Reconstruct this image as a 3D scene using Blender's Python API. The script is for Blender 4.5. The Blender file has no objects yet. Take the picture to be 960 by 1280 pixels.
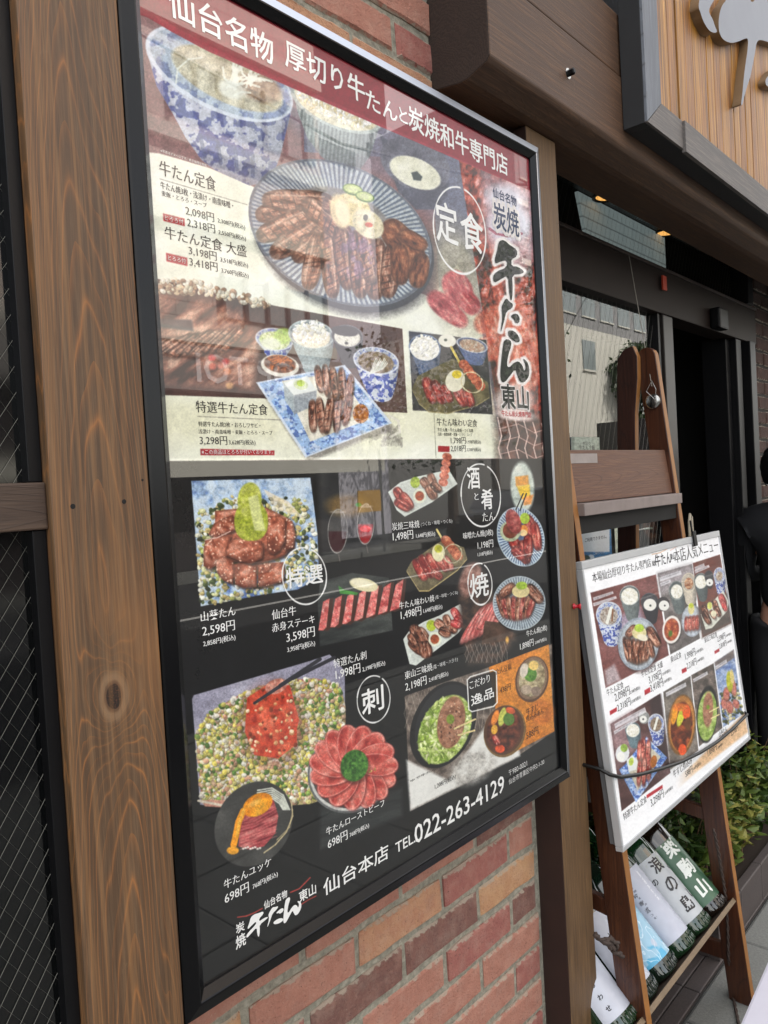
import bpy, bmesh, math, random
import numpy as np
from mathutils import Vector, Matrix
C = bpy.context.scene.collection
SC = bpy.context.scene
# ------------------------------------------------------------------ camera, world, sun, exposure
YAW, PITCH, ROLL = 0.8374879, -0.02937228, -0.05715865
CAM = np.array([-0.46586103, -0.76291632, 1.44994758]); FOC = 961.0
def _basis():
    cy, sy, cp, sp = math.cos(YAW), math.sin(YAW), math.cos(PITCH), math.sin(PITCH)
    d = np.array([sy*cp, cy*cp, sp]); r = np.array([cy, -sy, 0]); u = np.cross(r, d)
    cr, sr = math.cos(ROLL), math.sin(ROLL)
    return cr*r+sr*u, -sr*r+cr*u, d
RR, UU, DD = _basis()
cam = bpy.data.cameras.new('camera'); camo = bpy.data.objects.new('camera', cam); C.objects.link(camo)
cam.sensor_fit = 'HORIZONTAL'; cam.sensor_width = 36; cam.lens = 36*FOC/960
cam.clip_start = 0.02; cam.clip_end = 2000
M = Matrix([[RR[i], UU[i], -DD[i], CAM[i]] for i in range(3)]+[[0, 0, 0, 1]])
camo.matrix_world = M; SC.camera = camo
world = bpy.data.worlds.new('World'); SC.world = world; world.use_nodes = True
SUN_EL, SUN_AZ = math.radians(43), math.radians(28)     # the sun stands behind the shop: its front is in open shade
wn = world.node_tree; wn.nodes.clear()
wo = wn.nodes.new('ShaderNodeOutputWorld'); bg = wn.nodes.new('ShaderNodeBackground')
sky = wn.nodes.new('ShaderNodeTexSky'); sky.sky_type = 'NISHITA'; sky.sun_disc = False
sky.sun_elevation = SUN_EL; sky.sun_rotation = SUN_AZ; sky.air_density = 1.0; sky.dust_density = 2.5; sky.ozone_density = 0.6
# thin high cloud: whitens the blue
tc = wn.nodes.new('ShaderNodeTexCoord'); nz = wn.nodes.new('ShaderNodeTexNoise'); nz.inputs['Scale'].default_value = 2.2; nz.inputs['Detail'].default_value = 6
mp = wn.nodes.new('ShaderNodeMapRange'); mp.inputs['From Min'].default_value = .35; mp.inputs['From Max'].default_value = .62
mp.inputs['To Min'].default_value = .35; mp.inputs['To Max'].default_value = .85
mxw = wn.nodes.new('ShaderNodeMix'); mxw.data_type = 'RGBA'
wn.links.new(tc.outputs['Generated'], nz.inputs['Vector']); wn.links.new(nz.outputs['Fac'], mp.inputs['Value'])
wn.links.new(mp.outputs['Result'], mxw.inputs['Factor']); wn.links.new(sky.outputs['Color'], mxw.inputs['A'])
mxw.inputs['B'].default_value = (9.0, 8.75, 8.4, 1)
wn.links.new(mxw.outputs['Result'], bg.inputs['Color']); bg.inputs['Strength'].default_value = 0.15
wn.links.new(bg.outputs['Background'], wo.inputs['Surface'])
sl = bpy.data.lights.new('sun', 'SUN'); sl.energy = 5.0; sl.angle = math.radians(.5); sl.color = (1, .95, .88)
so = bpy.data.objects.new('sun', sl); C.objects.link(so)
sd = Vector((math.sin(SUN_AZ)*math.cos(SUN_EL), math.cos(SUN_AZ)*math.cos(SUN_EL), math.sin(SUN_EL)))
so.rotation_euler = sd.to_track_quat('Z', 'Y').to_euler(); so.location = (0, 5, 12)
SC.view_settings.view_transform = 'Standard'; SC.view_settings.look = 'None'; SC.view_settings.gamma = 1
SC.view_settings.exposure = 1.12
SC.cycles.use_denoising = True
try: SC.cycles.denoiser = 'OPENIMAGEDENOISE'
except Exception: pass
SC.cycles.max_bounces = 8; SC.cycles.transparent_max_bounces = 12; SC.cycles.sample_clamp_indirect = 6

# ------------------------------------------------------------------ measuring helpers (photo pixel <-> place)
def ray(px, py): return DD + (px-480)/FOC*RR - (py-640)/FOC*UU
def on(ax, val, px, py):
    v = ray(px, py); return CAM + (val-CAM[ax])/v[ax]*v
def proj(P):
    q = P-CAM; z = q@DD; return 480+FOC*(q@RR)/z, 640-FOC*(q@UU)/z
def onplane(n, c, px, py):
    v = ray(px, py); return CAM + (c-n@CAM)/(n@v)*v

# ------------------------------------------------------------------ object helpers
def tag(o, label=None, cat=None, group=None, kind=None):
    if label: o['label'] = label
    if cat: o['category'] = cat
    if group: o['group'] = group
    if kind: o['kind'] = kind
    return o
WL = {}
def empty(name, loc, label=None, cat=None, group=None, kind=None):
    o = bpy.data.objects.new(name, None); C.objects.link(o); o.location = loc; o.empty_display_size = .1
    WL[o.name] = Vector(loc); return tag(o, label, cat, group, kind)
def add(name, me, mat, parent=None, smooth=False):
    """me: mesh in world coordinates; shifted so that it sits right under its parent"""
    o = bpy.data.objects.new(name, me); C.objects.link(o)
    if mat is not None: me.materials.append(mat)
    if parent is not None:
        o.parent = parent; L = WL.get(parent.name, Vector()); WL[o.name] = L
        me.transform(Matrix.Translation(-L))
    if smooth:
        for f in me.polygons: f.use_smooth = True
    return o
def bm_new(): return bmesh.new()
def fin(name, bm, mat, parent=None, smooth=False):
    bmesh.ops.recalc_face_normals(bm, faces=bm.faces[:])
    me = bpy.data.meshes.new(name); bm.to_mesh(me); bm.free(); return add(name, me, mat, parent, smooth)
def box(bm, lo, hi, bev=0.0):
    lo = list(lo); hi = list(hi)
    vs = [bm.verts.new((x, y, z)) for x in (lo[0], hi[0]) for y in (lo[1], hi[1]) for z in (lo[2], hi[2])]
    idx = [(0, 1, 3, 2), (4, 6, 7, 5), (0, 4, 5, 1), (2, 3, 7, 6), (0, 2, 6, 4), (1, 5, 7, 3)]
    fs = [bm.faces.new([vs[i] for i in f]) for f in idx]
    if bev > 0:
        es = list({e for f in fs for e in f.edges})
        bmesh.ops.bevel(bm, geom=es, offset=bev, segments=2, profile=.6, affect='EDGES')
    return vs
def boxo(name, lo, hi, mat, parent=None, bev=0.0):
    bm = bm_new(); box(bm, lo, hi, bev); return fin(name, bm, mat, parent)
def obox(bm, o, ax, ay, az, lo, hi, bev=0):
    """box in a local frame"""
    o, ax, ay, az = map(np.array, (o, ax, ay, az))
    n0 = len(bm.verts); vs = box(bm, lo, hi, 0)
    for v in vs:
        c = o+ax*v.co.x+ay*v.co.y+az*v.co.z; v.co = Vector(c)
    if bev:
        es = list({e for v in vs for e in v.link_edges})
        bmesh.ops.bevel(bm, geom=es, offset=bev, segments=2, profile=.6, affect='EDGES')
def prism(bm, pts, off):
    """closed outline (world points) pushed along off"""
    a = [bm.verts.new(p) for p in pts]; b = [bm.verts.new(Vector(p)+Vector(off)) for p in pts]
    n = len(a); f1 = bm.faces.new(a); f2 = bm.faces.new(b[::-1])
    for i in range(n): bm.faces.new((a[i], b[i], b[(i+1) % n], a[(i+1) % n]))
    return f1, f2
def tube(bm, pts, r, seg=6, caps=True):
    pts = [Vector(p) for p in pts]; rings = []
    rs = r if isinstance(r, (list, tuple)) else [r]*len(pts)
    for i, p in enumerate(pts):
        d = (pts[min(i+1, len(pts)-1)]-pts[max(i-1, 0)]).normalized()
        a = d.orthogonal().normalized() if i == 0 else (prev-d*prev.dot(d)).normalized()
        prev = a; b = d.cross(a)
        rings.append([bm.verts.new(p+(a*math.cos(t)+b*math.sin(t))*rs[i]) for t in [2*math.pi*k/seg for k in range(seg)]])
    for i in range(len(rings)-1):
        for k in range(seg): bm.faces.new((rings[i][k], rings[i][(k+1) % seg], rings[i+1][(k+1) % seg], rings[i+1][k]))
    if caps: bm.faces.new(rings[0][::-1]); bm.faces.new(rings[-1])
def lathe(bm, o, axis, prof, seg=24, closed=True):
    """prof: (distance along axis, radius)"""
    o = Vector(o); d = Vector(axis).normalized(); a = d.orthogonal().normalized(); b = d.cross(a); rings = []
    for h, r in prof: rings.append([bm.verts.new(o+d*h+(a*math.cos(t)+b*math.sin(t))*r) for t in [2*math.pi*k/seg for k in range(seg)]])
    for i in range(len(rings)-1):
        for k in range(seg): bm.faces.new((rings[i][k], rings[i][(k+1) % seg], rings[i+1][(k+1) % seg], rings[i+1][k]))
    if closed: bm.faces.new(rings[0][::-1]); bm.faces.new(rings[-1])

# ------------------------------------------------------------------ material helpers
def srgb(c):
    c = np.array(c, float)/255
    return tuple(np.where(c <= .04045, c/12.92, ((c+.055)/1.055)**2.4))+(1,)
class NT:
    def __init__(s, name):
        s.m = bpy.data.materials.new(name); s.m.use_nodes = True; s.t = s.m.node_tree; s.t.nodes.clear()
        s.out = s.n('ShaderNodeOutputMaterial'); s.b = s.n('ShaderNodeBsdfPrincipled'); s.l(s.b.outputs[0], s.out.inputs[0])
    def n(s, t, **k):
        x = s.t.nodes.new(t)
        for a, v in k.items(): setattr(x, a, v)
        return x
    def l(s, a, b): s.t.links.new(a, b)
    def math(s, op, a, b=None, c=None):
        x = s.n('ShaderNodeMath', operation=op)
        for i, v in enumerate((a, b, c)):
            if v is None: continue
            if isinstance(v, (int, float)): x.inputs[i].default_value = v
            else: s.l(v, x.inputs[i])
        return x.outputs[0]
    def mix(s, f, a, b, blend='MIX'):
        x = s.n('ShaderNodeMix', data_type='RGBA', blend_type=blend)
        for k, v in (('Factor', f), ('A', a), ('B', b)):
            i = x.inputs[k]
            if isinstance(v, (int, float)): i.default_value = v
            elif isinstance(v, tuple): i.default_value = v
            else: s.l(v, i)
        return x.outputs['Result']
    def noise(s, scale, vec=None, detail=4, rough=.55, dist=0):
        x = s.n('ShaderNodeTexNoise'); x.inputs['Scale'].default_value = scale; x.inputs['Detail'].default_value = detail
        x.inputs['Roughness'].default_value = rough; x.inputs['Distortion'].default_value = dist
        s.l(vec if vec is not None else s.pos(), x.inputs['Vector']); return x.outputs['Fac']
    def pos(s):
        if not hasattr(s, '_p'): s._p = s.n('ShaderNodeNewGeometry').outputs['Position']
        return s._p
    def scaled(s, v, sx, sy, sz):
        x = s.n('ShaderNodeVectorMath', operation='MULTIPLY'); s.l(v, x.inputs[0]); x.inputs[1].default_value = (sx, sy, sz); return x.outputs[0]
    def ramp(s, f, pts):
        x = s.n('ShaderNodeValToRGB'); r = x.color_ramp
        while len(r.elements) < len(pts): r.elements.new(.5)
        for e, (p, c) in zip(r.elements, pts): e.position = p; e.color = c if isinstance(c, tuple) and len(c) == 4 else srgb(c)
        s.l(f, x.inputs[0]); return x.outputs[0]
    def step(s, f, a, b):
        x = s.n('ShaderNodeMapRange', interpolation_type='SMOOTHSTEP'); s.l(f, x.inputs['Value'])
        x.inputs['From Min'].default_value = a; x.inputs['From Max'].default_value = b; return x.outputs['Result']
    def bump(s, h, st, d=.001):
        x = s.n('ShaderNodeBump'); x.inputs['Strength'].default_value = st; x.inputs['Distance'].default_value = d
        s.l(h, x.inputs['Height'])
        if s.b.inputs['Normal'].is_linked: s.l(s.b.inputs['Normal'].links[0].from_socket, x.inputs['Normal'])
        s.l(x.outputs[0], s.b.inputs['Normal']); return x
    def set(s, **k):
        for a, v in k.items():
            i = s.b.inputs[a.replace('_', ' ')]
            if isinstance(v, (int, float, tuple)): i.default_value = v
            else: s.l(v, i)
        return s
def plain(name, c, rough=.5, metal=0, var=.12, scale=30, bump=.15, **k):
    t = NT(name); n = t.noise(scale, detail=5); c4 = srgb(c) if len(c) == 3 else c
    lo = tuple(x*(1-var) for x in c4[:3])+(1,); hi = tuple(min(1, x*(1+var)) for x in c4[:3])+(1,)
    t.set(Base_Color=t.mix(n, lo, hi), Roughness=rough, Metallic=metal)
    if bump: t.bump(t.noise(scale*4, detail=3), bump, .0006)
    for a, v in k.items(): t.set(**{a: v})
    return t.m
def wood(name, c_dark, c_mid, c_light, line, axis='z', u0=0.0, arch=2.2, freq=9, rough=.55, knot=None, finef=260, coat=0):
    """plain-sawn board: nested arches of the growth rings along the board, fine grain and wear"""
    t = NT(name); sp = t.n('ShaderNodeSeparateXYZ'); t.l(t.pos(), sp.inputs[0]); X, Y, Z = sp.outputs
    u, w, v = {'z': (X, Y, Z), 'x': (Z, Y, X), 'y': (Z, X, Y)}[axis]
    st = {'z': (1, 1, .13), 'x': (.13, 1, 1), 'y': (1, .13, 1)}[axis]
    sv = t.scaled(t.pos(), *st)
    wob = t.noise(9, sv, 3); wob2 = t.noise(38, sv, 2)
    uu = t.math('ADD', t.math('SUBTRACT', u, u0), t.math('MULTIPLY', t.math('SUBTRACT', wob, .5), .07))
    uu = t.math('ADD', uu, t.math('MULTIPLY', t.math('SUBTRACT', wob2, .5), .012))
    ph = t.math('ADD', t.math('MULTIPLY', v, arch), t.math('MULTIPLY', t.math('POWER', t.math('ABSOLUTE', uu), 1.55), arch*52))
    ph = t.math('ADD', ph, t.math('MULTIPLY', w, .5))
    if knot:
        kx, kz, kr = knot
        du = t.math('SUBTRACT', u, kx); dv = t.math('MULTIPLY', t.math('SUBTRACT', v, kz), .62)
        rr = t.math('SQRT', t.math('ADD', t.math('MULTIPLY', du, du), t.math('MULTIPLY', dv, dv)))
        rr = t.math('ADD', rr, t.math('MULTIPLY', t.math('SUBTRACT', wob2, .5), .008))
        near = t.math('POWER', 2.7, t.math('MULTIPLY', rr, -1/(kr*1.9)))
        ph = t.math('ADD', ph, t.math('MULTIPLY', near, 2.2))
    f = t.math('FRACT', t.math('MULTIPLY', ph, freq/arch if False else freq*.45))
    ln0 = t.math('POWER', f, 9); ln = t.math('POWER', t.math('SUBTRACT', 1, t.math('ABSOLUTE', t.math('SUBTRACT', t.math('MULTIPLY', f, 2), 1))), 11)
    if 'left' in name: ln = t.math('MULTIPLY', t.math('ADD', t.math('MULTIPLY', ln, .9), t.math('MULTIPLY', ln0, .5)), t.step(t.noise(16, sv, 3), .2, .6))
    late = t.step(f, .5, .98)
    fs = {'z': (finef, finef, finef*.03), 'x': (finef*.03, finef, finef), 'y': (finef, finef*.03, finef)}[axis]
    fine = t.noise(1, t.scaled(t.pos(), *fs), 5, .65)
    blot = t.noise(7, sv, 4)
    col = t.mix(blot, srgb(c_dark), srgb(c_mid)); col = t.mix(t.math('MULTIPLY', late, .35), col, srgb(c_dark))
    col = t.mix(t.math('MULTIPLY', t.step(fine, .42, .75), .5), col, srgb(c_light))
    col = t.mix(t.math('MULTIPLY', ln, t.math('ADD', .35, t.math('MULTIPLY', blot, .7))), col, srgb(line))
    if knot:
        col = t.mix(t.math('MULTIPLY', t.step(rr, kr*1.7, kr*1.2), .6), col, srgb((140, 112, 84))); col = t.mix(t.step(rr, kr*1.05, kr*.8), col, srgb((92, 66, 46)))
        kn = t.noise(500, detail=3); col = t.mix(t.step(rr, kr*.78, kr*.68), col, t.mix(t.step(kn, .5, .7), srgb((20, 12, 9)), srgb((84, 48, 28))))
    if 'left' in name:
        pore = t.noise(1, t.scaled(t.pos(), 900, 900, 22), 3, .6); col = t.mix(t.math('MULTIPLY', t.step(pore, .56, .70), .45), col, srgb((44, 32, 22)))
        gr = t.noise(1, t.scaled(t.pos(), 150, 150, 1.6), 3, .6); col = t.mix(t.math('MULTIPLY', t.step(gr, .45, .7), .35), col, srgb((164, 118, 72)))
        blo = t.noise(4.5, t.scaled(t.pos(), 1, 1, .6), 4); col = t.mix(t.math('MULTIPLY', t.step(blo, .5, .72), .45), col, srgb((150, 104, 62)))
    scr = t.noise(60, t.scaled(t.pos(), 1, 1, .5), 6, .7)
    col = t.mix(t.math('MULTIPLY', t.step(scr, .64, .75), .35), col, srgb(c_light))
    t.set(Base_Color=col, Roughness=t.math('ADD', rough-.1, t.math('MULTIPLY', fine, .25)))
    if coat: t.set(Coat_Weight=coat, Coat_Roughness=.25)
    t.bump(fine, .5, .0012); t.bump(ln, .3, .0006); return t.m
random.seed(4)
MT = {}
MT['post'] = wood('stained_wood_left', (60, 45, 32), (102, 76, 53), (130, 104, 76), (174, 112, 58), 'z', -.058, arch=2.0, freq=9.0, knot=tuple(on(1, .006, 143, 870)[[0, 2]])+(.0115,))
MT['post2'] = wood('stained_wood_right', (72, 54, 35), (112, 84, 54), (146, 114, 76), (100, 70, 40), 'z', .90, arch=1.2, freq=14)
MT['beam'] = wood('brown_beam_wood', (48, 32, 22), (90, 62, 42), (132, 98, 70), (64, 42, 28), 'x', 2.06, arch=1.0, freq=22, rough=.6)
MT['ladder'] = wood('orange_varnished_wood', (48, 24, 14), (76, 38, 20), (104, 60, 31), (36, 18, 11), 'z', 1.60, arch=1.0, freq=14, rough=.35, coat=.35)
MT['ladder_dark'] = wood('dark_stained_ladder_wood', (38, 19, 13), (62, 30, 19), (84, 44, 27), (30, 15, 10), 'z', 1.60, arch=1.0, freq=14, rough=.45)
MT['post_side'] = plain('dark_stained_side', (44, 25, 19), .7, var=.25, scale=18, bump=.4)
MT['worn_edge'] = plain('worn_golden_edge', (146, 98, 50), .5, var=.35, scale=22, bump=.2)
MT['tread'] = wood('worn_brown_board', (78, 50, 37), (106, 70, 50), (142, 104, 80), (68, 42, 31), 'x', 1.445, arch=1.0, freq=20, rough=.55)
MT['grey_edge'] = plain('worn_grey_edge', (132, 120, 116), .6, var=.3, scale=25, bump=.3)
MT['sign_frame'] = wood('weathered_grey_wood', (74, 72, 72), (112, 106, 103), (158, 148, 138), (60, 54, 50), 'x', 2.1, arch=2, freq=18, rough=.6)
MT['sign_frame_v'] = wood('weathered_grey_wood_upright', (84, 88, 96), (116, 122, 132), (150, 156, 164), (70, 70, 74), 'z', 1.2, arch=2, freq=18, rough=.6)
MT['sign_side'] = plain('charred_black_wood', (30, 31, 34), .6, var=.3, scale=20, bump=.4)
MT['letter'] = plain('grey_carved_wood', (128, 132, 142), .5, var=.12, scale=10, bump=.3)
MT['letter_side'] = plain('cut_wood_side', (120, 96, 68), .6, var=.25, scale=14, bump=.3)
MT['alu'] = plain('anodised_frame', (186, 190, 198), .3, 1, var=.05, scale=60, bump=.05)
MT['frame_black'] = plain('black_frame_paint', (9, 9, 11), .2, 0, var=.1, scale=60, bump=.05, Specular_IOR_Level=.28)
MT['black_metal'] = plain('black_metal', (15, 15, 17), .4, 0, var=.2, scale=20, bump=.1, Specular_IOR_Level=.22)
MT['frame_side'] = plain('dark_window_metal', (30, 26, 25), .45, 0, var=.25, scale=14, bump=.15, Specular_IOR_Level=.25)
MT['panel_alu'] = plain('white_panel_edge', (190, 192, 194), .35, .3, var=.05)
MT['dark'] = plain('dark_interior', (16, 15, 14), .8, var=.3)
MT['steel'] = plain('steel', (170, 170, 168), .25, 1, var=.1)
MT['rope'] = plain('dark_rope', (62, 50, 44), .8, var=.4, scale=300, bump=.5)
MT['cord'] = plain('thin_cord', (150, 145, 135), .6)
MT['blackcord'] = plain('black_rubber_cord', (14, 14, 15), .4)
def brickmat(name, a, b, dark, dust=.55):
    t = NT(name); n1 = t.noise(38, detail=6, rough=.65); n2 = t.noise(160, detail=5, rough=.7); n3 = t.noise(12, detail=3)
    col = t.mix(t.step(n1, .3, .7), srgb(a), srgb(b)); col = t.mix(t.math('MULTIPLY', t.step(n2, .55, .75), .6), col, srgb(dark))
    col = t.mix(t.math('MULTIPLY', t.step(n3, .55, .75), .35), col, srgb(dark))
    spk = t.noise(420, detail=2); col = t.mix(t.math('MULTIPLY', t.step(spk, .66, .74), .35), col, srgb((196, 178, 160)))
    oc = t.n('ShaderNodeTexCoord').outputs['Object']; so_ = t.n('ShaderNodeSeparateXYZ'); t.l(oc, so_.inputs[0]); ed = t.math('ADD', t.math('ABSOLUTE', so_.outputs[2]), t.math('MULTIPLY', t.math('SUBTRACT', t.noise(70, detail=5), .5), .022))
    col = t.mix(t.math('MULTIPLY', t.step(ed, .0245, .0275), .75), col, srgb((162, 154, 138)))
    du = t.noise(24, detail=6, rough=.7); col = t.mix(t.math('MULTIPLY', t.math('ADD', .10, t.math('MULTIPLY', t.step(du, .42, .7), .32)), dust), col, srgb((196, 172, 156)))
    pit = t.noise(230, detail=3, rough=.6); col = t.mix(t.math('MULTIPLY', t.step(pit, .36, .28), .7), col, srgb((70, 50, 44))); t.bump(pit, .8, .003)
    t.set(Base_Color=col, Roughness=.92); t.bump(n2, .9, .0022); t.bump(n1, .6, .004); return t.m
BR = [brickmat('orange_brick', (182, 136, 102), (170, 118, 90), (130, 98, 80)), brickmat('red_brick', (156, 96, 86), (142, 80, 74), (106, 66, 62)),
      brickmat('brown_brick', (122, 80, 70), (104, 68, 62), (76, 54, 50)), brickmat('salmon_brick', (172, 118, 100), (158, 104, 88), (122, 82, 72)),
      brickmat('tan_brick', (188, 146, 106), (174, 126, 90), (130, 102, 78))]
t = NT('mortar'); n1 = t.noise(90, detail=6, rough=.7); t.set(Base_Color=t.ramp(n1, [(.3, (110, 106, 95)), (.5, (142, 138, 124)), (.7, (170, 165, 150))]), Roughness=.95); t.bump(n1, 1, .004); MT['mortar'] = t.m
t = NT('concrete'); n1 = t.noise(140, detail=6, rough=.75); n2 = t.noise(6, detail=4)
t.set(Base_Color=t.mix(n2, t.ramp(n1, [(.3, (104, 106, 104)), (.55, (134, 136, 132)), (.7, (160, 160, 154))]), srgb((116, 116, 112))), Roughness=.9); t.bump(n1, .7, .002); MT['concrete'] = t.m
t = NT('dark_tile'); n1 = t.noise(180, detail=5, rough=.7); n2 = t.noise(9)
t.set(Base_Color=t.mix(n2, t.ramp(n1, [(.35, (64, 58, 58)), (.65, (92, 84, 82))]), srgb((74, 66, 64))), Roughness=.6); t.bump(n1, .4, .001); MT['tile'] = t.m
t = NT('asphalt'); n1 = t.noise(60, detail=8, rough=.8); t.set(Base_Color=t.ramp(n1, [(.3, (42, 43, 45)), (.7, (64, 65, 66))]), Roughness=.9); t.bump(n1, .5, .004); MT['asphalt'] = t.m
def glassmat(name, ior, tint=(1, 1, 1, 1)):
    m = bpy.data.materials.new(name); m.use_nodes = True; t = m.node_tree; t.nodes.clear()
    o = t.nodes.new('ShaderNodeOutputMaterial'); mx = t.nodes.new('ShaderNodeMixShader'); fr = t.nodes.new('ShaderNodeFresnel'); fr.inputs[0].default_value = ior
    tr = t.nodes.new('ShaderNodeBsdfTransparent'); tr.inputs[0].default_value = tint; gl = t.nodes.new('ShaderNodeBsdfGlossy'); gl.inputs['Roughness'].default_value = 0.0
    nzz = t.nodes.new('ShaderNodeTexNoise'); nzz.inputs['Scale'].default_value = 2.2; bp = t.nodes.new('ShaderNodeBump'); bp.inputs['Strength'].default_value = .03; bp.inputs['Distance'].default_value = .01
    t.links.new(nzz.outputs['Fac'], bp.inputs['Height']); t.links.new(bp.outputs[0], gl.inputs['Normal'])
    ge = t.nodes.new('ShaderNodeNewGeometry'); ma = t.nodes.new('ShaderNodeMath'); ma.operation = 'SUBTRACT'; ma.inputs[0].default_value = 1; mb = t.nodes.new('ShaderNodeMath'); mb.operation = 'MULTIPLY'; t.links.new(ge.outputs['Backfacing'], ma.inputs[1]); t.links.new(fr.outputs[0], mb.inputs[0]); t.links.new(ma.outputs[0], mb.inputs[1]); t.links.new(mb.outputs[0], mx.inputs[0]); t.links.new(tr.outputs[0], mx.inputs[1]); t.links.new(gl.outputs[0], mx.inputs[2]); t.links.new(mx.outputs[0], o.inputs[0]); return m
MT['glass'] = glassmat('window_glass', 2.3, (.75, .8, .78, 1))
MT['wire'] = plain('glass_wire', (120, 120, 112), .5, .3, bump=0)
# ------------------------------------------------------------------ printed sheets: a small painter working in the sheet's own plane
_tab = {}
def vnoise(x, y, seed=0):
    T = _tab.get(seed)
    if T is None: T = _tab[seed] = np.random.RandomState(seed+11).rand(128, 128).astype(np.float32)
    xi = np.floor(x).astype(int); yi = np.floor(y).astype(int); fx = x-xi; fy = y-yi
    fx = fx*fx*(3-2*fx); fy = fy*fy*(3-2*fy); x0 = xi % 128; x1 = (xi+1) % 128; y0 = yi % 128; y1 = (yi+1) % 128
    return (T[y0, x0]*(1-fx)+T[y0, x1]*fx)*(1-fy)+(T[y1, x0]*(1-fx)+T[y1, x1]*fx)*fy
def fbm(x, y, seed=0, o=3):
    s = 0; a = .5; tot = 0
    for k in range(o): s = s+a*vnoise(x*2**k, y*2**k, seed+k); tot += a; a *= .55
    return s/tot
def sm(x, a, b):
    t = np.clip((x-a)/(b-a), 0, 1); return t*t*(3-2*t)
class Sheet:
    """O: origin (bottom left), eu/ev: unit vectors, w/h metres; shapes are laid out in the coordinates of the measured photograph of the print"""
    def __init__(s, O, eu, ev, w, h, res):
        s.O, s.eu, s.ev, s.w, s.h = np.array(O), np.array(eu), np.array(ev), w, h
        s.nrm = np.cross(s.eu, s.ev); s.c = s.nrm@s.O
        s.nx = res; s.ny = int(res*h/w)
        U, V = np.meshgrid((np.arange(s.nx)+.5)/s.nx*w, (np.arange(s.ny)+.5)/s.ny*h)
        P = s.O+U[..., None]*s.eu+V[..., None]*s.ev
        s.X, s.Y = [a.astype(np.float32) for a in proj(P)]
        s.img = np.zeros((s.ny, s.nx, 3), np.float32); s.rs = np.random.RandomState(5)
    def uv(s, px, py):
        q = onplane(s.nrm, s.c, px, py)-s.O; return q@s.eu, q@s.ev
    def sub(s, x0, y0, x1, y1):
        q = np.array([s.uv(a, b) for a in (x0, x1) for b in (y0, y1)])
        i0 = int(max(0, q[:, 0].min()/s.w*s.nx-2)); i1 = int(min(s.nx, q[:, 0].max()/s.w*s.nx+3))
        j0 = int(max(0, q[:, 1].min()/s.h*s.ny-2)); j1 = int(min(s.ny, q[:, 1].max()/s.h*s.ny+3))
        if i1 <= i0 or j1 <= j0: return None
        return (slice(j0, j1), slice(i0, i1))
    def put(s, sl, a, col):
        col = np.asarray(col, np.float32)
        s.img[sl] = s.img[sl]*(1-a[..., None])+(col if col.ndim == 3 else col[None, None])*a[..., None]
    def emask(s, cx, cy, rx, ry, rot=0, p=2.0, soft=1.0):
        c, n = math.cos(math.radians(rot)), math.sin(math.radians(rot)); R = max(rx, ry)+2
        sl = s.sub(cx-R, cy-R, cx+R, cy+R)
        if sl is None: return None
        x = s.X[sl]-cx; y = s.Y[sl]-cy; a = (x*c+y*n)/rx; b = (-x*n+y*c)/ry
        r = (np.abs(a)**p+np.abs(b)**p)**(1/p); return sl, np.clip((1-r)*min(rx, ry)/soft+.5, 0, 1), a, b, r
    def ell(s, cx, cy, rx, ry, rot=0, col=(255, 255, 255), al=1, soft=1.0, p=2.0):
        m = s.emask(cx, cy, rx, ry, rot, p, soft)
        if m: s.put(m[0], m[1]*al, col)
    def pmask(s, pts, pad=0):
        P = np.array(pts, float); sl = s.sub(P[:, 0].min()-pad, P[:, 1].min()-pad, P[:, 0].max()+pad, P[:, 1].max()+pad)
        if sl is None: return None
        x = s.X[sl]; y = s.Y[sl]; ins = np.zeros(x.shape, bool); n = len(P); dm = np.full(x.shape, 1e9, np.float32)
        for i in range(n):
            x0, y0 = P[i]; x1, y1 = P[(i+1) % n]
            if y0 != y1: ins ^= ((y0 > y) != (y1 > y)) & (x < (x1-x0)*(y-y0)/(y1-y0)+x0)
            L = (x1-x0)**2+(y1-y0)**2+1e-9; t = np.clip(((x-x0)*(x1-x0)+(y-y0)*(y1-y0))/L, 0, 1)
            dm = np.minimum(dm, np.hypot(x-x0-t*(x1-x0), y-y0-t*(y1-y0)))
        return sl, np.where(ins, dm, -dm)
    def poly(s, pts, col, al=1, soft=1.0):
        m = s.pmask(pts)
        if m: s.put(m[0], np.clip(m[1]/soft+.5, 0, 1)*al, col)
    def line(s, x0, y0, x1, y1, wd, col, al=1):
        m = s.sub(min(x0, x1)-wd, min(y0, y1)-wd, max(x0, x1)+wd, max(y0, y1)+wd)
        if m is None: return
        x = s.X[m]; y = s.Y[m]; L = (x1-x0)**2+(y1-y0)**2; t = np.clip(((x-x0)*(x1-x0)+(y-y0)*(y1-y0))/L, 0, 1)
        d = np.hypot(x-x0-t*(x1-x0), y-y0-t*(y1-y0)); s.put(m, np.clip((wd/2-d)/.6+.5, 0, 1)*al, col)
    def curve(s, pts, wd, col, al=1):
        for a, b in zip(pts[:-1], pts[1:]): s.line(*a, *b, wd, col, al)
    def ring(s, cx, cy, rx, ry, rot, wd, col=(240, 240, 238)):
        m = s.emask(cx, cy, rx+wd, ry+wd, rot)
        if not m: return
        sl, _, a, b, r = m; k = (rx+wd)/rx; d = np.abs(r*k-1)*min(rx, ry); g = np.arctan2(b, a)
        w = wd*(.55+.6*vnoise(g*2+9, g*0+3, 5)); s.put(sl, np.clip((w/2-d)/.6+.5, 0, 1)*(sm(np.abs(g+1.2), .03, .1)), col)
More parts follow.
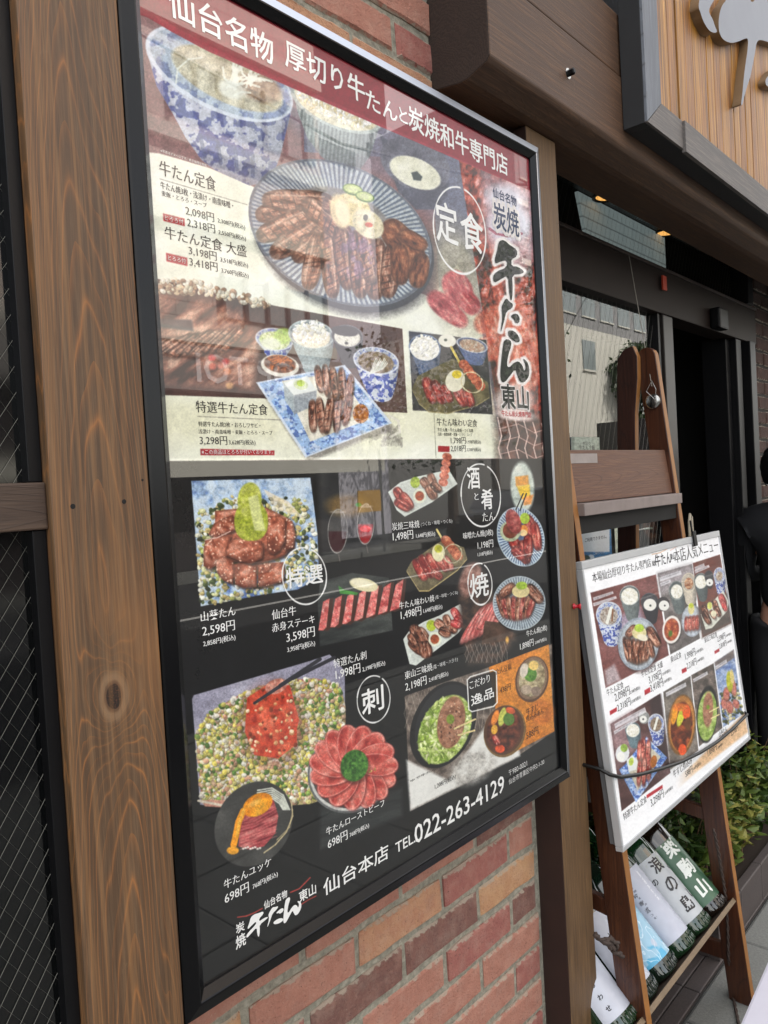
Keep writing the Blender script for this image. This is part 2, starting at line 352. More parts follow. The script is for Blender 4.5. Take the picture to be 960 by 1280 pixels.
    def tex(s, msl, mask, cols, sc=6, seed=0, al=1, rot=0, asp=1, contrast=1.6, grain=.1):
        """ramp of colours over fractal noise"""
        c, n = math.cos(math.radians(rot)), math.sin(math.radians(rot)); x = s.X[msl]; y = s.Y[msl]
        f = fbm((x*c+y*n)/sc/asp, (-x*n+y*c)/sc, seed, 4); f = np.clip((f-.5)*contrast+.5, 0, .9999)*(len(cols)-1)
        K = np.array(cols, np.float32); i = f.astype(int); fr = (f-i)[..., None]; col = K[i]*(1-fr)+K[i+1]*fr
        if grain: col = col*(1-grain+2*grain*s.rs.rand(*f.shape)[..., None])
        s.put(msl, mask*al, np.clip(col, 0, 255))
    def etex(s, cx, cy, rx, ry, rot, cols, sc=6, seed=0, soft=1.2, al=1, trot=0, asp=1, p=2.0, edge=0, contrast=1.6):
        m = s.emask(cx, cy, rx, ry, rot, p, soft)
        if not m: return
        s.tex(m[0], m[1], cols, sc, seed, al, trot, asp, contrast)
        if edge: s.put(m[0], m[1]*sm(m[4], .62, 1.02)*edge*al, np.array(cols[0])*.45)
    def ptex(s, pts, cols, sc=6, seed=0, al=1, rot=0, asp=1, soft=1, contrast=1.6):
        m = s.pmask(pts)
        if m: s.tex(m[0], np.clip(m[1]/soft+.5, 0, 1), cols, sc, seed, al, rot, asp, contrast)
    def dots(s, inside, n, r, cols, seed=0, asp=1.5, shade=.25):
        """many small crumbs inside a bounding ellipse (cx,cy,rx,ry,rot) or polygon"""
        R = np.random.RandomState(seed); k = 0
        if len(inside) == 5 and np.isscalar(inside[0]):
            cx, cy, rx, ry, rot = inside; c, q = math.cos(math.radians(rot)), math.sin(math.radians(rot))
            def pick():
                g = R.rand()*6.283; t = math.sqrt(R.rand()); a, b = rx*t*math.cos(g), ry*t*math.sin(g); return cx+a*c-b*q, cy+a*q+b*c
        else:
            P = np.array(inside, float); lo = P.min(0); hi = P.max(0)
            def pick():
                while True:
                    x, y = lo+(hi-lo)*R.rand(2); o = False
                    for i in range(len(P)):
                        x0, y0 = P[i]; x1, y1 = P[(i+1) % len(P)]
                        if (y0 > y) != (y1 > y) and x < (x1-x0)*(y-y0)/(y1-y0)+x0: o = not o
                    if o: return x, y
        for _ in range(n):
            x, y = pick(); rr = r*(.6+.8*R.rand()); g = R.rand()*180; c0 = np.array(cols[R.randint(len(cols))], float)*(.85+.3*R.rand())
            if shade: s.ell(x+rr*.25, y+rr*.35, rr*asp, rr, g, c0*.45, shade*2, .8)
            s.ell(x, y, rr*asp, rr, g, np.clip(c0, 0, 255), .95, .8)
            if rr > 1.1: s.ell(x-rr*.25, y-rr*.3, rr*asp*.5, rr*.45, g, np.clip(c0*1.35+14, 0, 255), .5, 1.2); s.ell(x+rr*.35, y+rr*.4, rr*.5, rr*.3, g, c0*.6, .35, 1.2)
    def slice(s, cx, cy, L, W, rot, kind='grill', seed=0, p=2.8):
        pal = {'grill': [(50, 26, 18), (116, 66, 48), (170, 114, 90), (214, 172, 148)], 'rare': [(112, 40, 36), (168, 74, 66), (200, 110, 96), (222, 150, 134)],
               'raw': [(150, 34, 38), (190, 60, 60), (214, 96, 92), (236, 160, 152)], 'pink': [(178, 78, 76), (208, 110, 104), (226, 140, 132), (238, 176, 166)],
               'red': [(104, 24, 26), (150, 44, 40), (186, 76, 66), (214, 130, 112)]}[kind]
        s.ell(cx+1.2, cy+1.6, L, W, rot, (30, 18, 14), .55, 2)
        s.etex(cx, cy, L, W, rot, pal, 3.2, seed, 1, 1, rot, 3.0, p, .5, 2.0)
        c, n = math.cos(math.radians(rot)), math.sin(math.radians(rot))
        R0 = np.random.RandomState(seed+900)
        for k in range(int(2+L*W/40)):
            a0, b0 = R0.uniform(-.7, .7)*L, R0.uniform(-.6, .6)*W; s.ell(cx+a0*c-b0*n, cy+a0*n+b0*c, R0.uniform(.6, 1.5), .55, rot+R0.uniform(-30, 30), (250, 228, 208), R0.uniform(.3, .75), .9)
            a0, b0 = R0.uniform(-.8, .8)*L, R0.uniform(-.8, .8)*W; s.ell(cx+a0*c-b0*n, cy+a0*n+b0*c, R0.uniform(.8, 2), .7, rot+90+R0.uniform(-30, 30), (34, 16, 12), R0.uniform(.3, .6), .9)
        if L > 20 and kind == 'grill':
            R = np.random.RandomState(seed+500)
            for k in range(int(L/5)):
                u = (-.85+1.7*(k+.5)/int(L/5)+R.uniform(-.06, .06))*L; m = s.emask(cx, cy, L*.97, W*.95, rot, p)
                if m: d = np.abs(m[2]*L-u-m[3]*W*.35); s.put(m[0], m[1]*sm(d, 1.7, .5)*(.4+.3*R.rand())*sm(m[4], 1.0, .8), (44, 24, 18))
            m = s.emask(cx, cy, L*.97, W*.95, rot, p)
            if m: s.put(m[0], m[1]*sm(np.abs(m[3]+.35), .35, .1)*sm(m[4], 1, .7)*.3, (226, 186, 160))
        s.line(cx-L*.75*c-n*W*-.45, cy-L*.75*n-c*W*.45, cx+L*.75*c+n*W*.45, cy+L*.75*n-c*W*.45, max(.8, W*.16), (236, 206, 186), .4)
    def fan(s, cx, cy, n, dx, dy, L, W, rot, drot=0, kind='grill', seed=0):
        for k in range(n): s.slice(cx+dx*k, cy+dy*k, L, W, rot+drot*k, kind, seed+k)
    def bowl(s, cx, cy, rx, ry, rot, depth, body, rim, fill, cols_fill, seed=0, pattern=None, taper=.62, inner=.82):
        """a bowl seen from above at an angle: wall, rim, contents"""
        pts = []; c, n = math.cos(math.radians(rot)), math.sin(math.radians(rot))
        for k in range(13):
            g = math.pi*k/12; pts.append((cx+rx*math.cos(g)*c-ry*math.sin(g)*n, cy+rx*math.cos(g)*n+ry*math.sin(g)*c))
        bot = [(cx+depth*.12+(x-cx)*taper, cy+depth+(y-cy)*taper) for x, y in pts]
        P = [pts[0]]+bot+[pts[-1]]; P = [pts[0]]+[((pts[0][0]*.45+bot[0][0]*.55)+rx*.06, (pts[0][1]*.5+bot[0][1]*.5)+1)]+bot+[((pts[-1][0]*.45+bot[-1][0]*.55)-rx*.06, pts[-1][1]*.5+bot[-1][1]*.5+1)]+[pts[-1]]
        m = s.pmask(P)
        if m:
            a = np.clip(m[1]+.5, 0, 1); s.put(m[0], a, body)
            x = s.X[m[0]]; y = s.Y[m[0]]
            if pattern == 'stripe': s.put(m[0], a*(.5+.5*np.sin((x-(y-cy)*.2)*5.2/max(1, rx/22)))*.6, np.array(rim)*.95)
            if pattern == 'blue': s.put(m[0], a*sm(fbm(x/rx*6, y/rx*6, seed+3), .46, .54)*.9, (52, 72, 158))
            s.put(m[0], a*sm((x-cx)/rx, .35, 1.0)*.35, (20, 22, 30)); s.put(m[0], a*sm((cx-x)/rx, .5, 1.0)*.25, (20, 22, 30))
        s.ell(cx, cy, rx, ry, rot, rim); s.ell(cx, cy, rx*.93, ry*.9, rot, np.array(body)*.8+20)
        if pattern == 'blue':
            mm = s.emask(cx, cy, rx*.92, ry*.9, rot)
            if mm: s.put(mm[0], mm[1]*sm(fbm(s.X[mm[0]]/rx*9, s.Y[mm[0]]/rx*9, seed), .5, .56)*.7, (90, 110, 180))
        s.etex(cx, cy+ry*.12, rx*inner, ry*inner, rot, cols_fill, max(2, rx*.12), seed, 1.2)
    def material(s, name, coat_ior=1.75, rough=.4, coat=1.0):
        A = s.img; B = A.copy()
        for ax in (0, 1): B = .68*B+.16*np.roll(B, 1, ax)+.16*np.roll(B, -1, ax)
        n = fbm(s.X/2.3, s.Y/2.3, 91, 2)-.5; n2 = fbm(s.X/9, s.Y/9, 93, 2)-.5; lum = B.mean(2); n = n+.5*(vnoise(s.X/1.1, s.Y/1.1, 97)-.5); w = np.clip((lum-34)/60, 0, 1)*np.clip((236-lum)/60, .15, 1)
        s.img = B*(1+(n*.30+n2*.22)*w)[..., None]
        im = bpy.data.images.new(name, s.nx, s.ny); a = np.ones((s.ny, s.nx, 4), np.float32); a[..., :3] = np.clip(s.img/255, 0, 1)
        im.pixels.foreach_set(a.ravel()); im.update(); im.pack()
        t = NT(name); ti = t.n('ShaderNodeTexImage'); ti.image = im; ti.extension = 'EXTEND'; uvn = t.n('ShaderNodeUVMap'); t.l(uvn.outputs[0], ti.inputs[0])
        t.set(Base_Color=ti.outputs['Color'], Roughness=rough, Coat_Weight=coat, Coat_IOR=coat_ior, Coat_Roughness=.01)
        t.set(Specular_IOR_Level=.3); return t.m
    def mesh(s, name, mat, parent, off=0.0, sub=1):
        """the sheet itself, textured by its own uv"""
        me = bpy.data.meshes.new(name); n = s.nrm*off
        P = [s.O+n, s.O+s.eu*s.w+n, s.O+s.eu*s.w+s.ev*s.h+n, s.O+s.ev*s.h+n]
        me.from_pydata([tuple(p) for p in P], [], [(0, 1, 2, 3)]); uvl = me.uv_layers.new(name='UVMap')
        for i, c in enumerate([(0, 0), (1, 0), (1, 1), (0, 1)]): uvl.data[i].uv = c
        return add(name, me, mat, parent)
_fc = {}
def glyphs(txt, off=0.0, res=2):
    k = (txt, off, res)
    if k not in _fc:
        c = bpy.data.curves.new('t', 'FONT'); c.body = txt; c.offset = off; c.resolution_u = res; o = bpy.data.objects.new('t', c); C.objects.link(o)
        dg = bpy.context.evaluated_depsgraph_get(); dg.update(); m = o.evaluated_get(dg).to_mesh()
        v = np.array([w.co[:] for w in m.vertices]).reshape(-1, 3)[:, :2]; f = [tuple(p.vertices) for p in m.polygons]
        o.evaluated_get(dg).to_mesh_clear(); bpy.data.objects.remove(o); bpy.data.curves.remove(c)
        _fc[k] = (v-v.min(0), f, v.max(0)-v.min(0), v.min(0)) if len(v) else None
    return _fc[k]
class Ink:
    """collects flat letters of one colour on a sheet; built as one mesh"""
    def __init__(s): s.v, s.f = [], []
    def put(s, P, F): n = len(s.v); s.v += [tuple(p) for p in P]; s.f += [tuple(i+n for i in f) for f in F]
    def build(s, name, mat, parent):
        if not s.v: return
        me = bpy.data.meshes.new(name); me.from_pydata(s.v, [], s.f); return add(name, me, mat, parent)
_rg = lambda r, n: [(r*math.cos(6.2832*k/n), r*math.sin(6.2832*k/n)) for k in range(n)]
SHIFT = {'serif': [(0, 0), (.012, 0), (.024, 0), (.036, 0)], 'thin': [(0, 0)], 'sans': [(0, 0), (.014, 0), (.014, .012), (0, .012)],
         'brush': [(0, 0)]+_rg(.017, 6), 'heavy': [(0, 0)]+_rg(.028, 8), 'halo': _rg(.085, 12)+_rg(.045, 8)+[(0, 0)]}
def letter(sheet, ink, txt, BL, TR, style='serif', off=None, lift=.0004, vertical=False):
    u0, v0 = sheet.uv(*BL); u1, v1 = sheet.uv(*TR); W, H = u1-u0, v1-v0
    if vertical:
        n = len(txt)
        for i, ch in enumerate(txt):
            g = glyphs(ch, 0.0); _place(sheet, ink, g, u0, v0+H*(n-1-i)/n+H*.03/n, W, H/n*.92, style, lift, 1)
        return
    sheet._ht = txt
    g = glyphs(txt, {'serif': -.008, 'thin': -.008, 'sans': .004}.get(style, 0.0))
    _place(sheet, ink, g, u0, v0, W, H, style, lift, len(txt))
def _place(sheet, ink, g, u0, v0, W, H, style, lift, n):
    if g is None: return
    v, f, d, mn = g
    if style == 'halo':
        q = v/np.maximum(d, 1e-6)*np.array([W, H])
    else:
        if style in ('serif', 'thin', 'brush') and n > 2: H = max(H, W/d[0]*d[1]*.98)
        q = v/np.maximum(d, 1e-6)*np.array([W, H])
    if style in ('brush', 'heavy'):
        a = fbm(q[:, 0]/H*5+n, q[:, 1]/H*5, 3, 2)-.5; b = fbm(q[:, 0]/H*5, q[:, 1]/H*5+7, 4, 2)-.5; q = q+np.stack([a, b*1.0], 1)*H*(.075 if style == 'heavy' else .045)
    for k, (sx, sy) in enumerate(SHIFT[style]):
        p = q*np.array([1-.03/max(1, n), 1])+np.array([u0+sx*H, v0+sy*H])
        ink.put(sheet.O+p[:, :1]*sheet.eu+p[:, 1:]*sheet.ev+sheet.nrm*(lift+k*.00002), f)
def inkmat(name, c, coat_ior=1.75):
    t = NT(name); n = t.noise(200); c4 = srgb(c); t.set(Base_Color=t.mix(n, tuple(x*.93 for x in c4[:3])+(1,), c4), Roughness=.45, Coat_Weight=1.0, Coat_IOR=coat_ior, Coat_Roughness=.01, Specular_IOR_Level=.3); return t.m
# ------------------------------------------------------------------ the big menu poster
MENU_IOR = 1.78
PS = Sheet((.026, .012, .878), (1, 0, 0), (0, 0, 1), .848, 1.198, 1300)
_q = lambda P, y0: [(500+a/4.8, y0+b/4.8) for a, b in P]
USHI = [_q([(590, 200), (620, 190), (660, 225), (700, 250), (702, 290), (665, 308), (668, 350), (705, 352), (745, 380), (730, 396), (670, 400), (674, 470), (672, 545), (662, 560), (652, 500), (646, 402), (600, 430), (562, 452), (554, 412), (575, 382), (640, 356), (640, 312), (600, 322), (570, 336), (565, 308), (580, 260)], 260)]
TA = [_q([(635, 538), (652, 560), (678, 578), (670, 602), (636, 620), (626, 665), (606, 742), (600, 740), (613, 655), (606, 602), (612, 578)], 260),
      _q([(668, 640), (700, 632), (718, 660), (712, 692), (690, 690), (682, 668), (664, 656)], 260), _q([(645, 734), (682, 736), (712, 770), (718, 800), (700, 808), (668, 790), (648, 765)], 260)]
NN = [_q([(625, 115), (660, 118), (668, 150), (648, 205), (638, 270), (652, 288), (680, 257), (708, 246), (732, 270), (744, 312), (754, 275), (736, 236), (744, 232), (768, 262), (776, 310), (766, 350), (742, 376), (716, 371), (702, 332), (690, 292), (655, 338), (626, 376), (606, 371), (598, 330), (606, 240), (614, 160)], 400)]
LOGO = USHI+TA+NN
def paint_menu(s):
    rs = s.rs; full = (slice(0, s.ny), slice(0, s.nx)); one = np.ones(s.X.shape, np.float32)
    s.put(full, one, (10, 11, 12))
    WOOD = [(30, 32, 35), (40, 43, 46), (52, 56, 58)]
    # upper scene: plum table, slate background to the right
    s.ptex([(100, -200), (720, -200), (720, 240), (640, 600), (150, 600)], [(108, 74, 76), (124, 88, 90), (138, 104, 104)], 60, 1, asp=3)
    s.ptex([(380, 60), (600, 190), (632, 575), (560, 560), (540, 200), (380, 190)], [(92, 96, 116), (104, 108, 128), (116, 120, 138)], 90, 2)
    s.poly([(395, 190), (330, 120), (330, 60), (520, 160), (560, 300), (500, 230)], (118, 112, 130), .55, 14)
    # pale paper ground of the set menus
    PAPER = [(222, 224, 204), (236, 238, 222), (242, 244, 234)]

    m = s.pmask([(150, 186), (200, 192), (262, 210), (318, 234), (430, 330), (540, 372), (572, 330), (600, 400), (629, 573), (150, 577)])
    s.tex(m[0], np.clip(m[1]/1.2+.5, 0, 1), PAPER, 40, 3, grain=.03)
    s.etex(572, 350, 34, 70, -12, [(150, 142, 120), (170, 164, 140), (196, 190, 168)], 30, 4, soft=26, al=.8)
    m = s.pmask([(150, 470), (629, 470), (629, 573), (150, 577)]); s.put(m[0], np.clip(m[1]/40, 0, 1)*.35, (214, 208, 160))
    # right strip: charcoal-grilled meat
    m = s.pmask([(573, 196), (700, 250), (712, 640), (650, 640), (632, 574)])
    s.tex(m[0], np.clip(m[1]+.5, 0, 1), [(36, 18, 18), (92, 34, 28), (156, 62, 48), (186, 92, 74), (222, 160, 150)], 11, 6, asp=.6, rot=10, contrast=2.0)
    s.ptex([(600, 210), (690, 245), (690, 320), (640, 340), (605, 300)], [(150, 120, 130), (196, 176, 188), (226, 214, 222)], 16, 7, al=.75, soft=14)
    s.ptex([(612, 440), (640, 520), (700, 520), (700, 640), (628, 640)], [(26, 20, 20), (60, 40, 36), (110, 66, 52)], 9, 8, al=.9, soft=14)
    for k in range(9):   # wire grill over the coals
        x = 622+k*11; s.curve([(x, 522+k*1.5), (x+5, 545), (x+1, 560), (x+9, 590)], 1.6, (226, 200, 190), .8)
    for k in range(4): s.curve([(624, 536+k*16), (648, 530+k*16), (668, 541+k*16), (690, 534+k*16)], 1.4, (214, 180, 170), .6)
    s.line(650, 382, 668, 378, 2.2, (70, 40, 36))
    for (x, y, w, h) in [(645, 400, 30, 20), (660, 440, 26, 26), (618, 400, 18, 26), (612, 435, 16, 22), (655, 470, 18, 18)]:
        s.etex(x, y, w, h, 70, [(150, 48, 36), (198, 88, 64), (222, 130, 104), (240, 190, 170)], 5, int(x), 4, .75, 80, 2.5)
    # soup bowl
    body = (196, 202, 216)
    P = [(184, 66), (196, 108), (216, 142), (232, 172), (252, 200), (268, 212), (312, 232), (338, 226), (350, 196), (366, 130), (362, 100), (270, 90)]
    m = s.pmask(P); a = np.clip(m[1]+.5, 0, 1); s.put(m[0], a, (188, 192, 206)); x, y = s.X[m[0]], s.Y[m[0]]
    s.put(m[0], a*sm(fbm(x/9, y/9, 31), .47, .57)*.8, (62, 72, 136)); s.put(m[0], a*sm(y-x*.42, 66, 112)*.5, (60, 62, 84)); s.put(m[0], a*sm(x, 260, 350)*.3, (50, 54, 74))
    for k in range(5): s.line(250+k*22, 168+k*9, 256+k*20, 196+k*8, 5, (74, 84, 120), .6)
    s.ell(274, 92, 101, 45, 27, (206, 214, 226)); s.ell(276, 92, 97, 41, 27, (168, 182, 196)); 
    m = s.emask(275, 92, 96, 41, 27); s.put(m[0], m[1]*sm(m[4], .72, .86)*sm(fbm(s.X[m[0]]/9, s.Y[m[0]]/9, 9), .45, .55)*.7, (96, 112, 156))
    s.etex(284, 98, 76, 29, 26, [(150, 142, 116), (182, 176, 150), (210, 206, 184)], 14, 10, 2); s.etex(325, 110, 28, 17, 20, [(92, 66, 50), (140, 112, 88), (182, 160, 136)], 6, 11, 5, .8)
    for k in range(26):
        r = np.random.RandomState(k); x0, y0 = 292+r.randn()*12, 104+r.randn()*7; g = r.rand()*2.2-2.4; L = 16+r.rand()*22
        s.curve([(x0, y0), (x0+L*.5*math.cos(g), y0+L*.5*math.sin(g)), (x0+L*math.cos(g+.3), y0+L*math.sin(g+.3))], 2.6, (226, 230, 216), .8)
    s.ell(290, 112, 18, 11, 20, (232, 236, 226), .7, 4)
    s.curve([(220, 104), (222, 86), (236, 74), (252, 72)], 2.2, (222, 226, 214), .8)
    # rice bowl
    P = [(364, 104), (372, 140), (384, 172), (402, 196), (424, 212), (448, 214), (462, 196), (472, 166), (474, 148), (420, 120)]
    m = s.pmask(P); a = np.clip(m[1]+.5, 0, 1); s.put(m[0], a, (118, 128, 128)); x, y = s.X[m[0]], s.Y[m[0]]
    s.put(m[0], a*(.5+.5*np.sin(x*1.25+y*.12))*.8, (168, 178, 176)); s.put(m[0], a*sm(x, 420, 474)*.45, (60, 66, 76)); s.put(m[0], a*sm(y-x*.35, 28, 66)*.3, (52, 56, 66))
    s.ell(420, 134, 61, 25, 24, (176, 186, 182)); s.etex(421, 131, 57, 25, 24, [(186, 178, 146), (220, 214, 186), (240, 238, 220)], 5, 12, 1)
    s.dots((421, 129, 54, 20, 24), 620, 1.3, [(244, 242, 228), (232, 226, 200), (222, 206, 160), (250, 248, 240)], 3, 2.1, .12)
    # tororo bowl
    P = [(474, 168), (484, 200), (498, 240), (520, 262), (545, 262), (558, 246), (562, 226)]
    s.ptex(P, [(70, 72, 88), (88, 92, 108)], 20, 14, soft=2); s.etex(519, 205, 46, 31, 26, [(78, 80, 94), (104, 106, 120), (124, 126, 138)], 26, 15, 1.5)
    s.etex(519, 216, 34, 18, 24, [(206, 206, 182), (226, 226, 206), (236, 236, 220)], 10, 16, 1.5); s.poly([(514, 216), (521, 214), (528, 221), (526, 226), (517, 225)], (62, 74, 76), 1, 1.5)
    # trees in the far background of the print
    # big striped plate
    s.ell(431, 304, 121, 84, 27, (60, 60, 66), .75, 10); s.ell(428, 298, 121, 84, 27, (64, 68, 76))
    m = s.emask(425, 291, 121, 83, 27); sl, a, A, B, r = m; s.put(sl, a, (178, 186, 190)); g = np.arctan2(B, A)
    s.put(sl, a*sm(.5+.5*np.sin(g*104), .35, .65)*.85, (84, 98, 118)); s.put(sl, a*sm(r, .955, .985), (96, 104, 116)); s.put(sl, a*(1-sm(r, .60, .66)), (128, 126, 124))
    s.put(sl, a*(1-sm(A, -.9, -.2))*.15, (60, 60, 80))
    for (x, y, L, W, rot, k) in [(352, 262, 33, 13, -14, 1), (372, 251, 44, 14, 2, 2), (360, 280, 42, 14, -24, 3), (376, 296, 44, 14, -32, 4), (398, 300, 40, 14, -38, 5), (392, 326, 36, 12, -78, 6),
                                (412, 330, 42, 11, 84, 7), (408, 274, 38, 14, 40, 8), (428, 262, 26, 12, 20, 9)]: s.slice(x, y, L, W, rot, 'grill', k)
    for i, (x, y, L, W, rot) in enumerate([(430, 322, 40, 12, 82), (448, 330, 42, 12, 86), (470, 336, 38, 13, 92), (488, 338, 34, 12, 96), (458, 318, 36, 11, 80)]): s.slice(x, y, L, W, rot, 'grill', 40+i)
    for i, (x, y, L, W, rot) in enumerate([(500, 300, 30, 17, 50), (516, 322, 30, 16, 75), (524, 338, 22, 12, 100), (500, 330, 26, 12, 88), (516, 300, 20, 10, 30)]):
        s.etex(x, y, L, W, rot, [(48, 24, 18), (104, 56, 36), (148, 88, 58), (184, 128, 92)], 4, 60+i, 1.5, 1, rot, 2.5, 2.5, .4)
    m = s.emask(445, 318, 30, 42, -8); s.put(m[0], m[1]*sm(fbm(s.X[m[0]]/8, s.Y[m[0]]/14, 77), .4, .6)*.45*(1-sm(m[4], .5, 1)), (104, 84, 150))
    s.etex(440, 262, 24, 20, 30, [(186, 168, 110), (222, 206, 150), (240, 232, 200)], 6, 20, 2); s.etex(460, 280, 22, 16, 40, [(190, 180, 140), (226, 216, 184), (240, 236, 214)], 6, 21, 2)
    s.ell(425, 264, 12, 22, -14, (226, 206, 160), .9, 3); s.ell(428, 266, 8, 17, -14, (240, 226, 190), .9, 3)
    for x, y, w in ((441, 237, 13), (456, 246, 12)): s.ell(x, y, w, w*.55, 14, (92, 122, 62)); s.ell(x, y-.5, w*.86, w*.42, 14, (190, 204, 132)); s.ell(x, y-.5, w*.5, w*.25, 14, (214, 222, 170), .8, 2)
    s.ell(461, 281, 5, 3, 10, (206, 92, 62)); s.ell(457, 272, 3, 4, 0, (96, 92, 84))
    # raw tongue blocks
    for (x, y, L, W, rot, k) in [(572, 360, 23, 17, 58, 1), (586, 378, 17, 12, 50, 2), (556, 384, 26, 13, 42, 3), (566, 392, 22, 11, 42, 5)]:
        s.etex(x, y, L, W, rot, [(120, 34, 44), (164, 62, 70), (190, 96, 98), (216, 142, 136)], 5, 80+k, 3, .95, rot, 3.4, 2.3)
    # left: tongue over charcoal, seen large
    m = s.pmask([(150, 343), (186, 346), (320, 378), (503, 411), (509, 516), (420, 512), (330, 498), (150, 492)]); s.tex(m[0], np.clip(m[1]+.5, 0, 1), [(50, 34, 32), (74, 50, 46), (92, 64, 58)], 40, 30)
    m = s.pmask([(150, 348), (300, 380), (330, 420), (320, 492), (150, 480)]); s.tex(m[0], np.clip(m[1]/10, 0, 1), [(44, 24, 22), (96, 56, 46), (146, 98, 80), (196, 156, 134)], 12, 31, rot=-38, asp=3, contrast=2.2)
    s.dots([(186, 352), (240, 348), (300, 366), (340, 378), (335, 386), (250, 368), (186, 366)], 190, 2.3, [(206, 196, 170), (184, 160, 130), (226, 220, 200), (150, 120, 96)], 8, 1.4, .3)
    s.poly([(186, 398), (240, 400), (242, 414), (210, 410), (186, 408)], (50, 48, 56), .85, 3)
    for k in range(12): s.slice(192+k*9, 436-k*1.2+(k % 3), 26, 5, -32-k*1.2, 'grill', 90+k)
    for (x, y, c) in [(265, 447, (216, 60, 56)), (282, 452, (190, 50, 52)), (266, 458, (230, 110, 90)), (284, 464, (232, 130, 70)), (287, 482, (220, 170, 110)), (276, 457, (240, 150, 130))]: s.ell(x, y, 4.5, 4, 0, c, .7, 3)
    # set: small dishes, rice, tororo, soup, square plate
    s.bowl(343, 424, 24, 14, 8, 16, (168, 182, 200), (206, 212, 222), None, [(150, 170, 90), (196, 210, 150), (226, 230, 204)], 3, 'blue', inner=.8)
    s.ell(354, 420, 12, 10, 0, (156, 190, 84), .85, 3); s.ell(338, 430, 13, 8, 0, (222, 226, 210), .8, 3)
    s.ell(350, 457, 24, 14, 8, (222, 218, 206)); s.etex(350, 455, 20, 11, 8, [(52, 28, 20), (110, 60, 34), (196, 110, 56)], 4, 5)
    for k in range(7): s.line(338+k*2.4, 450+(k % 3)*2, 348+k*2.5, 446+(k % 4)*2.4, 2, (206, 116, 58), .85)
    s.bowl(389, 418, 29, 18, 9, 42, (150, 164, 168), (176, 188, 188), None, [(206, 200, 176), (232, 228, 212), (244, 242, 234)], 4, 'stripe', .55)
    s.dots((388, 415, 22, 14, 9), 150, 1.3, [(244, 243, 236), (232, 228, 206), (250, 250, 246)], 4, 1.9, .1)
    s.bowl(434, 420, 20, 14, 9, 32, (42, 42, 46), (96, 98, 104), None, [(196, 192, 176), (222, 220, 206), (236, 234, 224)], 6, None, .6); s.ell(431, 414, 17, 6, 9, (50, 50, 54)); s.ell(433, 429, 2, 1.6, 0, (40, 44, 40))
    s.bowl(470, 451, 29, 17, 10, 42, (206, 212, 222), (214, 220, 230), None, [(84, 66, 50), (126, 108, 86), (158, 140, 116)], 7, 'blue', .55, .78)
    s.curve([(448, 444), (470, 462), (492, 456)], 0.1, (0, 0, 0), 0)
    for k in range(12): s.line(462+k*1.5, 468-k*.6, 470+k*1.3, 448+(k % 4)*2, 1.3, (232, 236, 226), .85)
    Q = [(320, 478), (431, 456), (490, 529), (382, 572)]
    s.poly([(x+3, y+6) for x, y in Q], (60, 52, 50), .5, 5); s.poly(Q, (206, 218, 232)); Q2 = [(324, 479), (429, 459), (486, 529), (384, 569)]
    m = s.pmask(Q2); x, y = s.X[m[0]], s.Y[m[0]]; a = np.clip(m[1]+.5, 0, 1); s.put(m[0], a, (150, 182, 220)); s.put(m[0], a*sm(fbm(x/5, y/4, 44), .52, .6)*.8, (62, 92, 158)); s.put(m[0], a*sm(fbm(x/7, y/5, 49), .58, .66)*.7, (214, 226, 240))
    s.ptex([(352, 476), (424, 466), (462, 524), (388, 552)], [(196, 190, 168), (220, 216, 198), (232, 228, 214)], 12, 45)
    s.poly([(354, 478), (384, 470), (396, 488), (367, 494)], (226, 232, 228)); s.poly([(354, 478), (367, 494), (368, 518), (356, 500)], (164, 176, 180)); s.poly([(367, 494), (396, 488), (395, 506), (368, 518)], (150, 158, 164)); s.ell(376, 481, 9, 6, 10, (206, 216, 176)); s.ell(376, 479, 5, 4, 0, (170, 196, 60))
    for k, (x, y, L, W, rot) in enumerate([(399, 474, 17, 5, 80), (408, 476, 20, 5, 84), (418, 480, 22, 5, 82), (428, 482, 22, 5, 86), (437, 488, 20, 5, 96), (391, 520, 20, 5.4, 88), (401, 519, 22, 5.4, 84), (411, 518, 24, 5.4, 98), (422, 516, 24, 5.4, 94), (434, 512, 20, 5.4, 100)]): s.slice(x, y, L, W, rot, 'grill', 120+k)
    s.etex(451, 517, 10, 12, 0, [(96, 48, 20), (166, 98, 44), (206, 142, 70)], 3, 46)
    # ink swirl
    for k in range(9): s.curve([(452+k*5, 540+(k % 3)*6), (470+k*4, 548-(k % 4)*5), (486+k*2, 534+k*3), (478+k*3, 556)], 5-(k % 3), (90, 84, 80), .22)
    s.curve([(486, 519), (498, 526), (500, 540), (488, 546)], 3, (220, 216, 204), .7)
    # small right photo
    F = [(511, 414), (608, 425), (616, 518), (516, 513)]; s.ptex(F, [(34, 32, 36), (46, 44, 48), (62, 60, 62)], 14, 50)
    s.poly([(512, 415), (540, 418), (546, 470), (514, 466)], (60, 76, 110), .5, 6)
    s.bowl(531, 434, 20, 16, 10, 30, (62, 78, 110), (120, 140, 170), None, [(214, 210, 196), (236, 234, 226), (246, 245, 240)], 8, 'stripe', .6, .92); s.dots((530, 432, 17, 13, 10), 90, 1.3, [(250, 250, 246), (232, 230, 214)], 5, 1.8, .1)
    s.ell(559, 426, 11, 8, 8, (232, 230, 216)); s.ell(557, 425, 2, 1.6, 0, (60, 70, 60))
    s.bowl(590, 431, 20, 9, 14, 20, (90, 104, 140), (226, 228, 228), None, [(150, 110, 84), (206, 196, 180)], 9, None, .6)
    P = [(515, 486), (522, 470), (566, 448), (610, 478), (612, 496), (596, 506), (560, 516), (536, 514), (524, 504)]
    s.poly([(x, y+1.5) for x, y in P], (150, 138, 96)); s.ptex(P, [(62, 56, 34), (88, 80, 50), (116, 106, 70)], 10, 51)
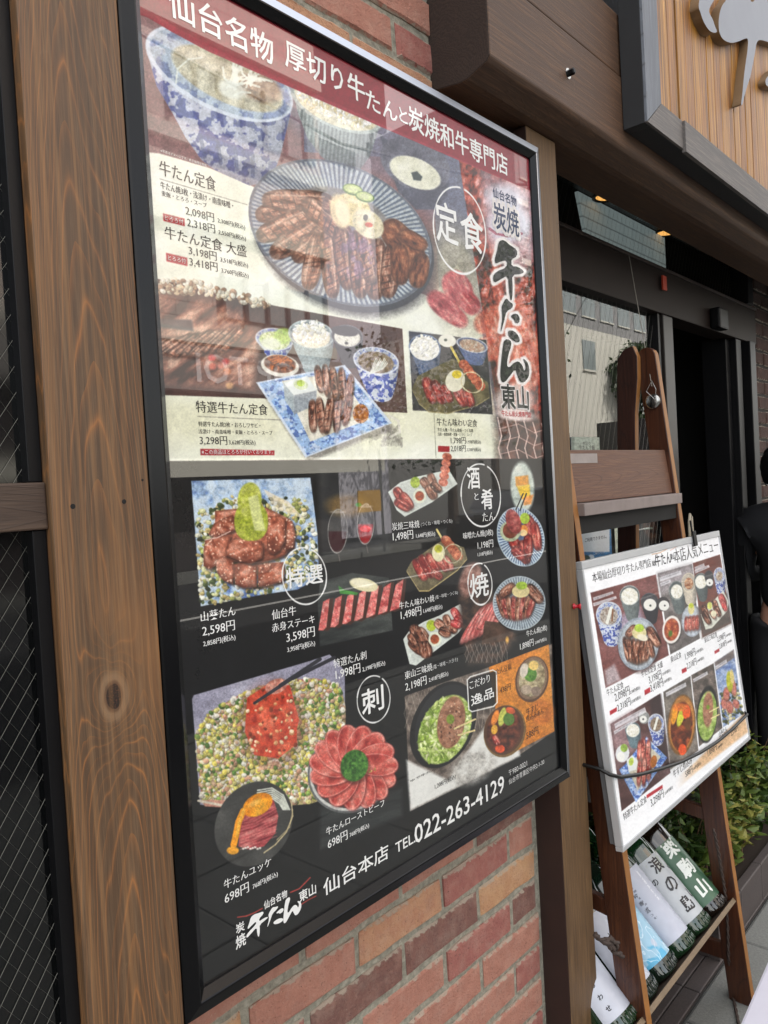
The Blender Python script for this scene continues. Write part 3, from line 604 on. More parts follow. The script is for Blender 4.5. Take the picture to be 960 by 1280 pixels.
    for k, (x, y, L, W, rot) in enumerate([(537, 488, 17, 7, 70), (548, 490, 16, 7, 62), (558, 492, 12, 6, 60), (576, 496, 13, 7, 60), (586, 498, 11, 6, 70)]): s.slice(x, y, L, W, rot, 'red', 140+k)
    s.ell(569, 476, 12, 14, 20, (224, 220, 196)); s.ell(571, 468, 6, 5, 0, (214, 190, 40)); s.line(564, 434, 576, 456, 3, (206, 184, 90))
    for k in range(5): s.etex(580+k*5, 456+k*6.5, 7, 6, 40, [(120, 50, 34), (180, 88, 60), (214, 140, 100)], 3, 150+k)
    s.ring(590, 478, 14, 12, 35, 1.6, (206, 196, 160))
    s.line(542.5, 517, 545, 572, .9, (150, 146, 130), .8)
    s.line(199.6, 223.5, 309, 256, .8, (90, 86, 80), .8); s.line(247, 520.5, 351, 525, .8, (90, 86, 80), .8)
    # price tags
    for q in ([(203.7, 266.6), (230.8, 273.4), (231, 282.6), (204.2, 276)], [(207.5, 316), (234, 322.4), (234.4, 332.6), (208, 326.6)], [(250.4, 561), (343, 563.2), (343, 569), (250.8, 569)], [(547.5, 557.3), (561.9, 557.9), (561.9, 565), (547.5, 564.8)]): s.poly(q, (164, 30, 40))
    # header band in deep red with a curved lower edge
    m = s.sub(100, -260, 720, 330); x, y = s.X[m], s.Y[m]
    yl = np.interp(x, [100, 162, 185, 215, 260, 340, 475, 575, 700], [8, 14, 22, 40, 64, 99, 158, 201, 254]); a = np.clip(yl-y+.5, 0, 1); s.put(m, a, (132, 22, 40))
    s.put(m, a*np.clip((y-yl+14-.02*x)/1.5, 0, 1)*.35, (190, 84, 92)); s.put(m, a*sm(fbm(x/40, y/40, 3), .5, .8)*.2, (160, 50, 64))
    # white halo behind the vertical logo
    s.ell(632, 250, 24, 18, 20, (226, 228, 240), .85, 10); s.ell(636, 280, 26, 24, 10, (224, 228, 242), .8, 10)
    s.curve([(612, 286), (620, 292), (634, 295), (652, 292)], 3.4, (176, 110, 128), .95)
    for sh in LOGO:
        m = s.pmask(sh, 8); s.put(m[0], np.clip((m[1]+4.6)/2.2, 0, 1), (238, 230, 226)); s.put(m[0], np.clip((m[1]+2.4)/1.2, 0, 1)*.9, (244, 240, 238))
    s.ell(643, 501, 24, 22, 0, (236, 226, 220), .75, 8); s.ell(645, 519, 24, 7, 6, (240, 226, 220), .85, 4)
    # ---------------- lower half
    s.ptex([(150, 577), (720, 573), (730, 1000), (400, 1200), (150, 1300)], [(8, 9, 10), (11, 12, 14), (15, 16, 18)], 26, 60, soft=1)
    # photo 1: wasabi tongue
    F = [(239, 601), (388, 597), (397, 668), (399, 722), (372, 737), (330, 743), (251, 758)]
    m = s.pmask(F); a = np.clip(m[1]+.5, 0, 1); s.tex(m[0], a, [(86, 112, 168), (150, 176, 206), (196, 212, 226), (206, 220, 230)], 11, 61)
    s.dots([(244, 640), (290, 620), (380, 622), (396, 668), (398, 720), (330, 742), (251, 757)], 950, 2.0, [(206, 206, 150), (222, 220, 190), (150, 156, 84), (70, 84, 48), (44, 52, 34), (190, 170, 110), (232, 230, 214)], 61, 1.4, .35)
    for k, P in enumerate([[(330, 330), (420, 320), (640, 310), (780, 380), (800, 540), (740, 600), (560, 660), (330, 600)], [(745, 372), (795, 392), (812, 470), (800, 548), (742, 566)], [(290, 470), (325, 405), (380, 372), (438, 352), (455, 440), (400, 470), (330, 492)], [(262, 560), (272, 505), (340, 484), (425, 470), (412, 560), (395, 610), (300, 680), (262, 660)], [(640, 400), (660, 362), (720, 356), (752, 380), (748, 510), (716, 566), (680, 590), (642, 572)],
                          [(330, 625), (372, 600), (440, 625), (446, 700), (436, 768), (380, 745), (345, 705)], [(440, 650), (500, 640), (582, 655), (580, 700), (578, 785), (500, 790), (452, 770)], [(585, 655), (640, 642), (742, 636), (745, 690), (738, 752), (640, 778), (592, 786)], [(390, 565), (412, 520), (452, 488), (540, 500), (612, 510), (618, 560), (612, 612), (545, 648), (470, 625), (400, 598)]]):
        P = [(200+a/4.8, 570+b/4.8) for a, b in P]; s.poly([(a+2, b+3) for a, b in P], (44, 24, 18), .75, 3); s.ptex(P, [(120, 58, 40), (168, 92, 68), (196, 122, 96), (222, 162, 138)], 6, 160+k, 1, 20*k, 1.8, 1.2, 1.9)
        m = s.pmask(P); s.put(m[0], np.clip(m[1]+.5, 0, 1)*sm(m[1], 3.2, .6)*.45, (70, 34, 24)); Pa = np.array(P); c_ = Pa.mean(0)
        m2 = np.clip(m[1]+.5, 0, 1)*sm(s.Y[m[0]], c_[1]+1, Pa[:, 1].max())*.5; s.put(m[0], m2, (74, 34, 26)); s.dots([tuple(q) for q in P], 22, .7, [(240, 206, 184), (226, 180, 156)], k, 1.6, 0)
    s.etex(314, 652, 21, 24, 0, [(120, 134, 34), (162, 172, 54), (190, 194, 84)], 4, 62, 1.5, p=2.4); s.etex(312, 625, 15, 22, 4, [(150, 160, 50), (182, 188, 78), (206, 208, 120)], 4, 63, 1.5)
    s.poly([(310, 622), (322, 618), (332, 664), (318, 663)], (214, 218, 150), .85, 2)
    for k in range(16): s.line(330+k*2, 612+k, 346+k*2.2, 636+k*.8, 1.1, (236, 220, 190), .7)
    s.curve([(256, 675), (272, 672), (288, 664)], 1.2, (230, 200, 190), .9)
    # wine
    s.ptex([(398, 584), (484, 580), (488, 690), (400, 700)], [(30, 32, 34), (46, 48, 50), (66, 66, 64)], 22, 64, soft=8, al=.8)
    s.etex(434, 632, 26, 14, 0, [(120, 88, 40), (170, 130, 66)], 16, 65, 8, .6)
    for (x, y, w, h, cc) in [(422, 664, 12, 28, (52, 16, 22)), (457, 655, 10.5, 26, (150, 30, 36))]:
        s.ell(x, y, w, h, 2, (118, 116, 112), .35, 1.5); m = s.emask(x, y, w-1, h-1, 2); s.put(m[0], m[1]*sm(s.Y[m[0]], y-1, y+1.5)*.9, cc); s.ring(x, y, w, h, 2, .7, (170, 166, 160)); s.line(x+1, y+h, x+3, y+h+10, 1.4, (90, 80, 78), .8); s.ell(x, y-h+4, w*.8, 1.6, 0, (190, 186, 180), .5)
    s.etex(457, 661, 7, 4, 0, [(206, 30, 40), (236, 60, 60)], 3, 66, 1.5); s.ell(448, 631, 4, 2.5, 0, (50, 120, 50))
    # steak photo
    F = [(397, 755), (400, 727), (440, 716), (486, 722), (491, 788), (400, 808)]; s.ptex(F, [(34, 38, 38), (54, 58, 56), (76, 80, 76)], 8, 67, rot=-12, asp=4)
    for k in range(7):
        x = 404+k*14.0; y = 772-k*4.0; s.poly([(x-3+2*k/3, y+16), (x+4+k*.8, y-22), (x+13+k*1.2, y-25), (x+10+k*1.1, y+12), (x+6, y+17)], (70, 44, 36), 1, 1.2)
        m = s.pmask([(x-6+k*.9, y+16), (x+k*1.1, y-20+k*.5), (x+8+k*1.4, y-24), (x+4+k*1.2, y+12), (x, y+16)]); s.tex(m[0], np.clip(m[1]+.5, 0, 1), [(176, 66, 66), (206, 100, 96), (226, 136, 128), (238, 178, 168)], 4, 68+k)
    s.ell(455, 731, 18, 8, 12, (226, 218, 176)); s.ell(452, 729, 14, 5, 12, (240, 234, 206), .8, 2); s.poly([(423, 732), (430, 737), (448, 741), (446, 744), (425, 742)], (72, 142, 62), 1, 1)
    # sashimi photo
    F = [(240, 874), (242, 869), (388, 826), (412, 818), (431, 838), (432, 990), (386, 1004), (300, 1010), (250, 1006)]; s.ptex(F, [(132, 130, 148), (150, 148, 166), (166, 164, 178)], 40, 70)
    E = [(245, 916), (262, 890), (300, 868), (350, 850), (395, 848), (424, 856), (430, 880), (430, 986), (386, 1002), (310, 1008), (252, 1002)]
    s.poly(E, (176, 110, 96)); s.ptex([(x+2, y+3) for x, y in E], [(120, 92, 66), (166, 150, 100), (196, 186, 146)], 6, 71)
    s.dots(E, 3400, 2.1, [(206, 196, 120), (222, 214, 176), (190, 180, 96), (214, 206, 190), (196, 160, 130), (120, 148, 70), (78, 112, 52), (232, 228, 210), (200, 150, 120), (214, 196, 90)], 72, 1.25, .35)
    s.ell(340, 905, 42, 56, 0, (90, 40, 30), .35, 12)
    R1 = [(309, 872), (340, 852), (362, 864), (371, 905), (371, 930), (348, 948), (318, 944), (306, 915)]; s.ptex(R1, [(150, 40, 26), (190, 66, 44), (210, 92, 64), (226, 130, 100)], 12, 73, contrast=1.5, asp=.7); s.ptex([(352, 858), (362, 856), (374, 900), (370, 915), (362, 890)], [(176, 56, 40), (216, 100, 76)], 6, 74)
    s.dots(R1, 70, 1.7, [(226, 160, 110), (236, 200, 160), (120, 50, 30)], 75, 1.3, .2); s.etex(345, 858, 14, 9, -20, [(150, 80, 66), (196, 130, 112), (220, 170, 150)], 4, 76)
    s.line(318, 879, 366, 848, 3.4, (44, 44, 50)); s.line(366, 848, 418, 822, 4.5, (44, 44, 50)); s.line(322, 876, 350, 857, 3.2, (54, 54, 60)); s.line(350, 857, 400, 824, 4.5, (48, 48, 54))
    s.ptex([(252, 1000), (286, 1000), (310, 1006), (290, 1010), (256, 1008)], [(190, 120, 100), (210, 170, 150)], 5, 77)
    s.line(248, 1001, 290, 1009, 3, (206, 196, 176))
    # yukke plate
    s.etex(317, 1030, 46, 56, 32, [(52, 52, 50), (66, 66, 64), (82, 82, 78)], 30, 80, 1)
    for k in range(6): s.curve([(322-k*.5, 988+k*3), (340, 985+k*2.6), (354+k*-1.0, 994+k*2.0), (362-k*1.6, 1012)], 1.8, (206, 210, 196), .95)
    s.curve([(364, 1000), (366, 1020), (358, 1040), (344, 1056), (330, 1066)], 1.6, (196, 180, 140), .9); s.curve([(366, 1012), (362, 1034), (346, 1050)], 1.2, (190, 174, 130), .7)
    s.ptex([(300, 1030), (305, 1008), (320, 996), (342, 1000), (348, 1020), (344, 1042), (330, 1058), (312, 1062), (298, 1058)], [(96, 26, 34), (140, 50, 56), (176, 84, 84), (206, 130, 122)], 3.2, 81, rot=-22, asp=7)
    for k in range(9): s.curve([(300, 1030+k*4), (318, 1026+k*3.6), (346, 1010+k*4.4)], 1.0, (206, 120, 116), .5)
    s.etex(322, 1006, 20, 13, -30, [(206, 120, 16), (232, 150, 24), (244, 176, 50)], 14, 82); s.curve([(304, 1014), (298, 1028), (295, 1044), (292, 1056)], 8, (226, 146, 30), 1); s.curve([(305, 1012), (299, 1028), (296, 1044)], 3.5, (244, 182, 66), .9); s.ell(291, 1063, 7.5, 5, 0, (232, 160, 44)); s.ell(318, 1004, 8, 3.5, -30, (250, 206, 120), .55, 3)
    for k in range(8): s.ell(304+k*3, 1061-(k % 3), 1.5, 1.2, 0, (232, 226, 216))
    # roast beef
    s.ptex([(400, 1010), (503, 985), (503, 1020), (400, 1062)], [(36, 40, 40), (54, 58, 58), (70, 74, 72)], 5, 84, rot=-16, asp=7, al=.7, soft=6)
    s.ell(439, 963, 57, 51, -40, (96, 98, 98)); s.ell(440, 962, 55.5, 49, -40, (196, 196, 190)); s.ell(441, 960, 54, 47.5, -40, (70, 66, 64))
    for k in range(15):
        g = k*2*math.pi/15+.3; cx, cy = 442+28*math.cos(g)*1.05, 959+27*math.sin(g)*1.0
        s.ell(cx+1.5, cy+1.5, 27, 14.5, math.degrees(g)+10, (90, 30, 30), .6, 3); s.etex(cx, cy, 26.5, 14, math.degrees(g)+10, [(150, 44, 42), (186, 74, 66), (206, 104, 92), (226, 150, 136)], 7, 90+k, 1.2, 1, math.degrees(g), 2.2, 2.4)
        m = s.emask(cx, cy, 26.5, 14, math.degrees(g)+10); s.put(m[0], m[1]*sm(m[4], .88, .98)*.6, (236, 176, 164))
        s.dots((442+22*math.cos(g+.2), 959+21*math.sin(g+.2), 6, 5, 0), 9, .9, [(206, 180, 110), (150, 120, 60)], k, 1.3, .2)
    s.ell(444, 960, 19, 21, 20, (60, 30, 24), .5, 3); s.etex(443, 957, 17, 20, 15, [(30, 66, 22), (58, 108, 40), (96, 146, 62)], 3, 85, 1.5)
    # white plates of skewers and mixed grills
    def platter(pts, shade=(214, 220, 212)): s.poly([(x+1, y+3) for x, y in pts], (12, 12, 14), .8, 3); s.poly(pts, shade); P = np.array(pts); c = P.mean(0); s.poly([tuple(c+(q-c)*.9) for q in P], tuple(np.array(shade)*.93), 1, 1.5)
    platter([(485, 615), (500, 603), (520, 596), (561, 587), (572, 605), (540, 628), (506, 646), (496, 638)])
    for k, a in enumerate([(500, 620, 12, 6, 60), (508, 626, 12, 6, 55), (503, 631, 11, 6, 30)]): s.slice(*a, 'red', 170+k)
    s.etex(519, 603, 6, 7, 0, [(120, 150, 30), (190, 206, 70)], 3, 86); s.ell(524.5, 620, 8, 9, 0, (222, 226, 206)); s.etex(524.5, 620, 5.5, 6, 0, [(120, 40, 20), (180, 90, 50)], 3, 87)
    for k, a in enumerate([(532, 604, 8, 6, 50), (540, 600, 9, 5, 70), (539, 615, 10, 6, 60), (545, 609, 8, 5, 40)]): s.slice(*a, 'grill', 180+k)
    for k in range(5): s.etex(554+k*1.2, 603-k*8, 6, 5, 20, [(150, 66, 50), (196, 104, 80), (220, 150, 124)], 3, 190+k)
    P = [(508, 713), (514, 702), (545, 680), (552, 676), (580, 684), (584, 698), (572, 712), (536, 738), (524, 738)]
    s.poly([(x, y+1.5) for x, y in P], (196, 176, 120)); s.ptex(P, [(84, 76, 52), (112, 102, 74), (140, 128, 96)], 9, 88)
    for k, a in enumerate([(525, 712, 15, 6, 62), (533, 708, 16, 6, 60), (541, 704, 14, 5, 60), (553, 706, 10, 5, 50), (560, 704, 10, 5, 60), (546, 718, 8, 5, 40)]): s.slice(*a, 'red' if k < 3 else 'rare', 200+k)
    s.ell(548, 691, 8, 11, 0, (230, 224, 180)); s.ell(548, 686, 5, 5, 0, (190, 190, 60)); s.line(546, 662, 553, 674, 2.6, (226, 206, 130))
    for k in range(4): s.etex(558+k*4.5, 676+k*6, 7.5, 6, 40, [(120, 56, 40), (184, 104, 76), (216, 150, 110)], 3, 210+k)
    s.ring(566, 692, 11, 12, 30, 1.4, (196, 190, 160))
    platter([(504, 799), (512, 788), (530, 777), (548, 770), (575, 755), (582, 764), (586, 776), (572, 792), (520, 832), (512, 830)])
    for k, a in enumerate([(520, 792, 12, 7, 70), (528, 796, 13, 8, 60), (522, 808, 13, 8, 40), (532, 812, 11, 8, 80), (516, 800, 9, 5, 60)]): s.slice(*a, 'grill', 220+k)
    s.etex(539, 782, 6, 7, 0, [(140, 160, 30), (206, 216, 80)], 3, 89); s.ell(543.5, 799, 8, 9, 0, (226, 228, 206)); s.etex(543.5, 799, 5.5, 6, 0, [(120, 50, 30), (190, 104, 60)], 3, 87)
    for k, a in enumerate([(550, 781, 8, 6, 40), (559, 776, 8, 5, 70), (556, 790, 8, 6, 20), (566, 786, 6, 5, 50)]): s.slice(*a, 'grill', 230+k)
    for k, a in enumerate([(570, 768, 9, 5, 60), (576, 776, 9, 6, 40), (570, 780, 7, 5, 20)]): s.slice(*a, 'raw', 240+k)
    # block of tongue on the grill
    s.ptex([(572, 730), (585, 706), (606, 712), (616, 740), (640, 770), (646, 800), (620, 832), (585, 832), (578, 800)], [(34, 32, 32), (64, 52, 46), (96, 70, 58)], 7, 91, soft=7)
    for k in range(8): s.slice(590+k*5.2, 782-k*2.6, 26, 4.2, 122-k, 'pink', 250+k)
    s.etex(588, 724, 13, 22, 18, [(110, 70, 62), (166, 120, 108), (196, 160, 146)], 6, 92, 4, .8); s.ptex([(606, 776), (644, 780), (640, 800), (602, 806)], [(64, 46, 36), (98, 74, 60)], 5, 93)
    for k in range(9): s.curve([(582+k*6, 806-k*.5), (586+k*6, 816), (582+k*6.5, 828)], .9, (160, 150, 140), .6); s.curve([(586+k*6, 806), (581+k*6, 818), (586+k*6, 828)], .9, (140, 130, 120), .5)
    s.ell(634, 800, 2, 4, 0, (232, 180, 90), .9, 2)
    # beer, miso plate, grilled plate
    s.etex(653, 609, 15, 32, -3, [(150, 162, 150), (196, 206, 196), (222, 226, 214)], 12, 94, 3); s.poly([(644, 596), (660, 594), (661, 606), (645, 608)], (226, 150, 44), .95, 2); s.poly([(646, 608), (662, 606), (663, 622), (652, 624)], (240, 196, 40), .95, 2); s.poly([(653, 622), (667, 618), (664, 630), (655, 632)], (232, 140, 60), .8, 2)
    def bplate(cx, cy, rx, ry, rot, c1, c2):
        s.ell(cx+1, cy+3, rx, ry, rot, (10, 10, 12), .8, 3); s.ell(cx, cy, rx, ry, rot, c2); m = s.emask(cx, cy, rx*.96, ry*.96, rot); g = np.arctan2(m[3], m[2]); s.put(m[0], m[1]*sm(.5+.5*np.sin(g*58), .35, .65)*.8, c1); s.put(m[0], m[1]*(1-sm(m[4], .6, .68)), np.array(c1)*.9+10)
    bplate(651, 671, 29, 38, -18, (74, 96, 132), (188, 204, 214))
    for k, a in enumerate([(664, 660, 17, 7, 70), (670, 670, 18, 6, 80), (646, 684, 14, 7, 60), (655, 690, 15, 7, 75), (660, 682, 14, 6, 90), (648, 692, 10, 6, 40)]): s.slice(*a, 'red', 260+k)
    s.ell(654, 663, 6, 7, 0, (222, 140, 60)); s.ell(656, 648, 6, 7, 0, (170, 196, 60)); s.ell(654, 666, 5, 4, 0, (236, 206, 150)); s.ell(638, 664, 13, 13, 0, (186, 196, 160)); s.etex(638, 663, 9.5, 10, 0, [(90, 36, 24), (140, 70, 44)], 4, 95)
    s.etex(642, 652, 9, 16, -20, [(110, 36, 36), (160, 70, 66), (200, 120, 110)], 4, 96); s.line(645, 637, 654, 617, 1.6, (40, 36, 34)); s.line(650, 638, 658, 617, 1.6, (40, 36, 34))
    bplate(649, 754, 33, 34, 0, (104, 118, 132), (178, 190, 196))
    for k in range(8): s.slice(626+k*5.4, 757+abs(k-3.5)*-1.0+4, 15, 3.7, 88+(k-3)*5, 'rare' if k % 2 else 'grill', 270+k)
    s.slice(634, 738, 12, 6, -40, 'grill', 279); s.slice(668, 742, 14, 7, 50, 'grill', 280); s.ell(651, 739, 11, 8, 0, (222, 206, 150)); s.ell(652, 732, 7, 5, 0, (160, 190, 60))
    # green dish photo
    F = [(506, 870), (560, 851), (620, 831), (690, 805), (692, 915), (640, 950), (513, 1014)]
    m = s.pmask(F); s.tex(m[0], np.clip(m[1]+.5, 0, 1), [(64, 56, 50), (104, 92, 84), (140, 128, 116)], 8, 97)
    for k in range(14): s.curve([(506+k*8, 872-k*2.6), (512+k*8, 890-k*2), (506+k*8, 910)], 1, (168, 156, 142), .5); s.curve([(512+k*8, 868-k*2.6), (505+k*8, 892-k*2), (512+k*8, 912)], 1, (150, 140, 128), .5)
    s.poly([(508, 950), (560, 975), (612, 900), (640, 890), (650, 945), (513, 1013)], (226, 226, 220), 1, 4); s.etex(590, 960, 30, 20, -30, [(120, 116, 110), (180, 176, 168), (226, 226, 220)], 7, 98, 8, .7)
    s.ell(554, 906, 38, 57, 24, (20, 21, 23)); s.ell(556, 904, 34, 51, 24, (36, 37, 40))
    s.etex(556, 912, 30, 46, 26, [(96, 120, 40), (146, 172, 76), (186, 204, 120), (206, 218, 150)], 4, 99, 1.5); s.dots((556, 912, 28, 43, 26), 260, 1.6, [(190, 210, 120), (140, 166, 66), (214, 224, 160), (110, 136, 50)], 12, 2.6, .12)
    s.etex(564, 903, 17, 33, 10, [(120, 78, 56), (156, 108, 82), (182, 138, 112)], 5, 100, 1.5); s.ell(563, 899, 5, 6, 0, (120, 140, 50)); s.dots((562, 905, 14, 28, 10), 40, .9, [(90, 56, 40), (206, 166, 136)], 3, 1.2, .1)
    s.line(568, 911, 594, 899, 2.3, (226, 206, 150)); s.line(573, 919, 593, 913, 2.3, (226, 206, 150))
    # orange panel
    s.ptex([(611, 834), (686, 805.5), (693, 914), (634, 945), (620, 890)], [(196, 112, 34), (214, 134, 46), (222, 150, 66)], 40, 101)
    s.etex(677, 890, 16, 16, 0, [(170, 80, 26), (206, 120, 50)], 12, 102, 6, .6)
    s.ell(665, 849, 20.5, 29, 12, (90, 62, 44)); s.ell(665, 848, 18.5, 27, 12, (132, 106, 84)); s.etex(665, 848, 16, 23, 12, [(120, 104, 76), (176, 162, 126), (214, 204, 170)], 5, 103); s.etex(663, 843, 8, 9, 0, [(60, 110, 40), (110, 160, 60)], 3, 104); s.ell(667, 832, 6, 6, 0, (222, 190, 110)); s.ell(658, 862, 7, 6, 0, (170, 152, 132)); s.ell(670, 864, 6, 6, 0, (140, 120, 104)); s.ell(655, 838, 5, 9, 10, (214, 204, 186))
    s.ell(631, 914, 26, 33, 14, (120, 92, 52)); s.ell(630, 913, 24.5, 31, 14, (84, 52, 34)); s.etex(630, 913, 21, 27, 14, [(50, 24, 18), (86, 42, 30), (130, 66, 46)], 5, 105)
    s.ell(619, 897, 4, 10, 20, (222, 130, 50)); s.ell(628, 896, 4.5, 12, 14, (196, 200, 90)); s.ell(636, 899, 7, 8, 0, (84, 120, 50)); s.ell(618, 912, 4, 6, 10, (226, 170, 60)); s.ell(625, 936, 6, 5, 0, (222, 84, 44)); s.ell(638, 888, 6, 4, 20, (206, 92, 50)); s.slice(620, 925, 7, 4, 60, 'red', 290)
    # rings and boxes round the headings
    s.ring(574.5, 288, 32, 56, -9, 1.7); s.ring(380.5, 720, 27.5, 36, -6, 1.8); s.ring(467, 874, 20.5, 30, 4, 1.5); s.ring(601, 619, 24.5, 40, -4, 1.5); s.ring(600, 730, 15, 27, -3, 1.4)
    s.poly([(585, 849), (620, 838), (620, 881), (587, 888)], (20, 20, 22), .85, 1)
    for a, b in (((584, 850), (588, 846)), ((588, 846), (616, 837.5)), ((616, 837.5), (620.5, 840)), ((620.5, 840), (621.5, 878)), ((621.5, 878), (617, 883)), ((617, 883), (590, 889.5)), ((590, 889.5), (586, 887)), ((586, 887), (584, 850))): s.line(*a, *b, 1.4, (236, 236, 234))
    # swooshes of the small logo
    s.curve([(297, 1146.5), (308, 1145), (318, 1141), (328, 1135.5)], 1.5, (170, 60, 52)); s.curve([(363, 1115.5), (374, 1111), (381, 1104), (387.7, 1097)], 1.5, (170, 60, 52)); s.curve([(376, 1131), (385, 1125), (395, 1120)], 1.3, (170, 60, 52))
paint_menu(PS)
G1, G2, WHT = (52, 48, 46), (40, 56, 92), (240, 240, 238)
def Lt(s, ink, *items):
    for it in items: letter(s, ink, *it)
wi, dk, bk, hl, nv, rd, br_ = [Ink() for _ in range(7)]
Lt(PS, wi, ('仙台名物', (211, 19), (341, 48), 'brush'), ('厚切り牛', (357, 82), (456, 112), 'brush'), ('たん', (458, 135), (496, 131), 'brush'), ('と', (499, 151), (509, 139), 'brush'), ('炭焼和牛専門店', (511, 161), (634, 197), 'brush'),
   ('定', (546, 299), (571, 260), 'brush'), ('食', (577, 309), (603, 273), 'brush'), ('※写真はイメージです。表示価格は税抜', (200.6, 190), (258, 206), 'thin'),
   ('特選', (358, 736), (403, 704), 'brush'), ('山葵たん', (251, 777.5), (294, 760.8), 'serif'), ('2,598円', (253, 796.5), (293, 780.6), 'serif'), ('2,858円(税込)', (254, 809.8), (294, 797.5), 'serif'),
   ('仙台牛', (340, 775), (369.6, 760), 'serif'), ('赤身ステーキ', (340, 790.8), (393, 771.8), 'serif'), ('3,598円', (358, 804.3), (393, 789.8), 'serif'), ('3,958円(税込)', (359, 817), (393.5, 804.3), 'serif'),
   ('特選たん刺', (417, 835.5), (457.5, 815.4), 'serif'), ('1,998円', (419.6, 850.5), (450, 836.7), 'serif'), ('2,198円(税込)', (453, 841), (481, 828), 'serif'), ('刺', (453, 895), (479, 855), 'brush'),
   ('酒', (584.6, 611), (599, 584), 'brush'), ('と', (593, 625), (597.7, 616), 'serif'), ('肴', (602, 637), (615.4, 611), 'brush'), ('たん', (603, 652), (618, 639.7), 'serif'),
   ('炭焼三味焼', (490, 663.5), (524, 653), 'serif'), ('(つくね・味噌・つくね)', (526, 659), (565, 650.4), 'thin'), ('1,498円', (491, 677), (516, 668), 'serif'), ('1,648円(税込)', (520, 673.8), (543.5, 667), 'serif'),
   ('味噌たん焼(3枚)', (579, 675.6), (616, 666.7), 'serif'), ('1,198円', (597, 687.3), (616, 677.7), 'serif'), ('1,318円(税込)', (597, 696.7), (615.4, 691), 'serif'), ('焼', (588, 749), (610, 714), 'brush'),
   ('牛たん味わい焼', (499, 762), (542.5, 746), 'serif'), ('(塩・味噌・つくね)', (544, 750), (572, 739.6), 'thin'), ('1,498円', (501, 775.3), (526, 761), 'serif'), ('1,648円(税込)', (529, 767.7), (552.5, 758.4), 'serif'),
   ('東山三味焼', (506, 849.6), (540, 833.5), 'serif'), ('(塩・味噌・ハラミ)', (541, 837.7), (572, 824), 'thin'), ('2,198円', (506.7, 865), (532.7, 850), 'serif'), ('2,418円(税込)', (536, 854), (560, 843.3), 'serif'),
   ('牛たん焼(2枚)', (658, 797.3), (683.5, 786.3), 'serif'), ('1,898円', (650, 813.3), (666.5, 802.5), 'serif'), ('2,088円(税込)', (668.5, 806.3), (683, 800), 'serif'),
   ('こだわり', (587, 862), (612, 847), 'serif'), ('逸品', (589, 883), (617, 858), 'brush'),
   ('牛たんユッケ', (280, 1112), (338.7, 1076), 'serif'), ('698円', (281, 1130.5), (310.6, 1107.5), 'serif'), ('768円(税込)', (315.8, 1113), (347, 1094.5), 'serif'),
   ('牛たんローストビーフ', (407.7, 1044.8), (480, 1003), 'serif'), ('698円', (409.8, 1061.8), (434, 1044), 'serif'), ('768円(税込)', (437, 1047.9), (461, 1032), 'serif'),
   ('炭', (295, 1168), (305, 1150), 'brush'), ('焼', (295, 1187), (306.5, 1164), 'brush'), ('仙台名物', (330, 1137), (358.5, 1111), 'brush'), ('東山', (374, 1128.5), (394.5, 1103), 'brush'),
   ('仙台本店', (404.5, 1121), (485, 1053.5), 'sans'), ('TEL.', (494.5, 1067), (518.5, 1040), 'sans'), ('022-263-4129', (518.5, 1056), (629.5, 968.5), 'sans'),
   ('〒980-0021', (636, 970), (658.5, 953), 'thin'), ('仙台市青葉区中央2-1-30', (636, 981), (680, 951), 'thin'), ('とろろ付', (206, 275), (229, 275), 'thin'), ('とろろ付', (210, 325), (232, 324), 'thin'), ('※この商品はとろろが付いております。', (252, 568), (341, 564.3), 'thin'))
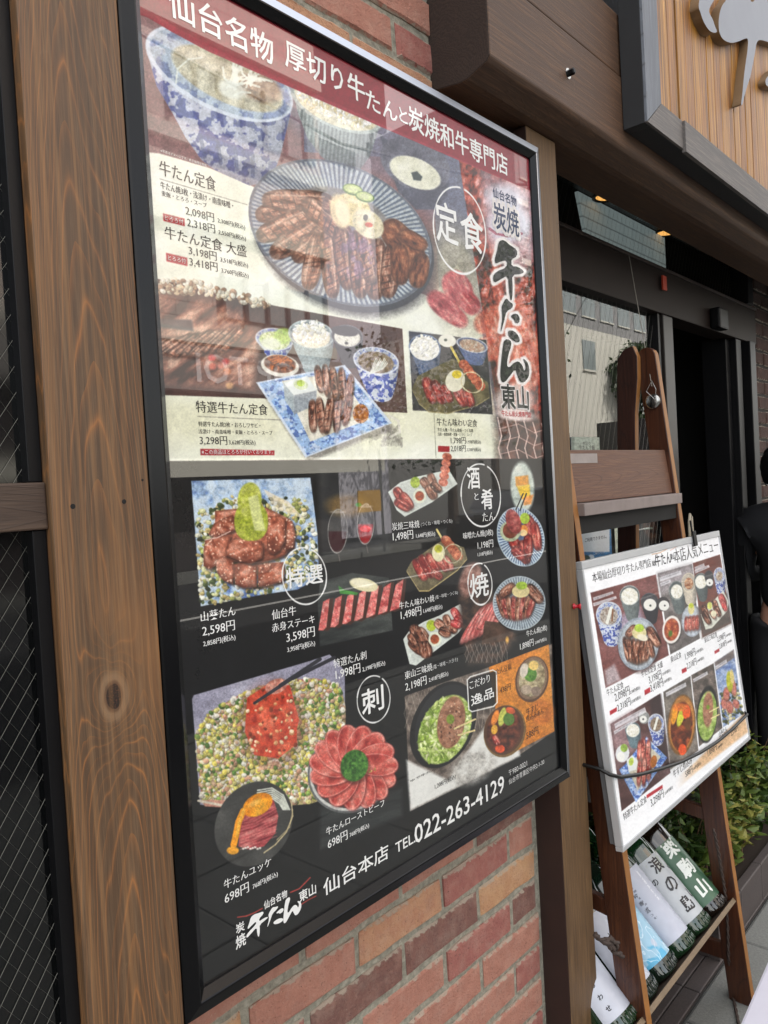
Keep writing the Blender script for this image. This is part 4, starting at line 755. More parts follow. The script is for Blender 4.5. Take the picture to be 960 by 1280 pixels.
Lt(PS, dk, ('1,098円', (514, 1003), (541.5, 988.4), 'sans'), ('ゆで牛たん', (513, 978), (544.6, 959), 'sans'), ('1,208円(税込)', (543.5, 988), (569.6, 973), 'serif'), ('牛たん定食', (199.6, 218.5), (269, 222), 'serif'), ('牛たん焼3枚・浅漬け・南蛮味噌・', (200.6, 235.6), (291, 253), 'serif'), ('麦飯・とろろ・スープ', (202, 244.6), (258, 254), 'serif'),
   ('2,098円', (232, 269), (267, 268.4), 'serif'), ('2,308円(税込)', (272, 279.4), (306, 282.4), 'serif'), ('2,318円', (234, 283.6), (268.3, 283), 'serif'), ('2,550円(税込)', (273, 294), (307, 297), 'serif'),
   ('牛たん定食 大盛', (206, 298), (307.5, 308.5), 'serif'), ('3,198円', (236, 319), (270.4, 318.3), 'serif'), ('3,518円(税込)', (275.6, 328.5), (309.6, 330.3), 'serif'), ('3,418円', (237, 333), (271.5, 332), 'serif'), ('3,760円(税込)', (276.7, 342), (310.4, 343.8), 'serif'),
   ('特選牛たん定食', (245, 515.4), (334, 507.5), 'serif'), ('特選牛たん焼2枚・おろしワサビ・', (248, 533), (325, 529), 'serif'), ('浅漬け・南蛮味噌・麦飯・とろろ・スープ', (248, 542), (340, 538.4), 'serif'), ('3,298円', (249.6, 556.6), (283.5, 549), 'serif'), ('3,628円(税込)', (286, 557), (319, 552.5), 'serif'),
   ('牛たん味わい定食', (546, 532), (596, 525), 'serif'), ('牛たん焼・牛たん串焼・つくね串', (547, 539.4), (591, 536), 'serif'), ('浅漬・南蛮味噌・麦飯・とろろ・スープ', (547, 544.6), (590, 541.6), 'serif'), ('1,798円', (563.5, 555.3), (581.7, 549), 'serif'), ('1,978円(税込)', (583.4, 555.4), (600.6, 551), 'serif'), ('2,018円', (563.5, 565), (581.7, 558.8), 'serif'), ('2,220円(税込)', (583.4, 565), (600.6, 560.6), 'serif'),
   ('たん豆腐', (620, 844), (639, 828.5), 'serif'), ('438円', (625, 867.5), (638, 857), 'serif'), ('牛すじ', (658, 894.5), (672.7, 884.8), 'serif'), ('煮込みあん', (657.5, 902.7), (679.6, 890), 'serif'), ('588円', (658, 925), (672.7, 914.6), 'serif'))
def logo(ink, st, lift):
    for ch, a, b in (('牛', (613, 372), (656, 309)), ('た', (624, 417), (652, 377)), ('ん', (622, 478), (663, 425)), ('東山', (626, 510), (661, 483))): letter(PS, ink, ch, a, b, st, lift=lift)
def brushchar(ink, shapes, lift, box_=None):
    allp = np.array([PS.uv(*p) for sh in shapes for p in sh]); lo, hi = allp.min(0), allp.max(0)
    for sh in shapes:
        P = np.array([PS.uv(*p) for p in sh])
        Q = [P[i] for i in range(len(P))]; S = []
        for i in range(len(Q)):   # round the outline
            a, b, c = Q[i-1], Q[i], Q[(i+1) % len(Q)]; S += [.25*a+.75*b, .25*c+.75*b]
        P = np.array(S)
        if box_: t0, t1 = np.array(PS.uv(*box_[0])), np.array(PS.uv(*box_[1])); P = t0+(P-lo)/(hi-lo)*(t1-t0)
        from mathutils.geometry import tessellate_polygon
        tri = tessellate_polygon([[Vector((p[0], p[1], 0)) for p in P]]); ink.put(PS.O+P[:, :1]*PS.eu+P[:, 1:]*PS.ev+PS.nrm*lift, tri)
big = [Ink() for _ in range(4)]
for sh, k_ in zip((USHI, TA, NN), big): brushchar(k_, sh, .0009)
hl2 = Ink(); letter(PS, hl2, '東山', (627, 510), (660, 484), 'halo'); letter(PS, big[3], '東山', (627, 510), (660, 484), 'heavy', lift=.0009)
brushchar(wi, USHI, .0004, ((308, 1180), (334.5, 1133))); brushchar(wi, TA, .0004, ((334, 1163), (354, 1126))); brushchar(wi, NN, .0004, ((354, 1155), (375.5, 1113)))
Lt(PS, hl, ('炭焼', (617, 287), (648, 262), 'halo')); Lt(PS, nv, ('仙台名物', (616, 246), (645.5, 252), 'brush'), ('炭焼', (617.5, 285), (647.5, 265), 'brush', None, .0008))
Lt(PS, rd, ('牛たん炭火焼専門店', (627, 520), (664, 517.5), 'brush'))
# ------------------------------------------------------------------ the small menu board that hangs on the stepladder
EV = np.array([0, .1028, .9947]); EV = EV/np.linalg.norm(EV)
BS = Sheet((1.036, -.033, .662), (1, 0, 0), EV, .851, .607, 1000)
def paint_board(s):
    one = np.ones(s.X.shape, np.float32); s.put((slice(0, s.ny), slice(0, s.nx)), one, (246, 247, 249))
    PL = [(84, 46, 44), (112, 66, 62), (136, 92, 90)]
    def photo(pts, cols, sc=20, seed=0): s.ptex(pts, cols, sc, seed)
    def dish(cx, cy, rx, ry, rot, rim, inner, seed, sc=4): s.ell(cx+1, cy+2, rx, ry, rot, (30, 24, 24), .6, 2); s.ell(cx, cy, rx, ry, rot, rim); s.etex(cx, cy, rx*.8, ry*.8, rot, inner, sc, seed)
    RICE = [(214, 210, 190), (236, 234, 222), (246, 246, 240)]; CREAM = [(214, 212, 196), (236, 234, 224)]
    # photo 1
    photo([(738, 741), (820, 718), (836, 819), (757, 860)], PL, 30, 1); s.ptex([(775, 770), (800, 760), (812, 790), (770, 800)], [(150, 140, 164), (176, 168, 190)], 12, 2, soft=8, al=.8); s.ptex([(756, 838), (768, 830), (776, 850), (758, 858)], [(190, 180, 184), (206, 196, 200)], 12, 2, soft=4, al=.8)
    s.bowl(787, 744, 12.5, 12.5, 0, 26, (88, 98, 98), (160, 168, 166), None, RICE, 1, 'stripe', .6, .85); s.bowl(812, 752, 11, 11, 0, 22, (44, 44, 50), (80, 80, 88), None, [(60, 60, 66), (74, 74, 80)], 2, None, .6); s.ell(812.5, 756, 8, 7.5, 0, (236, 234, 226)); s.ell(813, 757, 1.3, 1.2, 0, (50, 60, 50))
    s.bowl(761, 768, 16, 16, 0, 30, (206, 212, 224), (206, 214, 226), None, [(120, 100, 88), (170, 158, 146), (206, 200, 190)], 3, 'blue', .66, .7); s.line(759, 778, 764, 760, 4, (232, 232, 222)); s.line(766, 762, 765, 776, 2, (130, 84, 50))
    s.ell(799, 808, 26, 33, 4, (60, 36, 34), .7, 4); s.ell(798, 805, 25.5, 33, 4, (150, 160, 170)); s.ell(798, 805, 23, 30, 4, (178, 186, 192)); s.ell(798, 807, 19, 25, 4, (140, 146, 150))
    for k in range(7): s.slice(783+k*4.6, 815+abs(k-3)*-1.2, 15, 3.4, 92+(k-3)*4, 'grill', k)
    s.slice(817, 796, 14, 6, 60, 'grill', 21); s.slice(813, 810, 12, 4, 75, 'grill', 22); s.slice(789, 789, 9, 5, -50, 'grill', 23); s.ell(799, 791, 9, 8, 0, (226, 214, 160)); s.ell(799, 785, 6, 5, 0, (176, 204, 70)); s.ell(803, 797, 7, 4, 20, (238, 230, 206))
    # photo 2
    photo([(822, 717), (865, 705), (875, 798), (838, 818)], [(70, 66, 64), (100, 94, 92), (150, 142, 140)], 20, 5); s.ptex([(822, 717), (865, 705), (867, 726), (826, 744)], [(150, 142, 146), (170, 162, 164)], 20, 5, soft=8)
    s.ell(829, 755, 8, 9, 0, (60, 56, 58)); s.ell(830, 757, 6.5, 6.5, 0, (236, 236, 230)); s.ell(831, 757, 1, 1, 0, (50, 50, 50))
    s.bowl(846, 738, 10, 12, 0, 22, (84, 94, 94), (140, 148, 146), None, RICE, 6, 'stripe', .65, .75); s.bowl(861, 728, 9, 12, 0, 20, (206, 196, 178), (222, 212, 190), None, [(120, 60, 36), (186, 130, 90), (216, 190, 160)], 7, None, .8, .6)
    dish(839.5, 787, 11.5, 17.5, 6, (238, 232, 226), [(120, 44, 26), (170, 80, 50), (206, 140, 90)], 8); s.ell(838, 792, 2.5, 4, 10, (90, 120, 40)); s.ell(865, 776, 13, 20, 0, (164, 172, 182)); s.ell(865, 776, 11.5, 18, 0, (188, 196, 204)); 
    for k in range(4): s.slice(858+k*4.5, 780-k*.6, 9, 2.8, 92, 'rare', 30+k)
    s.ell(864, 761, 4, 7, 0, (226, 214, 150)); s.ell(864, 757, 3, 3, 0, (190, 200, 60))
    # photo 3
    photo([(866, 704), (900, 693), (914, 779), (878, 797)], [(96, 50, 42), (118, 66, 56)], 20, 9); s.ptex([(872, 760), (912, 740), (914, 779), (878, 797)], [(70, 62, 58), (96, 84, 78)], 12, 9, soft=6)
    s.bowl(876, 726, 8.5, 10, 0, 20, (84, 94, 94), (130, 140, 140), None, RICE, 10, None, .65, .85); s.bowl(886, 720, 5.5, 7, 0, 12, (40, 40, 44), (70, 70, 74), None, [(50, 50, 54), (60, 60, 64)], 11, None, .6); s.ell(887, 728, 4.5, 4.7, 0, (238, 238, 232)); s.ell(887, 729, 1, 1, 0, (40, 40, 40)); s.bowl(899, 719, 7, 10, 0, 18, (206, 212, 224), (214, 218, 226), None, [(140, 110, 80), (206, 200, 190)], 12, 'blue', .75, .6)
    s.poly([(876, 768), (904, 738), (911, 752), (909, 764), (890, 785), (882, 787)], (216, 218, 206))
    for k, a in enumerate([(881, 764, 8, 4, 70), (883, 772, 9, 4, 60), (894, 757, 7, 3.5, 80), (897, 764, 7, 3.5, 70), (891, 768, 6, 3, 60)]): s.slice(*a, 'grill', 40+k)
    s.ell(887, 757, 3, 4.5, 0, (206, 210, 110)); s.ell(892, 767, 3.5, 4, 0, (226, 220, 190)); s.slice(903, 750, 8, 4, 70, 'raw', 46); s.slice(905, 757, 7, 3, 70, 'raw', 47)
    # photo 4
    photo([(763, 905), (825, 867), (838, 966), (777, 1014)], [(60, 40, 40), (84, 58, 56), (120, 92, 94)], 26, 13); s.ptex([(763, 905), (790, 889), (800, 930), (772, 960)], [(140, 110, 112), (160, 134, 136)], 20, 13, soft=8); s.ptex([(812, 876), (826, 868), (838, 960), (822, 950)], [(50, 38, 40), (70, 54, 54)], 20, 13, soft=4)
    s.bowl(791, 912, 9.5, 9.5, 0, 17, (96, 118, 126), (120, 140, 146), None, RICE, 14, 'stripe', .7, .88); s.ell(805, 897, 7, 8, 0, (150, 152, 150)); s.ell(804, 899, 4.5, 4.5, 0, (236, 236, 230)); s.ell(804, 899, 1, 1, 0, (40, 40, 40))
    s.bowl(820, 904, 10, 12, 0, 20, (206, 212, 224), (222, 226, 232), None, [(110, 86, 64), (160, 146, 126)], 15, 'blue', .7, .72); s.line(818, 911, 822, 897, 3, (232, 232, 222))
    s.ell(778, 942, 8.5, 11, 10, (222, 224, 226)); s.ell(780, 935, 4.5, 5, 0, (150, 180, 80)); s.ell(776, 946, 5, 6, 0, (238, 238, 232))
    Q = [(774, 962), (781, 956), (808, 921), (834, 947), (795, 1003)]; m = s.pmask(Q); x, y = s.X[m[0]], s.Y[m[0]]; a = np.clip(m[1]+.5, 0, 1); s.put(m[0], a, (134, 166, 216)); s.put(m[0], a*sm(fbm(x/3, y/3, 16), .5, .6)*.8, (54, 84, 160)); s.put(m[0], a*sm(fbm(x/4, y/3, 19), .58, .66)*.7, (222, 230, 242))
    s.poly([(785, 962), (808, 929), (826, 946), (797, 988)], (206, 200, 180)); s.poly([(783, 950), (790, 944), (797, 950), (795, 962), (786, 965)], (226, 230, 228)); s.ell(789, 952, 3, 5, 10, (176, 196, 80))
    for k, a in enumerate([(799, 938, 12, 2.6, 94), (804, 936, 14, 2.8, 92), (810, 938, 14, 2.8, 94), (799, 966, 16, 2.8, 94), (805, 964, 18, 2.8, 92), (811, 960, 16, 2.8, 92)]): s.slice(*a, 'rare', 50+k)
    s.ell(817, 952, 4, 8, 10, (176, 104, 44))
    # photo 5, 6, 7
    photo([(829, 865), (863, 845), (873, 938), (838, 962)], [(84, 78, 74), (120, 112, 104), (150, 142, 130)], 14, 17); s.ell(852, 906, 17.5, 38, 4, (120, 84, 44)); s.ell(852, 905, 16, 35, 4, (176, 120, 60)); s.etex(852, 908, 13.5, 31, 4, [(60, 26, 16), (110, 50, 28), (170, 84, 44)], 5, 18)
    s.ell(843, 894, 3.5, 12, 10, (226, 150, 40)); s.ell(851, 896, 4, 13, 16, (196, 196, 60)); s.ell(858, 890, 5, 9, 0, (222, 90, 36)); s.ell(853, 937, 5, 7, 0, (226, 86, 40)); s.ell(860, 905, 4, 8, 0, (100, 60, 30)); s.ell(850, 884, 9, 5, 0, (226, 120, 50), .8, 2)
    photo([(864, 844), (892, 829), (903, 910), (874, 933)], [(60, 54, 50), (96, 86, 80), (140, 126, 116)], 6, 20); s.ell(884, 893, 13, 36, 4, (34, 34, 34)); s.etex(884, 895, 12, 31, 4, [(110, 140, 50), (156, 182, 90), (196, 212, 140)], 4, 21); s.etex(885, 887, 6.5, 22, 2, [(140, 90, 66), (176, 130, 104)], 4, 22); s.ell(885, 884, 2, 3, 0, (120, 150, 40)); s.line(887, 890, 898, 884, 1.6, (232, 214, 160)); s.line(889, 898, 899, 893, 1.6, (232, 214, 160))
    photo([(893, 828), (917, 812), (928, 893), (904, 909)], [(70, 96, 150), (140, 160, 196), (206, 214, 226)], 6, 23); s.poly([(893, 828), (917, 812), (918, 822), (895, 838)], (110, 96, 90), .9, 2); s.dots([(900, 868), (921, 850), (928, 892), (905, 908)], 120, 1.4, [(90, 96, 50), (150, 146, 90), (200, 190, 150), (50, 60, 34)], 24, 1.3, .3)
    for k, a in enumerate([(908, 868, 9, 4, 90), (912, 884, 8, 4.5, 80), (917, 860, 10, 3.5, 84), (920, 880, 6, 4, 70), (905, 880, 7, 3.5, 80)]): s.etex(*a, [(140, 66, 56), (186, 110, 96), (206, 140, 124)], 3, 60+k, edge=.3)
    s.ell(912, 852, 4, 13, -4, (176, 176, 40)); s.ell(915, 846, 2.5, 9, -6, (226, 206, 130))
    # caption strips on the photos, price row tags, orange foot
    for q in ([(741, 747), (766, 739), (767, 742), (742, 751)], [(741, 754), (770, 745), (771, 748), (742, 758)], [(824, 722), (851, 713), (852, 718), (825, 727)], [(825, 729), (838, 724), (839, 728), (826, 733)], [(868, 709), (880, 704), (881, 708), (869, 713)], [(868, 713), (886, 706), (887, 709), (869, 717)],
              [(768, 905), (806, 884), (808, 890), (769, 911)], [(767, 914), (797, 896), (798, 900), (768, 918)], [(832, 866), (857, 853), (858, 858), (833, 871)], [(866, 849), (884, 839), (885, 843), (867, 853)], [(894, 833), (908, 824), (909, 828), (895, 837)]):
        s.poly(q, (226, 226, 230), .8)
        (x0, y0), (x1, y1) = q[0], q[1]; n = int((x1-x0)/1.6)
        for k in range(n): s.ell(x0+1+(x1-x0-2)*k/n, y0+(y1-y0)*k/n+2.0, .55, .9, 0, (120, 116, 124), .6)
    s.poly([(836, 984), (860, 967), (932, 905), (934, 911), (868, 966), (838, 990)], (226, 190, 146), .0)
    m = s.pmask([(840, 976), (868, 953), (931, 890), (936, 915), (870, 966), (842, 992)]); s.put(m[0], np.clip(m[1]/3+.3, 0, 1)*sm(s.X[m[0]], 842, 880)*.85, (226, 180, 130))
    for q in ([(762, 889), (771, 884), (771, 889), (762.5, 894)], [(805.5, 863), (812.5, 859), (813, 865), (806, 869)], [(852, 837), (858, 834), (858.4, 839), (852.6, 842)], [(893, 814), (899, 810.5), (899.3, 814), (893.5, 817.5)], [(808, 994), (828, 981), (828.4, 985), (808.6, 998)]): s.poly(q, (176, 44, 54))
    s.curve([(815, 693), (825, 691), (834, 686)], 1, (206, 150, 110), .8); s.curve([(846, 683), (838, 688)], .8, (206, 120, 100), .6)
paint_board(BS)
bd, bo = Ink(), Ink()
Lt(BS, bd, ('本場仙台厚切り牛たん専門店', (741, 728.5), (813, 701), 'serif'), ('炭焼', (815.5, 708), (819.5, 700), 'brush'), ('牛たん', (820, 709), (838, 693), 'brush'), ('東山', (838, 700), (842.5, 691), 'brush'),
   ('本店人気メニュー', (843.7, 704.5), (897, 678.5), 'serif'), ('牛たん定食', (758.7, 870.6), (779, 856), 'serif'), ('2,098円', (769, 878.5), (787, 864.5), 'serif'), ('2,308円(税込)', (788, 868.5), (800, 860.5), 'serif'), ('2,318円', (772, 891), (788, 878), 'serif'), ('2,550円(税込)', (789, 880.5), (801, 872.5), 'serif'),
   ('牛たん定食 大盛', (802, 847.5), (828, 829), 'serif'), ('3,198円', (811.5, 856), (826.5, 843), 'serif'), ('3,518円(税込)', (828, 845.5), (838, 838.5), 'serif'), ('3,418円', (813.5, 866.5), (828.5, 854), 'serif'), ('3,760円(税込)', (829, 856), (839.5, 849), 'serif'),
   ('東山定食', (838.7, 828.5), (851, 817), 'serif'), ('1,998円', (857, 826), (869, 816), 'serif'), ('2,198円(税込)', (870, 818), (879, 812.5), 'serif'), ('2,218円', (859, 837.5), (870.5, 828), 'serif'), ('2,440円(税込)', (871.5, 829), (880, 823), 'serif'),
   ('東山三味定食', (880.8, 804), (895.8, 792), 'serif'), ('2,598円', (897, 803.5), (906.5, 796), 'serif'), ('2,858円(税込)', (907.5, 797), (914, 793.5), 'serif'), ('2,818円', (899.5, 812), (908, 805), 'serif'), ('3,100円(税込)', (908.6, 805.5), (915, 801.5), 'serif'),
   ('特選牛たん定食', (779.7, 1026), (808, 998), 'serif'), ('3,298円', (814, 1010), (829.6, 994), 'serif'), ('3,628円(税込)', (831, 994.5), (841, 985), 'serif'), ('牛すじ煮込み', (842, 973), (865, 952), 'serif'), ('588円', (857, 972.5), (866, 964), 'serif'), ('647円(税込)', (867, 964), (876, 957), 'serif'),
   ('山葵たん', (899, 922), (909, 913), 'serif'), ('2,598円', (914, 921), (923, 913), 'serif'), ('1,098円', (885, 946.5), (896, 936.5), 'serif'), ('1,208円(税込)', (897.5, 936.5), (904, 930.5), 'serif'))

# ------------------------------------------------------------------ menu poster in its frame
menu = empty('framed_menu', (.45, .02, .851), 'big framed food menu poster on the brick wall between two wooden posts', 'menu board')
PS.mesh('poster', PS.material('menu_print', MENU_IOR), menu)
for ink, c, nm in ((wi, WHT, 'white_ink'), (dk, G1, 'dark_ink'), (hl, (232, 226, 224), 'halo_ink'), (bk, (22, 24, 26), 'black_ink'), (nv, G2, 'navy_ink'), (rd, (190, 60, 66), 'red_ink')):
    ink.build('lettering', inkmat(nm, c, MENU_IOR), menu)
for k_ in big: k_.build('logo_character', inkmat('black_ink', (20, 22, 24), MENU_IOR), menu)
hl2.build('lettering', inkmat('halo_ink', (232, 226, 224), MENU_IOR), menu)
def rail(p0, p1, inward, lit=False):
    """frame rail: outer flank falling outward, flat crest, inner flank falling to the sheet"""
    bm = bm_new(); p0 = Vector(p0); p1 = Vector(p1); d = (p1-p0).normalized(); n = Vector(inward); y = Vector((0, 1, 0))
    prof = [(0, .03), (0, .0075), (.0022, .0045), (.0165, .0), (.0185, .0003), (.0195, .0015), (.0285, .0085), (.029, .0135), (.029, .03)]
    a = [bm.verts.new(p0+n*q+y*w+d*q) for q, w in prof]; b = [bm.verts.new(p1+n*q+y*w-d*q) for q, w in prof]
    for i in range(len(prof)-1): bm.faces.new((a[i], b[i], b[i+1], a[i+1]))
    bm.faces.new((a[-1], b[-1], b[0], a[0])); bm.faces.new(a); bm.faces.new(b[::-1])
    o = fin('frame_rail', bm, MT['frame_black'], menu)
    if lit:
        o.data.materials.append(MT['alu'])  # brighter metal on these flanks: the sky's sheen is put in by colour
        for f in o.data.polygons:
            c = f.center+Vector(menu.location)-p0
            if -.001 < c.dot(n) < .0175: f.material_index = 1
    return o
Z0, Z1 = .851, 2.1028
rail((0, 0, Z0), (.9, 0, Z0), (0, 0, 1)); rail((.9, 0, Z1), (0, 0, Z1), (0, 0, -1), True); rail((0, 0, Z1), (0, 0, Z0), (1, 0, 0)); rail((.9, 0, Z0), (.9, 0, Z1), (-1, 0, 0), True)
boxo('backing', (.01, .0135, Z0+.01), (.89, .04, Z1-.01), MT['black_metal'], menu)

# ------------------------------------------------------------------ brick walls: every brick its own piece
def brick_proto(k, w=.2045, h=.0565, d=.03):
    r = random.Random(k); bm = bm_new(); fs = ([-1, -.6, -.2, .25, .65, 1] if w > .12 else [-1, 0, 1]); out = []
    for u in fs: out.append((u*w/2, -h/2))
    for u in fs[::-1]: out.append((u*w/2, h/2))
    out = [(x+r.uniform(-.0018, .0018), z+r.uniform(-.0022, .0022)) for x, z in out]; n = len(out)
    A = [bm.verts.new((x*(1-.007/w*2), r.uniform(-.001, .0012), z*(1-.0045/h*2))) for x, z in out]; B = [bm.verts.new((x, .0045, z)) for x, z in out]; D = [bm.verts.new((x, d, z)) for x, z in out]
    bm.faces.new(A)
    for i in range(n): j = (i+1) % n; bm.faces.new((A[i], A[j], B[j], B[i])); bm.faces.new((B[i], B[j], D[j], D[i]))
    bmesh.ops.recalc_face_normals(bm, faces=bm.faces[:])
    me = bpy.data.meshes.new('brick'); bm.to_mesh(me); bm.free(); return me
def brick_wall(root, x0, x1, y, z0, z1, skip=None, joint=.359, colours=None, mats=None):
    protos = {}; r = random.Random(9); k0 = math.floor((z0-.695)/.068)
    for k in range(k0, int((z1-.695)/.068)+1):
        zc = .695+.068*k+.034
        if zc < z0 or zc > z1: continue
        off = joint+(.108 if k % 2 else 0); i0 = math.floor((x0-off)/.2165)
        for i in range(i0, i0+200):
            a, b = off+i*.2165+.006, off+(i+1)*.2165-.006
            if a > x1: break
            a2, b2 = max(a, x0), min(b, x1)
            if b2-a2 < .02: continue
            if skip and skip(a2, b2, zc): continue
            ci = (colours or {}).get((k, i), r.choice([0, 0, 1, 1, 3, 3, 3, 2, 4, 4, 1, 3]))
            w = round(b2-a2, 3); key = (ci, w, r.randint(0, 2))
            if key not in protos: protos[key] = brick_proto(hash(key) % 999, w); protos[key].materials.append((mats or BR)[ci])
            o = bpy.data.objects.new('brick', protos[key]); C.objects.link(o); o.parent = root
            o.location = Vector(((a2+b2)/2, y+r.uniform(-.002, .002), zc+r.uniform(-.001, .001)))-WL[root.name]; o.rotation_euler = (r.uniform(-.006, .006), r.uniform(-.008, .008), r.uniform(-.012, .012))
BW = empty('brick_wall', (.45, .1, 0), 'red and orange brick wall behind the big framed menu', 'brick wall')
bm = bm_new(); n = 70
boxo('mortar', (-.13, .0915, 0), (.99, .30, 2.55), MT['mortar'], BW)
cols = {(0, 0): 0, (0, 1): 1, (0, -1): 3, (1, 0): 3, (1, -1): 3, (-1, 0): 2, (-1, -1): 2, (-1, 1): 4, (-1, 2): 1, (-2, 1): 1, (-2, 2): 2, (-2, 0): 3, (-3, 1): 3, (-3, 2): 1, (-4, 2): 1, (1, 1): 2, (2, 1): 3, (2, 2): 0, (0, 2): 3, (20, 0): 0, (20, 1): 1, (21, 0): 0, (21, 1): 0, (22, 0): 3, (22, 1): 1, (21, -1): 0}
brick_wall(BW, .012, .885, .086, .0, 2.52, skip=lambda a, b, z: a > .06 and b < .84 and .95 < z < 2.02, colours=cols)
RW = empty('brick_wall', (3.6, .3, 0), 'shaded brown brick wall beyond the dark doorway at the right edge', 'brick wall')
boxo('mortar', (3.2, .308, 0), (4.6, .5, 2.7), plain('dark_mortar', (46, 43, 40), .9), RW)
brick_wall(RW, 3.2, 4.1, .302, .0, 2.6, joint=3.2, mats=[brickmat('sooty_brick', (74, 50, 44), (58, 40, 36), (44, 34, 32), .15)]*5)  # recess shade is put into the dark brick and mortar colours
# ------------------------------------------------------------------ posts, left window
def solo(name, lo, hi, mat, label, cat, bev=.003, group=None, kind=None):
    o = boxo(name, lo, hi, mat, None, bev); c = Vector([(a+b)/2 for a, b in zip(lo, hi)]); c.z = lo[2]
    for v in o.data.vertices: v.co -= c
    o.location = c; WL[o.name] = c; return tag(o, label, cat, group, kind)
def bevel_on(o, w=.003, seg=2):
    m = o.modifiers.new('bevel', 'BEVEL'); m.width = w; m.segments = seg; m.limit_method = 'ANGLE'; return o
solo('wooden_post', (-.113, .006, 0), (-.0015, .14, 2.9), MT['post'], 'wide stained wooden post with a knot, left of the framed menu', 'post', .002)
lp = [o for o in C.objects if o.name == 'wooden_post'][0]
for px, py, r_ in ((91, 633, .0028), (155, 627, .0026), (178, 600, .0014)):
    q = on(1, .006, px, py); bm = bm_new(); lathe(bm, (q[0], .0075, q[2]), (0, -1, 0), [(0, r_), (.0018, r_), (.0019, r_*.9), (.0019, 0)], 10, False); fin('screw_hole', bm, MT['dark'], lp)
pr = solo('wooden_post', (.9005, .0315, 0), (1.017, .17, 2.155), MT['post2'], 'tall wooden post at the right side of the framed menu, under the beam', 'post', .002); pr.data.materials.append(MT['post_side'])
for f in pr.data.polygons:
    if f.normal.x < -.8: f.material_index = 1  # left side coloured darker: its shade is in the colour
LW = empty('wired_glass_window', (-.5, .1, 0), 'dark window of diamond wired glass left of the wooden post', 'window')
MT['win_bar'] = wood('dark_window_wood', (52, 38, 30), (78, 60, 48), (104, 84, 68), (40, 28, 22), 'x', 1.45, arch=2, freq=16)
boxo('crossbar', (-1.2, .014, 1.429), (-.1135, .05, 1.477), MT['win_bar'], LW, .002)
boxo('frame', (-.128, .020, 0), (-.1135, .06, 1.4285), MT['black_metal'], LW, .001); boxo('frame', (-.128, .020, 1.4775), (-.1135, .06, 2.9), MT['black_metal'], LW, .001)

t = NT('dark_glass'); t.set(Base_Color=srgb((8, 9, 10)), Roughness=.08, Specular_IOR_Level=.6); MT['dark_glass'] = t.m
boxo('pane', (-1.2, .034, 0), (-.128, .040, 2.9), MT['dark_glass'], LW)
def wires(name, parent, x0, x1, z0, z1, y, du, slope, r, both=True, mat=None):
    bm = bm_new()
    for sg in ((1, -1) if both else (1,)):
        m = slope*sg; k = -int((z1-z0)/abs(slope)/du)-2
        while True:
            xa = x0+k*du; k += 1
            if xa > x1+(z1-z0)/abs(slope): break
            # line x = xa + (z-z0)/m
            pts = []
            for z in (z0, z1): pts.append((xa+(z-z0)/m, z))
            (xa1, za1), (xb1, zb1) = pts; 
            def clip(xa1, za1, xb1, zb1):
                for lim, sgn in ((x0, 1), (x1, -1)):
                    da, db = (xa1-lim)*sgn, (xb1-lim)*sgn
                    if da < 0 and db < 0: return None
                    if da < 0 or db < 0:
                        tt = da/(da-db); q = (xa1+(xb1-xa1)*tt, za1+(zb1-za1)*tt)
                        if da < 0: xa1, za1 = q
                        else: xb1, zb1 = q
                return xa1, za1, xb1, zb1
            q = clip(xa1, za1, xb1, zb1)
            if q: tube(bm, [(q[0], y, q[1]), (q[2], y, q[3])], r*(1 if sg > 0 else .3), 3, False)
    return tag(fin(name, bm, mat or MT['wire'], parent), kind='stuff')
wires('glass_wire', LW, -.5, -.1285, .3, 2.3, .0325, .018, 1.45, .00024, True, plain('bright_wire', (112, 110, 102), .5, .2, bump=0))
# ------------------------------------------------------------------ beams over the shop front
def beam(name, prof, x0, x1, mat, label, cat='beam', endmat=None):
    """prof: outline in (y, z)"""
    bm = bm_new(); prism(bm, [(x0, y, z) for y, z in prof], (x1-x0, 0, 0)); o = fin(name, bm, mat)
    c = Vector(((x0+x1)/2, sum(p[0] for p in prof)/len(prof), min(p[1] for p in prof)))
    for v in o.data.vertices: v.co -= c
    if endmat:
        o.data.materials.append(endmat)
        for f in o.data.polygons:
            if abs(f.normal.x) > .9: f.material_index = 1
    o.location = c; tag(o, label, cat); bevel_on(o, .003); return o
t = NT('end_grain'); sp = t.n('ShaderNodeSeparateXYZ'); t.l(t.pos(), sp.inputs[0]); dy = t.math('SUBTRACT', sp.outputs[1], .2); dz = t.math('SUBTRACT', sp.outputs[2], 2.05)
rr = t.math('SQRT', t.math('ADD', t.math('MULTIPLY', dy, dy), t.math('MULTIPLY', dz, dz))); rr = t.math('ADD', rr, t.math('MULTIPLY', t.noise(9, detail=6, rough=.7), .10))
wv = t.math('SINE', t.math('MULTIPLY', rr, 900)); t.set(Base_Color=t.mix(t.math('MULTIPLY', t.math('ADD', wv, 1), t.math('MULTIPLY', t.noise(20, detail=5), .28)), srgb((44, 33, 28)), srgb((74, 56, 46))), Roughness=.85); t.bump(wv, .15, .0006); t.bump(t.noise(160, detail=5), .5, .001); MT['end'] = t.m
beam('beam', [(-.037, 2.330), (-.037, 2.180), (-.030, 2.172), (.012, 2.158), (.03, 2.157), (.10, 2.168), (.135, 2.172), (.135, 2.330)], .676, 5.0, MT['beam'], 'thick brown wooden beam with a bolt hole running over the shop front', endmat=MT['end'])
beam('beam', [(-.034, 2.470), (-.034, 2.334), (-.028, 2.332), (.13, 2.332), (.13, 2.47)], .676, 5.0, MT['beam'], 'upper brown board lying on top of the thick wooden beam', endmat=MT['end'])
